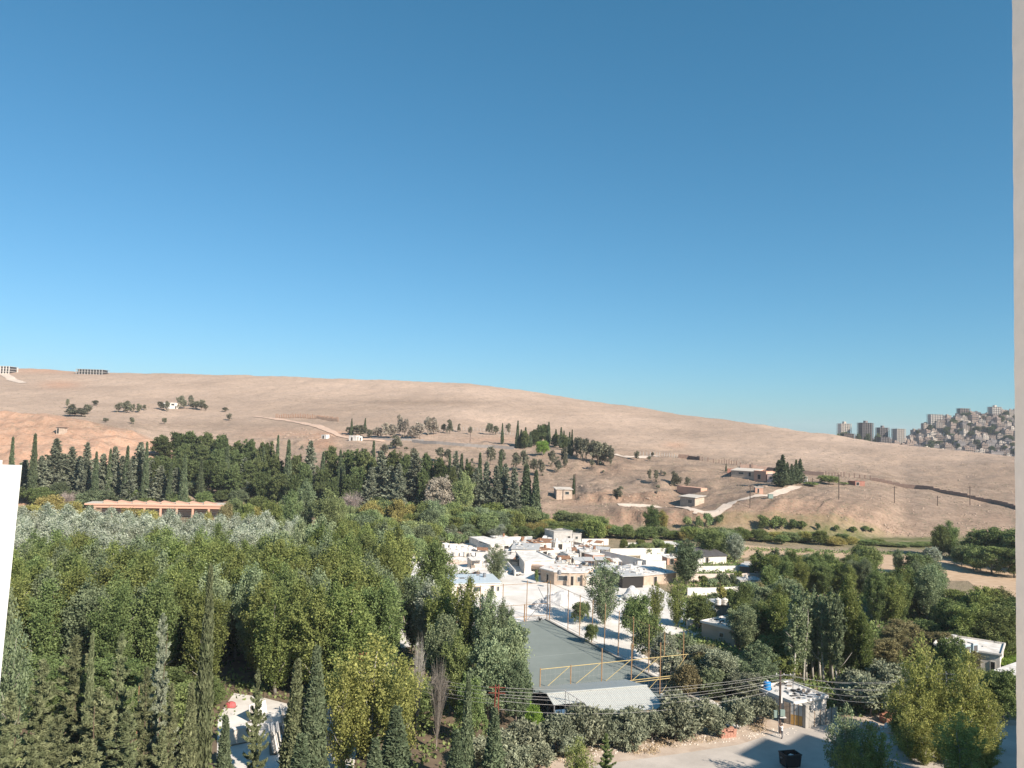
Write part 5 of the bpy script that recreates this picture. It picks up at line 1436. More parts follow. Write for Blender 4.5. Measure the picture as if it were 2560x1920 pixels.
house('hill_house', 'low pinkish ruin above the small roofed house', 'house', [(1692, 1229), (1752, 1230)], 4, 1.5, M_PINKW, M_PINKW, .05, .12, (), hill=True)
house('hill_house', 'long house with a pale sloping roof beside the dark conifers', 'house', [(1828, 1192), (1890, 1201)], 8, 2.4, M_STONEW, M_LIME, .6, .2, ((0, 'door', .7, .8, 0, 2.0), (0, 'window', .3, .5, .8, 1.8)), hill=True, slope=.12)
house('hill_house', 'pink house with a dark door between the long house and the conifers', 'house', [(1885, 1202), (1915, 1204)], 8, 3.6, M_PINKW, M_PINKW, .1, .15, ((0, 'door', .3, .55, 0, 2.2),), hill=True, parapet=.3)
house('hill_house', 'pale pink house half hidden by the dark conifers', 'house', [(1918, 1206), (1944, 1205)], 7, 3.2, mat('pale_pink', (.66, .48, .42), .9, .15, .6), M_ROOFW, .1, .15, ((0, 'window', .2, .5, .9, 2.0),), hill=True)
house('hill_house', 'tiny white hut right of the dark conifers', 'hut', [(2012, 1208), (2019, 1208)], 2.5, 2.8, M_WHITE, M_ROOFW, .1, .12, ((0, 'door', .2, .7, 0, 1.8),), hill=True)
house('hill_house', 'dark red shed on the brow of the bluff', 'shed', [(2138, 1214), (2162, 1216)], 4, 1.9, M_REDW, M_REDW, .2, .12, ((0, 'door', .1, .4, 0, 1.6),), hill=True)
house('hill_house', 'small rubble-walled hut below the pink houses', 'hut', [(1888, 1232), (1908, 1236)], 4, 2.2, M_PINKW, M_LIME, .2, .12, ((0, 'door', .3, .5, 0, 1.8),), hill=True)
house('hill_house', 'white two-part house among dusty trees high on the hill', 'house', [(424, 1022), (446, 1022)], 6, 4.4, M_WHITE, M_ROOFW, .1, .15, ((0, 'window', .15, .5, 2.4, 3.8), (0, 'door', .6, .75, 0, 2.2)), hill=True)
house('hill_house', 'left one of two small white huts on the terrace road', 'hut', [(872, 1102), (891, 1102)], 4, 3.0, M_ROOFW, M_ROOFW, .05, .12, ((0, 'door', .3, .5, 0, 2.0),), hill=True, group='white huts on the terrace road')
house('hill_house', 'right one of two small white huts on the terrace road', 'hut', [(896, 1102), (906, 1102)], 3, 2.6, M_ROOFW, M_ROOFW, .05, .12, ((0, 'door', .3, .6, 0, 2.0),), hill=True, group='white huts on the terrace road')
house('hill_house', 'tiny white hut left of the terrace road beside bushes', 'hut', [(803, 1097), (815, 1097)], 3, 2.4, M_ROOFW, M_ROOFW, .05, .12, ((0, 'door', .3, .6, 0, 1.9),), hill=True)
house('hill_house', 'brown hut with a dark doorway dug into the red spur', 'hut', [(140, 1086), (160, 1086)], 3, 3.0, M_STONEW, M_BROWNW, .8, .2, ((0, 'door', .1, .35, 0, 2.6),), hill=True)
house('hill_house', 'low roof glimpsed below the conifers left of the bare trees', 'house', [(690, 1282), (716, 1282)], 4, 2.4, M_STONEW, M_LIME, .4, .15, ((0, 'window', .2, .6, 1, 1.8),))
house('hill_house', 'long low roof below the dark conifers in the middle', 'house', [(1188, 1282), (1272, 1284)], 4, 2.6, M_STONEW, M_LIME, .5, .15, ((0, 'window', .2, .35, 1, 1.8), (0, 'door', .6, .68, 0, 2)), hill=True)
wall_px('terrace_wall', 'grey retaining wall of the hill terrace', [(1030, 1106), (1090, 1110), (1160, 1116), (1230, 1120), (1285, 1124)], 1.9, mat('grey_masonry', (.27, .245, .23), .95, 0, 1.0, (.20, .18, .165), .3), .4, True)
wall_px('terrace_wall', 'low wall below the dusty thicket', [(930, 1098), (1000, 1101), (1060, 1103)], 1.2, MATS['grey_masonry'], .4, True)
wall_px('hill_wall', 'long dark brown boundary wall running down the right slope', [(2178, 1201), (2230, 1211), (2290, 1222), (2350, 1231), (2420, 1244), (2480, 1258), (2550, 1276), (2640, 1300)], 1.9, mat('brown_boundary', (.31, .215, .17), .95, 0, 1.5, (.22, .15, .12), .4), .5, True, piece=3.2)
wall_px('hill_wall', 'short dark brown wall above the bare slope', [(1696, 1144), (1722, 1147), (1750, 1151)], 2.4, M_BROWNW, .5, True, piece=3.2)
wall_px('hill_wall', 'faded brown wall behind the pink houses', [(1850, 1170), (1920, 1176), (1990, 1184), (2060, 1190)], 2.0, mat('faded_brown', (.36, .25, .20), .95, .3, 1.0), .4, True, piece=3.2)
wall_px('hill_wall', 'red-brown wall left of the pink houses', [(1818, 1182), (1860, 1183), (1920, 1190)], 2.2, M_REDW, .4, True, piece=3.2)
def post_line(label, px, n, h, m, group='fence posts on the hill'):
    P = [ground(x, y) for x, y in px]
    root = empty('post_fence', P[0]); tag(root, label, 'fence', group)
    L = [0]
    for a, b in zip(P[:-1], P[1:]): L.append(L[-1] + (b - a).length)
    for i in range(n):
        s = L[-1] * i / (n - 1); j = max(k for k in range(len(L) - 1) if L[k] <= s + 1e-6); f = (s - L[j]) / max(L[j + 1] - L[j], .01)
        p = P[j].lerp(P[j + 1], f); z = gz(p.x, p.y); hh = h * random.uniform(.8, 1.15)
        cube('post', m, root, p.x - P[0].x - .18, p.y - P[0].y - .18, z - P[0].z - .3, p.x - P[0].x + .18, p.y - P[0].y + .18, z - P[0].z + hh)
post_line('row of rusty fence posts on the left brow of the hill', [(690, 1046), (740, 1044), (790, 1047), (845, 1054)], 44, 3.0, M_RUST)
post_line('row of dark fence posts above the bare slope', [(1756, 1152), (1800, 1158), (1845, 1165), (1880, 1170)], 14, 2.6, M_BROWNW)
post_line('row of pale fence posts left of the short brown wall', [(1600, 1139), (1640, 1140), (1692, 1144)], 14, 2.2, M_KERB)
post_line('row of dark fence posts left of the long brown wall', [(2065, 1190), (2110, 1192), (2150, 1196), (2176, 1199)], 12, 2.2, M_BROWNW)
post_line('row of thin posts behind the dusty thicket', [(1090, 1078), (1150, 1076), (1220, 1080), (1290, 1090)], 26, 2.6, M_KERB)
for i, (x, yt, yb, s) in enumerate(((2097, 1186, 1249, 'tallest power pole on the brow of the bluff'), (2236, 1216, 1257, 'power pole below the upper end of the long brown wall'), (2344, 1240, 1264, 'short power pole between two taller ones on the right slope'),
                                   (2425, 1216, 1264, 'power pole crossing the long brown wall'), (1875, 1213, 1269, 'power pole beside the hill road'), (1438, 1184, 1250, 'thin power pole behind the pale-roofed hut'), (1175, 1075, 1110, 'thin power pole on the hill terrace'),
                                   (2031, 1195, 1214, 'little power pole near the round bush'))):
    p = ground(x, yb); h = at(x, yt, p.y).z - p.z
    root = empty('utility_pole', p); tag(root, s, 'pole', 'power poles on the hill')
    bar(root, 'shaft', M_POLE, (0, 0, -.4), (0, 0, h), .16, 6); bar(root, 'crossarm', M_POLE, (-1.0, 0, h - .5), (1.0, 0, h - .5), .08, 4)
p = ground(1926, 1246); o = empty('green_bin', p); tag(o, 'small green bin beside the hill road', 'bin'); cube('tub', M_GREEN, o, -.9, -.6, 0, .9, .6, 1.5); cube('lid', M_GREEN, o, -1.0, -.7, 1.5, 1.0, .7, 1.65)
_r = random.Random(55)
M_ROCK = mat('hill_rock', (.42, .315, .24), .95, 0, .8, (.29, .21, .16), .4)
rock_me = []
for s in range(4):
    rg = np.random.default_rng(200 + s); V = []
    mb = MB(); n = 7
    for j, (f, z) in enumerate(((.9, 0), (1.0, .4), (.7, .8), (.2, 1.0))):
        for k in range(n): V.append((math.cos(6.283 * k / n) * f * rg.uniform(.7, 1.1), math.sin(6.283 * k / n) * f * rg.uniform(.7, 1.1), z * rg.uniform(.8, 1.1)))
    mb.add(V, [(j * n + k, j * n + (k + 1) % n, (j + 1) * n + (k + 1) % n, (j + 1) * n + k) for j in range(3) for k in range(n)] + [tuple(3 * n + k for k in range(n))])
    rock_me.append(mb.mesh('boulder', M_ROCK))
RK = [('first', (380, 1138, 2.6)), ('second', (436, 1123, 1.6))]
for lab, (x, y, s) in (('broad pale boulder on the end of the red spur', (382, 1138, 3.2)), ('small pale boulder near the tip of the red spur', (436, 1124, 1.8))):
    p = ground(x, y); o = link('boulder', rock_me[0], None, (p.x, p.y, p.z - .3), (0, 0, 1), (s * 1.6, s, s * .8)); tag(o, lab, 'boulder')
for i in range(52):
    if i < 40: x, y = _r.gauss(770, 35), _r.gauss(1088, 9)
    else: x, y = _r.uniform(1560, 1690), _r.uniform(1240, 1262)
    p = ground(x, y); s = _r.uniform(.4, 1.3) if i < 40 else _r.uniform(.3, .8)
    o = link('boulder', _r.choice(rock_me), None, (p.x, p.y, p.z - .2), (0, 0, _r.uniform(0, 6)), (s * 1.3, s, s * .8))
    tag(o, 'pale rock in the scree above the red earth cut' if i < 40 else 'pale rock on the bank above the hill road', 'rock', 'rocks of the scree' if i < 40 else 'rocks on the hill road bank')

# ------------------------------------------------------------------ skeleton buildings on the ridge
def skeleton(label, x0, x1, yb, yt, floors, cols, depth, D=None, m=M_GREYW, infill=None, name='unfinished_building', group=None, hut=False):
    if D is None:
        p = ground((x0 + x1) / 2, yb); D = p.y
    a, b = at(x0, yb, D), at(x1, yb, D); W = b.x - a.x; zb = at((x0 + x1) / 2, yb, D).z; h = at((x0 + x1) / 2, yt, D).z - zb
    root = empty(name, (a.x, D, zb)); tag(root, label, 'building', group)
    fh = h / floors
    for f in range(floors + 1): cube('floor_slab', m, root, -.4, -.4, f * fh - .25, W + .4, depth + .4, f * fh)
    for f in range(floors):
        for i in range(cols):
            for y in (0, depth):
                x = W * i / (cols - 1); cube('column', m, root, x - .3, y - .3, f * fh, x + .3, y + .3, (f + 1) * fh - .25)
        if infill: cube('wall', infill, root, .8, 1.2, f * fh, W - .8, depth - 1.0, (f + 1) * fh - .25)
    if hut: cube('stair_hut', m, root, W * .4, depth * .3, h, W * .62, depth * .7, h + 3.0)
    cube('foundation', m, root, 0, 0, -8, W, depth, -.25)
skeleton('unfinished concrete frame standing on the left of the ridge', 190, 255, 936, 923, 2, 10, 14, infill=M_DARKR)
skeleton('pale unfinished building at the left end of the ridge', -14, 22, 934, 915, 3, 6, 14, m=M_WHITE, infill=M_DARKR)

# ------------------------------------------------------------------ the town on the far hill
TM = [mat('town_wall_%s' % n, c, .9, .25, .15) for n, c in (('cream', (.39, .32, .265)), ('grey', (.25, .22, .21)), ('tan', (.35, .265, .215)), ('pale', (.54, .47, .40)), ('brown', (.22, .17, .145)))]
def town_mesh(seed, m):
    r = random.Random(seed); mb = MB()
    fl = r.randint(3, 5); W = r.uniform(10, 15); D_ = r.uniform(9, 12); H_ = fl * 3.1
    mb.box(0, 0, -14, W, D_, H_, 0)
    mb.box(-.4, -.4, H_, W + .4, D_ + .4, H_ + .35, 0)
    if r.random() < .8: mb.box(W * .3, D_ * .3, H_ + .35, W * .62, D_ * .7, H_ + 3.0, 0)
    for t in range(3): mb.box(W * (.1 + .3 * t), D_ * .1, H_ + .35, W * (.1 + .3 * t) + 1.2, D_ * .1 + 1.2, H_ + 1.7, 0)
    n = max(3, int(W / 3.0))
    for f in range(fl):
        z = f * 3.1 + 1.0
        if r.random() < .6: mb.box(.3, -1.1, z - 1.1, W - .3, 0, z - .9, 0)
        for i in range(n):
            x = W * (i + .5) / n; w = r.choice([.7, .7, 1.0])
            mb.box(x - w, -.06, z, x + w, .05, z + 1.6, 1)
            if i < 3: mb.box(-.06, D_ * (i + .5) / 3 - .7, z, .05, D_ * (i + .5) / 3 + .7, z + 1.5, 1)
    return mb.mesh('town_house', m, M_DARKR), W, D_, H_
TV = [town_mesh(300 + i, TM[i % 5]) for i in range(10)]
_r = random.Random(91)
rows = [(1135 + 27 * i) for i in range(12)]
SIDE = ['lower edge', 'lower edge', 'lower slope', 'lower slope', 'middle slope', 'middle slope', 'upper slope', 'upper slope', 'crest', 'crest', 'crest', 'crest']
TOWNH = {}
for ri, D in enumerate(rows):
    x = 2150 + _r.uniform(0, 20)
    while x < 2640:
        p = at(x, 1100, D); z = gz(p.x, D)
        px_, py_ = project(np.array([[p.x, D, z + 11.0]]))
        if py_[0] < 1092 + (px_[0] - 2083) * .12 and not (ri > 6 and x < 2215):
            me_, W, D_, H_ = _r.choice(TV)
            o = link('town_house', me_, None, (p.x, D + _r.uniform(-8, 8), z - .5), (0, 0, _r.uniform(-.35, .35)), (_r.uniform(.62, 1.0), .9, _r.uniform(.6, 1.05)))
            TOWNH.setdefault((SIDE[ri], me_.materials[0].name.split('_')[-1]), []).append(o)
        x += _r.uniform(13, 20)
for (sd, c), os_ in TOWNH.items():
    os_.sort(key=lambda q: q.location.x / q.location.y)
    for i, o in enumerate(os_):
        tag(o, ('%s %s house from the left on the %s of the far town' % (ORD[i], c, sd)) if i < len(ORD) else '%s town house at the right end of the %s of the far hill town' % (c, sd), 'house', 'houses of the far hill town')
for i in range(70):
    x = _r.uniform(2230, 2600); D = _r.uniform(1150, 1400)
    p = at(x, 1100, D)
    root = plant('pine', p.x, D, _r.uniform(8, 14), _r.uniform(7, 15), leaf=L_PIN, desc='', place='', single='dark tree between the houses of the far hill town'); root['group'] = 'trees in the far hill town'
for x in (2096, 2108, 2118, 2145, 2170, 2195):
    p = at(x, 1100, 1090)
    root = plant('pine', p.x, 1090, max(3, at(x, 1083, 1090).z - gz(p.x, 1090)), 12, leaf=L_PIN, single='dark tree at the foot of the far towers'); root['group'] = 'trees at the foot of the far towers'
skeleton('white tower block with window rows left of the far town', 2104, 2128, 1100, 1059, 10, 5, 16, 1130, TM[3], M_WHITE, 'tower_block', 'far tower blocks', True)
skeleton('tall unfinished concrete tower left of the far town', 2157, 2184, 1106, 1057, 12, 6, 18, 1110, TM[1], M_DARKR, 'tower_block', 'far tower blocks', True)
skeleton('lower unfinished tower right of the tall concrete one', 2201, 2223, 1108, 1069, 9, 6, 16, 1180, TM[1], M_DARKR, 'tower_block', 'far tower blocks', True)
skeleton('wide pale apartment block at the left edge of the far town', 2243, 2264, 1112, 1072, 9, 6, 18, 1160, TM[3], M_GREYW, 'tower_block', 'far tower blocks')
skeleton('dark low block in front of the white tower', 2112, 2138, 1102, 1084, 4, 6, 14, 1080, TM[4], M_DARKR, 'tower_block', 'far low blocks')
skeleton('grey low block between the two unfinished towers', 2203, 2228, 1110, 1093, 4, 7, 14, 1070, TM[1], M_DARKR, 'tower_block', 'far low blocks')
skeleton('tower with a terraced top on the crest of the far town', 2482, 2505, 1060, 1017, 8, 5, 16, 1395, TM[3], M_GREYW, 'tower_block', 'far tower blocks', True)
skeleton('pale slab block on the shoulder of the far town', 2328, 2360, 1068, 1036, 6, 6, 14, 1380, TM[3], M_GREYW, 'tower_block', 'far tower blocks')
skeleton('brown block with a dark top floor near the crest of the far town', 2402, 2426, 1058, 1021, 6, 5, 14, 1395, TM[2], M_DARKR, 'tower_block', 'far tower blocks')

# ------------------------------------------------------------------ trees: behind the valley
PL = 'behind the pink pavilion'
for x, yt, D, w in ((100, 1140, 305, 50), (136, 1097, 310, 56), (176, 1117, 312, 48), (214, 1107, 306, 42), (255, 1135, 308, 45), (284, 1117, 308, 46), (320, 1160, 302, 40), (347, 1106, 310, 52), (400, 1165, 305, 48), (440, 1170, 303, 44), (60, 1150, 312, 48), (118, 1140, 322, 46), (156, 1135, 322, 46), (196, 1140, 322, 46), (236, 1145, 320, 44), (302, 1140, 320, 44), (330, 1140, 322, 44), (376, 1150, 318, 44)):
    tree('fluffy_cypress', x, yt, D=D, w=w * 1.25, desc='bushy grey-green conifer', place=PL)
for x, yt, D, w in ((26, 1096, 300, 20), (82, 1088, 302, 24), (237, 1132, 300, 20), (272, 1125, 306, 18), (315, 1118, 302, 22), (363, 1108, 304, 20), (459, 1140, 300, 24), (424, 1160, 301, 18)):
    tree('cypress', x, yt, D=D, w=w, desc='slender dark cypress', place=PL)
PC = 'in the conifer belt at the hill foot'
for x, yt, D, w in ((773, 1103, 325, 50), (950, 1129, 315, 62), (975, 1165, 308, 50), (996, 1160, 305, 46), (1036, 1135, 310, 70), (1138, 1128, 330, 36), (1190, 1170, 305, 42), (1215, 1155, 305, 46), (1240, 1165, 303, 44), (1262, 1160, 305, 46), (1284, 1170, 300, 40), (610, 1145, 318, 44), (925, 1170, 306, 44)):
    tree('fluffy_cypress', x, yt, D=D, w=w * 1.25, desc='broad grey conifer', place=PC)
for x, yt, D, w in ((691, 1091, 345, 16), (718, 1103, 318, 26), (805, 1133, 312, 22), (848, 1128, 312, 20), (858, 1163, 310, 16), (931, 1105, 340, 18), (1152, 1138, 312, 22), (1198, 1135, 325, 20), (1250, 1130, 320, 20), (1315, 1164, 302, 40), (1339, 1178, 300, 30), (1122, 1140, 318, 18), (655, 1120, 330, 20), (1165, 1150, 318, 20), (1085, 1150, 325, 18), (565, 1120, 330, 20), (500, 1150, 315, 18)):
    tree('cypress', x, yt, D=D, w=w, desc='thin dark cypress', place=PC)
tree('broad_tree', 1100, 1187, D=300, w=78, leaf=L_GRY, single='round dusty grey tree among the dark conifers')
tree('poplar', 1158, 1181, D=300, w=50, leaf=L_WIL, single='pale green poplar between the two groups of grey conifers')
tree('bare_tree', 880, 1219, D=292, w=64, single='large leafless grey-pink tree below the dark pines')
tree('bare_tree', 947, 1250, D=288, w=80, single='low rounded leafless tree below the broad grey conifers')
tree('bare_tree', 170, 1222, D=296, w=50, single='pinkish leafless tree among the conifers by the white wall')
PP = 'on the slope beside the red spur'
for x, yt, D, w in ((400, 1086, 385, 60), (440, 1083, 390, 62), (476, 1082, 388, 60), (515, 1084, 385, 62), (552, 1090, 380, 58), (590, 1104, 372, 52), (618, 1100, 368, 50), (455, 1112, 362, 58), (500, 1115, 360, 60), (545, 1120, 356, 58), (585, 1128, 350, 56), (625, 1128, 352, 54), (392, 1152, 318, 46), (430, 1148, 322, 54), (475, 1150, 326, 56), (515, 1152, 322, 58), (552, 1158, 318, 56), (585, 1160, 316, 54), (620, 1155, 318, 54), (650, 1140, 330, 56)):
    tree('pine', x, yt, D=D, w=w * .82, desc='rounded dark pine', place=PP)
for x, yt, D, w in ((665, 1102, 350, 60), (690, 1140, 322, 52), (660, 1175, 310, 54), (700, 1185, 306, 50), (741, 1135, 326, 54), (760, 1160, 312, 50), (825, 1120, 335, 56), (800, 1165, 312, 50), (870, 1128, 330, 60), (900, 1126, 322, 66), (895, 1165, 308, 64), (870, 1185, 305, 54), (935, 1150, 326, 56), (981, 1128, 330, 60), (1010, 1140, 325, 50), (1068, 1138, 322, 52), (1103, 1150, 318, 54), (1130, 1165, 310, 46), (1170, 1160, 312, 44), (1060, 1175, 304, 46), (735, 1190, 300, 50), (830, 1195, 303, 46)):
    tree('pine', x, yt, D=D, w=w * .85, desc='dense dark green pine', place=PC)

# trees up on the hill
PH = 'high on the left of the bare hill'
for x, yt, yb, w in ((168, 998, 1020, 7), (237, 1001, 1014, 14), (180, 1010, 1024, 16), (205, 1021, 1042, 26), (188, 1024, 1040, 44), (220, 1012, 1036, 20), (297, 1007, 1030, 16), (318, 1002, 1032, 20), (333, 1010, 1030, 10), (346, 1009, 1031, 13), (360, 1011, 1026, 9), (330, 1044, 1060, 12), (265, 1045, 1056, 14), (563, 1018, 1030, 13), (573, 1034, 1052, 11), (410, 1045, 1060, 12)):
    tree('hill_tree', x, yt, yb, w=w * 1.15, desc='small grey-green tree', place=PH)
PW = 'around the white hill house'
for x, yt, yb, w in ((403, 1005, 1025, 17), (417, 1002, 1029, 12), (452, 989, 1022, 20), (461, 1000, 1022, 13), (477, 988, 1016, 13), (490, 1004, 1022, 15), (503, 1000, 1026, 19), (482, 1006, 1023, 16), (512, 1010, 1026, 12)):
    tree('hill_tree', x, yt, yb, w=w * 1.1, desc='dusty tree', place=PW)
PT = 'in the hill terrace thicket'
for x, yt, yb, w in ((890, 1062, 1087, 22), (900, 1064, 1092, 24), (875, 1068, 1088, 18), (925, 1074, 1096, 16), (945, 1069, 1096, 22), (965, 1059, 1096, 22), (983, 1062, 1096, 22), (998, 1037, 1087, 18), (1012, 1049, 1092, 16), (1030, 1064, 1097, 22), (1050, 1058, 1097, 24), (1068, 1041, 1087, 20), (1085, 1044, 1087, 22), (1108, 1059, 1082, 13), (1124, 1049, 1084, 15), (1147, 1059, 1080, 8), (1176, 1067, 1087, 9), (1225, 1059, 1087, 16), (1240, 1064, 1087, 14), (1270, 1059, 1087, 11)):
    tree('hill_tree', x, yt, yb, w=w * 1.2, leaf=L_HIL if x < 940 or x > 1090 else L_GRY, desc='dusty grey tree', place=PT)
for x, yt, yb in ((878, 1047, 1092), (912, 1046, 1084), (1255, 1059, 1110)):
    tree('cypress', x, yt, yb, w=9, desc='thin hill cypress', place=PT)
for x, yt, yb, w in ((990, 1088, 1122, 26), (1100, 1118, 1152, 22), (1118, 1122, 1154, 18), (1225, 1118, 1162, 22), (1255, 1122, 1166, 18), (1035, 1120, 1150, 20), (960, 1110, 1135, 18), (1290, 1130, 1178, 20), (1310, 1128, 1178, 18), (1335, 1148, 1182, 18), (1380, 1126, 1168, 18), (1412, 1118, 1170, 18), (1352, 1150, 1190, 16), (1395, 1150, 1182, 16)):
    tree('hill_tree', x, yt, yb, w=w * 1.15, desc='scrubby grey tree', place='on the slope below the hill terrace')
PR = 'on the knoll in the middle of the hill'
for x, yt, yb, w in ((1293, 1053, 1120, 12), (1302, 1075, 1120, 13), (1313, 1069, 1120, 13), (1325, 1080, 1118, 14), (1371, 1056, 1113, 13), (1389, 1074, 1116, 12), (1402, 1069, 1120, 12), (1409, 1077, 1120, 10), (1423, 1081, 1136, 11), (1429, 1075, 1140, 10)):
    tree('cypress', x, yt, yb, w=w, desc='dark cypress', place=PR)
for x, yt, yb, w in ((1350, 1061, 1112, 30), (1362, 1062, 1108, 28), (1335, 1075, 1116, 26), (1312, 1078, 1122, 22), (1388, 1085, 1118, 24), (1412, 1088, 1124, 22)):
    tree('pine', x, yt, yb, w=w, desc='dark pine', place=PR)
tree('willow', 1357, 1104, 1140, w=42, leaf=L_LIM, single='bright lime-green bush below the cypresses on the knoll')
for x, yt, yb, w in ((1440, 1094, 1143, 20), (1452, 1096, 1147, 20), (1466, 1096, 1151, 22), (1480, 1099, 1152, 22), (1495, 1104, 1163, 34), (1510, 1107, 1161, 28), (1526, 1114, 1165, 16)):
    tree('hill_tree', x, yt, yb, w=w * 1.1, desc='dark dusty tree', place='along the right flank of the knoll')
PX_ = 'on the bare slope below the fence posts'
for x, yt, yb, w in ((1623, 1174, 1203, 9), (1640, 1176, 1204, 12), (1685, 1178, 1216, 18), (1693, 1190, 1216, 16), (1718, 1192, 1219, 13), (1592, 1128, 1152, 11), (1631, 1130, 1141, 7), (1623, 1140, 1152, 8), (1545, 1220, 1246, 22), (1480, 1150, 1168, 12)):
    tree('hill_tree', x, yt, yb, w=w * 1.15, desc='lone small tree', place=PX_)
tree('cypress', 1815, 1159, 1179, w=5, single='tiny lone cypress at the end of the red wall')
tree('cypress', 1434, 1186, 1236, w=9, single='lone dark cypress above the small roofed house')
for x, yt, yb, w in ((1946, 1150, 1216, 32), (1956, 1137, 1218, 34), (1968, 1156, 1214, 24), (1979, 1160, 1213, 22), (1990, 1149, 1211, 22), (2000, 1147, 1209, 24)):
    tree('fluffy_cypress', x, yt, yb, w=w * 1.15, leaf=L_CYP, desc='dark conifer', place='in the clump beside the pink hill house')
tree('willow', 2072, 1189, 1211, w=48, leaf=L_DPO, single='dark green round bush on the ridge near the red shed')
for x, yt, yb, w in ((2030, 1205, 1216, 40), (2110, 1206, 1212, 30), (1985, 1300, 1322, 34), (2003, 1302, 1322, 30), (1940, 1292, 1325, 34), (1955, 1296, 1326, 26), (2090, 1313, 1330, 18), (2132, 1316, 1330, 24), (2165, 1315, 1330, 20), (2180, 1320, 1332, 14), (2045, 1308, 1326, 12), (1910, 1290, 1325, 36), (1770, 1283, 1318, 24), (1745, 1290, 1322, 22), (1800, 1286, 1308, 28), (1720, 1292, 1322, 24)):
    tree('shrub', x, yt, yb, w=w, leaf=L_DPO if x > 1900 else L_WIL, desc='green shrub', place='at the foot of the eroded bluff')
tree('poplar', 1629, 1263, 1340, w=40, leaf=L_DPO, single='dark upright poplar standing below the hill road')
tree('poplar', 1655, 1275, 1340, w=30, leaf=L_MUS, single='dry brownish poplar beside the dark upright poplar')

# ------------------------------------------------------------------ trees: far valley floor
_r = random.Random(12)
for x, yt, D, w in ((85, 1262, 262, 70), (125, 1243, 266, 80), (172, 1258, 262, 70), (215, 1270, 258, 60), (60, 1285, 250, 60), (330, 1272, 262, 50), (375, 1275, 260, 56), (650, 1270, 262, 46)):
    tree('willow', x, yt, D=D, w=w, leaf=L_MUS, desc='mustard-coloured bush', place='in front of the pink pavilion')
for x, yt, D, w, lf in ((585, 1248, 268, 60, L_WIL), (612, 1262, 258, 50, L_POP), (560, 1262, 252, 44, L_BRN), (520, 1278, 248, 26, L_MUS), (690, 1255, 262, 60, L_POP), (640, 1295, 240, 80, L_WIL), (690, 1300, 235, 70, L_WIL), (730, 1225, 240, 44, L_WIL), (765, 1200, 245, 46, L_GPO), (818, 1222, 238, 64, L_WIL), (850, 1245, 242, 40, L_WIL), (742, 1290, 215, 40, L_SIL), (720, 1300, 212, 30, L_SIL)):
    tree('poplar' if x in (730, 765, 818, 850, 742, 720, 520) else 'willow', x, yt, D=D, w=w, leaf=lf, desc='pale tree', place='behind the silver poplars')
for i in range(62):                       # the band of willows behind the stone yard
    x = 860 + (i % 31) * 21 + _r.uniform(-9, 9); row = i // 31
    D = (272 if row == 0 else 286) + _r.uniform(-5, 5) + (4 if 1090 < x < 1480 else -12)
    yt = (1283 if row == 0 else 1262) + _r.uniform(-10, 16) + (x - 1100) * .012 + (22 if x > 1330 and row else 0)
    if 1290 < x < 1480 and row == 0: yt += 18
    tree('willow', x, yt, D=D, w=_r.uniform(44, 74), leaf=_r.choice([L_WIL, L_WIL, L_GPO, L_DPO, L_POP, L_MUS, L_WIL]), desc='rounded willow', place='in the %s half of the %s willow row' % ('left' if i % 31 < 16 else 'right', 'front' if row == 0 else 'back'))
for x, yt, D, w in ((870, 1300, 236, 60), (905, 1292, 246, 66), (940, 1305, 236, 60), (975, 1298, 244, 64), (1005, 1312, 232, 60), (1030, 1302, 244, 62), (1062, 1316, 236, 60), (1085, 1310, 250, 60), (1020, 1335, 216, 54), (1050, 1345, 212, 46), (985, 1335, 214, 56), (1075, 1340, 226, 40)):
    tree('willow', x, yt, D=D, w=w * 1.1, leaf=_r.choice([L_WIL, L_POP, L_GPO]), desc='leafy willow', place='left of the slab store')
for i in range(16):
    x = 1090 + i * 24 + _r.uniform(-8, 8)
    tree('poplar', x, 1318 + _r.uniform(-10, 12), D=262 + _r.uniform(-3, 3), w=_r.uniform(28, 44), leaf=_r.choice([L_GPO, L_WIL, L_SIL, L_DPO]), desc='small blue-green tree', place='along the far edge of the stone yard')
for i in range(46):                       # hedge line on the right valley floor
    x = 1490 + i * 20.5 + _r.uniform(-8, 8)
    if 2330 < x < 2400: continue
    yt = 1318 + (x - 1490) * .040 + _r.uniform(-9, 9) + (14 if x > 2150 else 0)
    tree('willow', x, yt - 4, D=271 + _r.uniform(-4, 8), w=_r.uniform(36, 62), leaf=_r.choice([L_WIL, L_DPO, L_DPO, L_POP, L_MUS]), desc='hedge willow', place='in the %s half of the bluff hedge' % ('left' if x < 1960 else 'right'))
for x, yt, D, w, lf in ((2350, 1312, 248, 44, L_DPO), (2374, 1302, 250, 46, L_DPO)):
    tree('poplar', x, yt, D=D, w=w, leaf=lf, desc='tall dark poplar', place='alone in the green field')
for x, yt, D, w in ((2450, 1322, 240, 90), (2500, 1318, 238, 100), (2545, 1322, 232, 100), (2480, 1365, 220, 90), (2535, 1370, 215, 80), (2585, 1330, 225, 110), (2440, 1360, 226, 60)):
    tree('broad_tree', x, yt, D=D, w=w, leaf=L_DPO, desc='massive dark tree', place='at the far field end')
for x, yt, D, w, lf in ((2330, 1366, 222, 46, L_SIL), (2295, 1385, 215, 62, L_WIL), (2245, 1372, 218, 26, L_GPO), (2405, 1362, 232, 60, L_WIL), (2435, 1378, 222, 60, L_DPO), (2150, 1360, 212, 60, L_POP), (2175, 1365, 205, 60, L_DPO)):
    tree('willow' if x != 2245 else 'poplar', x, yt, D=D, w=w, leaf=lf, desc='single round tree', place='at the edge of the dry field')

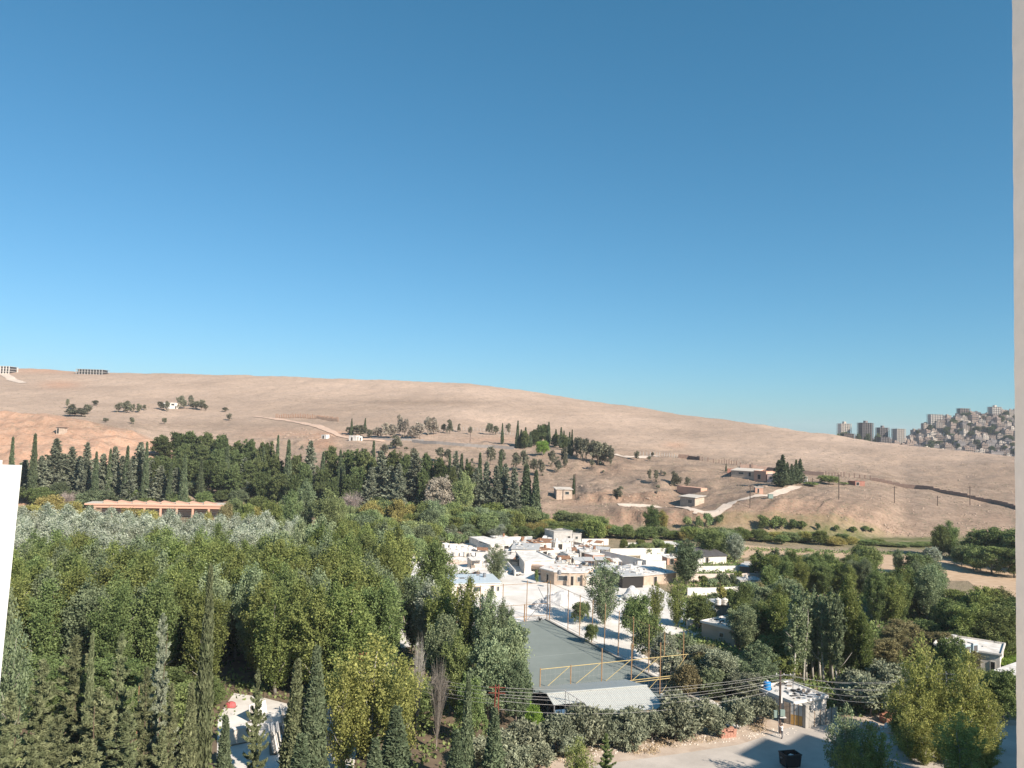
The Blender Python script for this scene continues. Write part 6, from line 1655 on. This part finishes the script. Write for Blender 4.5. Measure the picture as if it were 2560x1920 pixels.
# ------------------------------------------------------------------ trees: right-hand plantations
def fill(n, kind, x0, x1, d0, d1, h0, h1, leafs, desc, place, w=(3.8, 5.6), seed=1, minsep=2.6):
    r = random.Random(seed); pts = []; tries = 0
    while len(pts) < n and tries < 4000:
        tries += 1
        D = r.uniform(d0, d1); x = r.uniform(x0, x1); X = at(x, 1400, D).x
        if all((X - a) ** 2 + (D - b) ** 2 > minsep ** 2 for a, b in pts):
            pts.append((X, D))
            plant(kind, X, D, r.uniform(h0, h1), r.uniform(*w), desc=desc, place=place, leaf=r.choice(leafs))
fill(17, 'poplar', 1925, 2172, 181, 193, 6.5, 8.8, [L_DPO, L_DPO, L_POP, L_GPO], 'bushy poplar', 'in the front of the field plantation', (3.3, 4.8), 3)
fill(17, 'poplar', 1925, 2172, 194, 206, 5.6, 7.4, [L_DPO, L_DPO, L_POP, L_GPO], 'bushy poplar', 'in the back of the field plantation', (3.3, 4.8), 33)
fill(6, 'slim_poplar', 1880, 1950, 196, 210, 6, 7.5, [L_POP, L_GPO, L_WIL], 'feathery young poplar', 'behind the walled gardens', (2.4, 3.6), 4)
fill(9, 'poplar', 2190, 2275, 155, 166, 8.8, 10.8, [L_DPO, L_DPO, L_POP], 'dark upright poplar', 'beside the small bright lawn', (3.8, 5.0), 5)
fill(8, 'poplar', 2270, 2350, 158, 172, 9, 11, [L_DPO, L_GPO], 'grey-green poplar', 'right of the small bright lawn', (3.4, 4.6), 6)
fill(14, 'broad_tree', 2365, 2560, 134, 160, 6, 8.8, [L_DPO, L_POP, L_DPO, L_BRN], 'dense broadleaf tree', 'above the white flat roof', (6, 8.5), 7, 3.6)
fill(9, 'broad_tree', 1870, 2010, 146, 164, 6, 8.5, [L_BRN, L_BRN, L_GPO], 'browning round tree', 'below the long pinkish wall', (5, 7), 8, 3.5)
fill(10, 'poplar', 1855, 1990, 134, 146, 7, 10, [L_DPO, L_POP, L_GPO], 'mixed green poplar', 'behind the white-roofed hut', (3.6, 5), 9, 3)
fill(16, 'slim_poplar', 1985, 2100, 116, 124, 11.5, 14, [L_POP, L_GPO, L_GPO], 'slim white-stemmed poplar', 'behind the power lines', (1.9, 2.7), 10, 1.1)
fill(6, 'broad_tree', 1985, 2090, 124, 134, 5, 7, [L_DPO, L_BRN], 'shady low tree', 'behind the white-stemmed poplars', (4, 6), 11, 3)
tree('poplar', 2122, 1446, D=120, w=62, leaf=L_POP, single='tallest green poplar right of the white-stemmed stand')
tree('poplar', 2158, 1535, D=118, w=52, leaf=L_POP, single='shorter green poplar beside the tallest one')
tree('poplar', 2100, 1520, D=123, w=50, leaf=L_DPO, single='dark poplar between the white stems and the tallest poplar')
fill(9, 'broad_tree', 2215, 2420, 124, 142, 3.6, 5.2, [L_BRN, L_BRN, L_DPO], 'russet shrubby tree', 'behind the tall yellowing poplars', (4.2, 6), 12, 3)
fill(10, 'broad_tree', 1745, 1985, 106, 124, 3.6, 6.2, [L_DPO, L_GPO, L_POP, L_OLI], 'tangled green tree', 'in the thicket right of the court', (4.5, 6.5), 13, 3)
fill(9, 'olive', 1700, 1830, 108, 132, 2.6, 4.4, [L_OLI, L_OLI, L_GPO, L_BRN], 'dusty shrub tree', 'beside the court fence', (3.2, 4.8), 14, 2)
fill(8, 'willow', 2395, 2560, 126, 139, 1.4, 2.2, [L_LIM], 'bright green vine bush', 'on the bank above the flat roof', (4, 6), 15, 2.2)
fill(12, 'willow', 1545, 1700, 236, 250, 2.2, 4.0, [L_WIL, L_POP, L_DPO], 'garden bush', 'between the white garden walls', (3, 5), 16, 2.5)
fill(10, 'shrub', 1735, 1900, 168, 176, 1.8, 3.2, [L_POP, L_GPO, L_MUS], 'small orchard bush', 'before the long pinkish wall', (2, 3), 17, 2)
fill(8, 'shrub', 1735, 1860, 186, 196, 1.8, 3.0, [L_POP, L_GPO], 'small orchard bush', 'behind the long pinkish wall', (2, 3), 18, 2)
for x, yt, yb, w, k, lf, s in ((1716, 1348, 1462, 66, 'poplar', L_GPO, 'grey-green poplar with pale forked stems by the garden walls'),
                              (1772, 1318, 1398, 66, 'poplar', L_DPO, 'dark grey-green tree behind the dark roof'),
                              (1806, 1322, 1392, 60, 'poplar', L_GPO, 'lighter poplar right of the dark roof'),
                              (1838, 1334, 1404, 44, 'poplar', L_SIL, 'silvery poplar in front of the dry field'),
                              (1510, 1398, 1560, 96, 'near_poplar', L_GPO, 'large loose tree behind the court side fence'),
                              (1638, 1455, 1566, 46, 'near_poplar', L_POP, 'left one of two fresh green poplars above the court'),
                              (1692, 1442, 1566, 54, 'near_poplar', L_POP, 'right one of two fresh green poplars above the court'),
                              (1748, 1486, 1572, 82, 'broad_tree', L_DPO, 'dense dark green tree left of the white-roofed hut'),
                              (1582, 1490, 1600, 72, 'willow', L_DPO, 'dark tree behind the middle of the side fence'),
                              (1625, 1545, 1650, 90, 'willow', L_DPO, 'low spreading dark tree near the fence'),
                              (1662, 1575, 1680, 70, 'broad_tree', L_OLI, 'blue-grey bush tree near the front corner of the fence'),
                              (1478, 1560, 1610, 30, 'willow', L_DPO, 'small spiky green bush at the court kerb'),
                              (1452, 1505, 1560, 46, 'willow', L_DPO, 'dark bush beside the rubble heap'),
                              (1680, 1625, 1722, 70, 'olive', L_OLI, 'dry thin bush inside the corner of the court fence'),
                              (1765, 1620, 1700, 60, 'broad_tree', L_BRN, 'brownish bush right of the corner post'),
                              (1770, 1640, 1720, 90, 'olive', L_BRN, 'rusty dry shrub above the lane'),
                              (1242, 1360, 1456, 62, 'near_poplar', L_GPO, 'round-headed tree standing alone in the white yard'),
                              (1340, 1425, 1460, 14, 'shrub', L_DPO, 'small dark shrub at the corner of the stone house')):
    tree(k, x, yt, yb, w=w, leaf=lf, single=s)

# ------------------------------------------------------------------ trees: the poplar grove on the left
_r = random.Random(31)
D = 106.0
_row = -1; _srow = -1
while D < 196:
    x = -150.0; _row += 1
    while x < 1015:
        px_ = x + _r.uniform(-14, 14); dd = D + _r.uniform(-1.8, 1.8)
        lim = 905 if D < 116 else 985 if D < 150 else 1000 if D < 166 else 690
        if px_ < lim and not (D < 112 and 560 < px_ < 640):
            X = at(px_, 1400, dd).x
            sil = D > 136 + max(px_, 0) * .036 + _r.uniform(-9, 9)
            hgt = _r.uniform(13.2, 15.6) if not sil else _r.uniform(12.6, 14.2)
            if px_ > 700 and D > 130: hgt += 1.5
            plant('poplar', X, dd, hgt, _r.uniform(5.0, 6.6), leaf=L_SIL if sil else _r.choice([L_POP, L_POP, L_POP, L_DPO, L_GPO]), desc='silver-leaved poplar' if sil else 'green poplar', name='silver_poplar_tree' if sil else None,
                  place='in the %s row of the grove' % (ORD[_row] if _row else 'front'))
        x += 5.1 / D * FOC * (1.0 if D < 155 else 1.2)
    D += 5.1 if D < 155 else 6.2
for x, yt, D, w, k, lf, s in ((1090, 1352, 150, 92, 'poplar', L_DPO, 'dark bushy poplar at the left edge of the white yard'),
                             (1040, 1440, 128, 74, 'poplar', L_GPO, 'greyish poplar at the right end of the grove'),
                             (1075, 1445, 122, 76, 'poplar', L_SIL, 'poplar with some silvery leaves left of the blue-roofed shed'),
                             (1125, 1455, 118, 76, 'poplar', L_POP, 'green poplar covering the left part of the blue-roofed shed'),
                             (1178, 1448, 114, 58, 'poplar', L_POP, 'narrow green poplar in front of the blue-roofed shed'),
                             (1228, 1478, 112, 62, 'poplar', L_GPO, 'greyish poplar below the right end of the blue-roofed shed'),
                             (1262, 1500, 112, 44, 'poplar', L_GPO, 'thin poplar left of the court'),
                             (1110, 1535, 103, 70, 'poplar', L_GPO, 'grey-green poplar above the yellowing poplar'),
                             (1155, 1575, 100, 64, 'poplar', L_DPO, 'dark narrow tree left of the big court tree'),
                             (1285, 1555, 104, 112, 'broad_tree', L_GPO, 'big grey-green tree overhanging the left side of the court'),
                             (1230, 1590, 99, 120, 'broad_tree', L_GPO, 'wide grey-green tree left of the metal-roofed shelter'),
                             (1300, 1640, 98, 80, 'broad_tree', L_GPO, 'lower grey-green tree touching the metal-roofed shelter'),
                             (1190, 1690, 92, 80, 'broad_tree', L_DPO, 'shady tree behind the red lattice pole'),
                             (1340, 1755, 91, 50, 'broad_tree', L_LIM, 'bright green bush at the left end of the metal-roofed shelter')):
    tree(k, x, yt, D=D, w=w, leaf=lf, single=s)
tree('bare_tree', 1056, 1565, D=93, w=34, leaf=BARKW, single='pale leafless tree rising behind the yellowing poplar')
tree('bare_tree', 1105, 1625, D=90, w=60, leaf=BARKG, single='bare branching tree left of the red lattice pole')

# ------------------------------------------------------------------ trees: foreground
PN = 'in the foreground below the grove'
for x, yt, D, w, lf in ((200, 1590, 76, 150, L_OCY), (312, 1585, 78, 100, L_OCY), (120, 1650, 72, 140, L_OCY), (40, 1730, 68, 150, L_OCY), (262, 1720, 70, 160, L_OCY), (378, 1670, 74, 110, L_OCY), (330, 1780, 66, 170, L_OCY), (160, 1790, 64, 170, L_OCY), (440, 1710, 72, 90, L_OCY), (414, 1536, 78, 92, L_GCY),
                       (655, 1672, 80, 66, L_OCY), (30, 1840, 61, 160, L_OCY), (240, 1850, 61, 170, L_OCY), (420, 1830, 65, 130, L_OCY), (100, 1870, 60, 150, L_OCY), (340, 1870, 60, 140, L_OCY)):
    tree('near_conifer', x, yt, D=D, w=w, leaf=lf, desc='feathery olive-green conifer', place=PN)
for x, yt, D, w, lf, s in ((530, 1424, 82, 46, L_OCY, 'very tall thin cypress towering over the foreground conifers'),
                          (240, 1592, 75, 34, L_OCY, 'narrow brownish cypress between the feathery conifers'),
                          (490, 1715, 72, 56, L_OCY, 'short cypress at the foot of the very tall one'),
                          (577, 1795, 72, 54, L_CYP, 'small dark cypress beside the white marble slabs'),
                          (752, 1655, 80, 66, L_OCY, 'left one of the twin cypresses beside the marble slabs'),
                          (800, 1622, 80, 74, L_CYP, 'right one of the twin cypresses beside the marble slabs'),
                          (1178, 1688, 79, 40, L_CYP, 'slender cypress in front of the power lines'),
                          (1245, 1775, 78, 64, L_CYP, 'short bushy cypress below the red lattice pole'),
                          (1000, 1770, 78, 92, L_CYP, 'wide dark cypress in front of the yellowing poplar'),
                          (1150, 1830, 74, 70, L_CYP, 'low dark cypress at the bottom edge beside the road'),
                          (950, 1850, 74, 70, L_CYP, 'low dark cypress below the yellowing poplar'),
                          (765, 1840, 72, 90, L_CYP, 'wide dark cypress at the bottom beside the marble slabs')):
    tree('near_cypress', x, yt, D=D, w=w, leaf=lf, single=s)
tree('near_conifer', 1522, 1835, D=79, w=70, leaf=L_DPO, single='dark green sapling in front of the olives')
tree('near_poplar', 1452, 1845, D=78, w=80, leaf=L_POP, single='yellow-green sapling left of the dark one in front of the olives')
for x, yt, D, w, s in ((935, 1588, 87, 190, 'broad yellowing poplar in the middle of the foreground'), (1015, 1645, 85, 130, 'smaller yellowing poplar touching the broad one'), (872, 1655, 84, 120, 'greenish yellow poplar left of the broad yellowing one')):
    tree('near_poplar', x, yt, D=D, w=w, leaf=L_YEL, single=s)
for x, yt, D, w in ((2305, 1590, 95, 92), (2425, 1628, 93, 92), (2352, 1672, 94, 70), (2255, 1700, 94, 84), (2474, 1725, 92, 76), (2305, 1740, 92, 96), (2408, 1745, 92, 100), (2455, 1790, 91, 90), (2352, 1780, 91, 90), (2275, 1765, 91, 80), (2400, 1785, 84, 110), (2460, 1835, 88, 80), (2310, 1815, 90, 80)):
    tree('near_poplar', x, yt, D=D, w=w, leaf=L_YEL, desc='tall yellow-green poplar', place='at the lower right')
for x, yt, D, w, lf in ((2118, 1765, 79, 100, L_GPO), (2180, 1805, 80, 100, L_YEL), (2135, 1850, 76, 100, L_YEL)):
    tree('near_poplar', x, yt, D=D, w=w, leaf=lf, desc='sparse autumn-tinted tree', place='overhanging the shaded road')
tree('near_poplar', 45, 1550, D=82, w=96, leaf=L_GPO, single='pale green tree beside the white wall')
tree('near_poplar', 15, 1440, D=90, w=80, leaf=L_GPO, single='pale tree half hidden by the white wall')
for x, yt, yb, w in ((1310, 1805, 1900, 110), (1392, 1788, 1885, 104), (1455, 1765, 1872, 110), (1520, 1778, 1862, 96), (1578, 1765, 1860, 96), (1630, 1778, 1856, 78), (1688, 1735, 1850, 116), (1742, 1750, 1842, 100), (1790, 1770, 1836, 74), (1842, 1745, 1828, 78), (1905, 1740, 1812, 84), (1255, 1830, 1912, 90), (1205, 1845, 1922, 90), (1345, 1850, 1915, 80), (1290, 1862, 1928, 80), (1425, 1835, 1895, 70)):
    tree('olive', x, yt, yb, w=w, leaf=L_OLI, desc='grey olive tree', place='in the row along the road')
for x, yt, yb, w in ((2175, 1692, 1790, 120), (2232, 1702, 1790, 100), (2120, 1705, 1768, 70), (2215, 1660, 1735, 100), (2140, 1672, 1735, 80)):
    tree('olive', x, yt, yb, w=w, leaf=L_OLI, desc='silvery olive bush', place='behind the rubble mound by the road')
_r = random.Random(64)
for i in range(34):
    x = 70 + i * 37 + _r.uniform(-12, 12); D = 298 + _r.uniform(0, 10) + (14 if 380 < x < 1000 and i % 2 else 0)
    plant('willow', at(x, 1250, D).x, D, _r.uniform(4, 7.5), _r.uniform(7, 11), leaf=_r.choice([L_PIN, L_DPO, L_GPO, L_CYP]), desc='low dark bush', place='in the %s half below the conifers' % ('left' if i < 17 else 'right'))
for i in range(22):
    x = 395 + (i % 11) * 32 + _r.uniform(-12, 12); D = (330 if i < 11 else 350) + _r.uniform(-6, 6)
    plant('pine', at(x, 1200, D).x, D, _r.uniform(8, 11.5), _r.uniform(7.5, 10), leaf=L_PIN, desc='smaller pine', place='in the %s gap of the pine slope' % ('lower' if i < 11 else 'upper'))
for i in range(9):
    tree('shrub', 1092 + i * 13 + _r.uniform(-4, 4), 1334 + _r.uniform(-6, 6), 1362 - i * .8, w=_r.uniform(22, 34), leaf=_r.choice([L_WIL, L_GPO, L_DPO]), desc='leafy shrub', place='behind the slab store')
for i in range(40):
    x = _r.uniform(480, 1700); y = _r.uniform(1120, 1245)
    tree('shrub', x, y - _r.uniform(5, 11), y, w=_r.uniform(8, 18), leaf=_r.choice([L_HIL, L_HIL, L_GRY]), desc='dry hillside shrub', place='in the %s part of the scrubby lower slope' % ('left' if x < 1100 else 'right'))
for x, D, hgt in ((20, 98, 6), (85, 94, 5.5), (150, 99, 6.5), (215, 93, 5.5), (285, 98, 6.5), (345, 92, 5), (405, 98, 6), (470, 94, 5.5), (520, 101, 4), (860, 101, 5), (900, 97, 5.5), (965, 99, 6), (1040, 96, 6)):
    plant('broad_tree', at(x, 1600, D).x, D, hgt, hgt * 1.15, leaf=L_DPO, desc='low dark tree', place='under the front edge of the grove')
tree('broad_tree', 2368, 1590, D=114, w=80, leaf=L_DPO, single='dark green tree partly hiding the white flat roof')
tree('broad_tree', 2508, 1668, D=104, w=90, leaf=L_DPO, single='dark shrubby tree in front of the terrace building')
label_trees()

# ------------------------------------------------------------------ ground cover nobody could count
def scatter_stuff(name, label, pts, per, spread, size, aspect, leaf, seed):
    rng = np.random.default_rng(seed)
    P = np.array(pts); n = len(P) * per
    ci = np.repeat(np.arange(len(P)), per)
    g = rng.normal(0, 1, (n, 3)) * np.array([spread, spread, spread * .45]); g[:, 2] = np.abs(g[:, 2])
    out = g / (np.linalg.norm(g, axis=1, keepdims=True) + 1e-6)
    me_ = leaf_cloud(name, P[ci] + g, np.tile([0, 0, 1.0], (n, 1)), size, aspect, out, rng, rng.uniform(0, 1, len(P))[ci], leaf)
    o = link(name, me_); tag(o, label, kind='stuff'); return o
_r = random.Random(77)
pts = []
while len(pts) < 9000:                    # scrub tufts on the hill
    x = _r.uniform(-100, 2650); D = 300 + 420 * _r.random() ** 1.7
    X = at(x, 1150, D).x; pts.append((X, D, gz(X, D)))
pts = [q for q in pts if fbm(np.array([q[0] / 25]), np.array([q[1] / 25]), 71)[0] > .42]
scatter_stuff('scrub', 'low grey scrub dotted over the dry hill', pts, 5, .22, .26, 1.1, leaf_mat('dry_scrub', (.12, .10, .065), (.26, .215, .15), .1, .02, .2), 1)
pts = []
while len(pts) < 5200:                    # undergrowth on the right-hand valley floor
    x = _r.uniform(1560, 2640); D = _r.uniform(100, 255); p = at(x, 1500, D); px_, py_ = project(np.array([[p.x, D, 0.0]])); px_ = px_[0]; py_ = py_[0]
    if px_ < 1720 - (D - 100) * .2 and D < 235: continue
    if 1850 < px_ < 2560 and 205 < D < 250: continue
    if px_ > 2290 and 172 < D < 214: continue
    if D < 112 and px_ < 2010: continue
    if D < 106 : continue
    pts.append((p.x, D, 0.0))
scatter_stuff('undergrowth', 'dark green undergrowth below the valley trees', pts, 12, .8, .38, 1.2, L_DPO, 2)
pts = []
while len(pts) < 3000:                    # litter and weeds under the grove and the near trees
    x = _r.uniform(-150, 1230); D = _r.uniform(58, 200)
    if 560 < x < 850 and 78 < D < 104: continue
    p = at(x, 1600, D); pts.append((p.x, D, 0.0))
scatter_stuff('weeds', 'dark weeds covering the ground under the grove', pts, 10, .8, .36, 1.2, L_DPO, 3)
pts = []
for (x0, y0, x1, y1, n) in ((1380, 1882, 1440, 1905, 20), (1560, 1868, 1640, 1885, 45), (1640, 1850, 1700, 1870, 30), (1290, 1905, 1380, 1918, 25), (1700, 1845, 1800, 1856, 20), (1870, 1800, 1910, 1830, 40)):
    for _ in range(n):
        p = flat(_r.uniform(x0, x1), _r.uniform(y0, y1)); pts.append((p.x, p.y, 0.0))
scatter_stuff('dry_grass', 'straw-coloured dry grass along the road edge', pts, 12, .3, .09, 2.6, leaf_mat('straw', (.22, .165, .10), (.38, .30, .20), .2, .02, .15), 4)

_rg = np.random.default_rng(5)
V, Fc = [], []
_n = 0
while _n < 3000:                          # loose stones on the lower slopes
    x = _r.uniform(-60, 2560); D = 298 + 190 * _r.random() ** 1.4
    X = at(x, 1180, D).x
    if fbm(np.array([X / 18]), np.array([D / 12]), 91)[0] < .47: continue
    s_ = _r.uniform(.1, .36) * (1.6 if _r.random() < .1 else 1); z = gz(X, D)
    a = _rg.uniform(.6, 1.2, 8) * s_
    o_ = len(V)
    V += [(X - a[0], D - a[1], z - .1), (X + a[2], D - a[0], z - .1), (X + a[1], D + a[3], z - .1), (X - a[3], D + a[2], z - .1), (X - a[4] * .6, D - a[5] * .6, z + a[6] * .8), (X + a[5] * .6, D - a[4] * .6, z + a[7] * .7), (X + a[6] * .6, D + a[4] * .6, z + a[5] * .8), (X - a[7] * .6, D + a[6] * .6, z + a[4] * .7)]
    Fc += [(o_ + 4, o_ + 5, o_ + 6, o_ + 7), (o_, o_ + 1, o_ + 5, o_ + 4), (o_ + 1, o_ + 2, o_ + 6, o_ + 5), (o_ + 2, o_ + 3, o_ + 7, o_ + 6), (o_ + 3, o_, o_ + 4, o_ + 7)]
    _n += 1
o = MB().add(V, Fc).build('rubble', M_ROCK); tag(o, 'loose stones strewn over the lower slopes', kind='stuff')

pts = []
for _ in range(420):                      # grit and small litter along the verge
    x = _r.uniform(1290, 1990); y = 1900 - (x - 1290) * .115 + _r.uniform(-14, 16)
    pts.append(flat(x, y))
V, Fc = [], []
for p in pts:
    s_ = _r.uniform(.04, .14); o_ = len(V)
    V += [(p.x - s_, p.y - s_, 0), (p.x + s_, p.y - s_ * .7, 0), (p.x + s_ * .6, p.y + s_, 0), (p.x, p.y, s_ * 1.1)]
    Fc += [(o_, o_ + 1, o_ + 3), (o_ + 1, o_ + 2, o_ + 3), (o_ + 2, o_, o_ + 3)]
o = MB().add(V, Fc).build('gravel', M_LIME); tag(o, 'small stones and litter along the road verge', kind='stuff')

# ------------------------------------------------------------------ the air between the window and the far hill
def haze():
    zt = max(float(GZ.max()) + 40.0, 120.0)
    zb = float(GZ.min()) - 1.0 - 14.0
    hw = float(halfw(YROW[-1])) + 20
    o = MB().box(-hw, -140, zb, hw, float(YROW[-1]) + 20, zt).build('haze', None)
    m = bpy.data.materials.new('thin_air'); m.use_nodes = True
    nt = m.node_tree; nt.nodes.clear()
    v = nt.nodes.new('ShaderNodeVolumePrincipled'); out = nt.nodes.new('ShaderNodeOutputMaterial')
    v.inputs['Color'].default_value = (.88, .92, 1.0, 1)
    v.inputs['Density'].default_value = 0.0001
    v.inputs['Anisotropy'].default_value = 0.0
    nt.links.new(v.outputs[0], out.inputs['Volume'])
    o.data.materials.clear(); o.data.materials.append(m)
    tag(o, 'thin bluish haze filling the valley', kind='stuff')
haze()
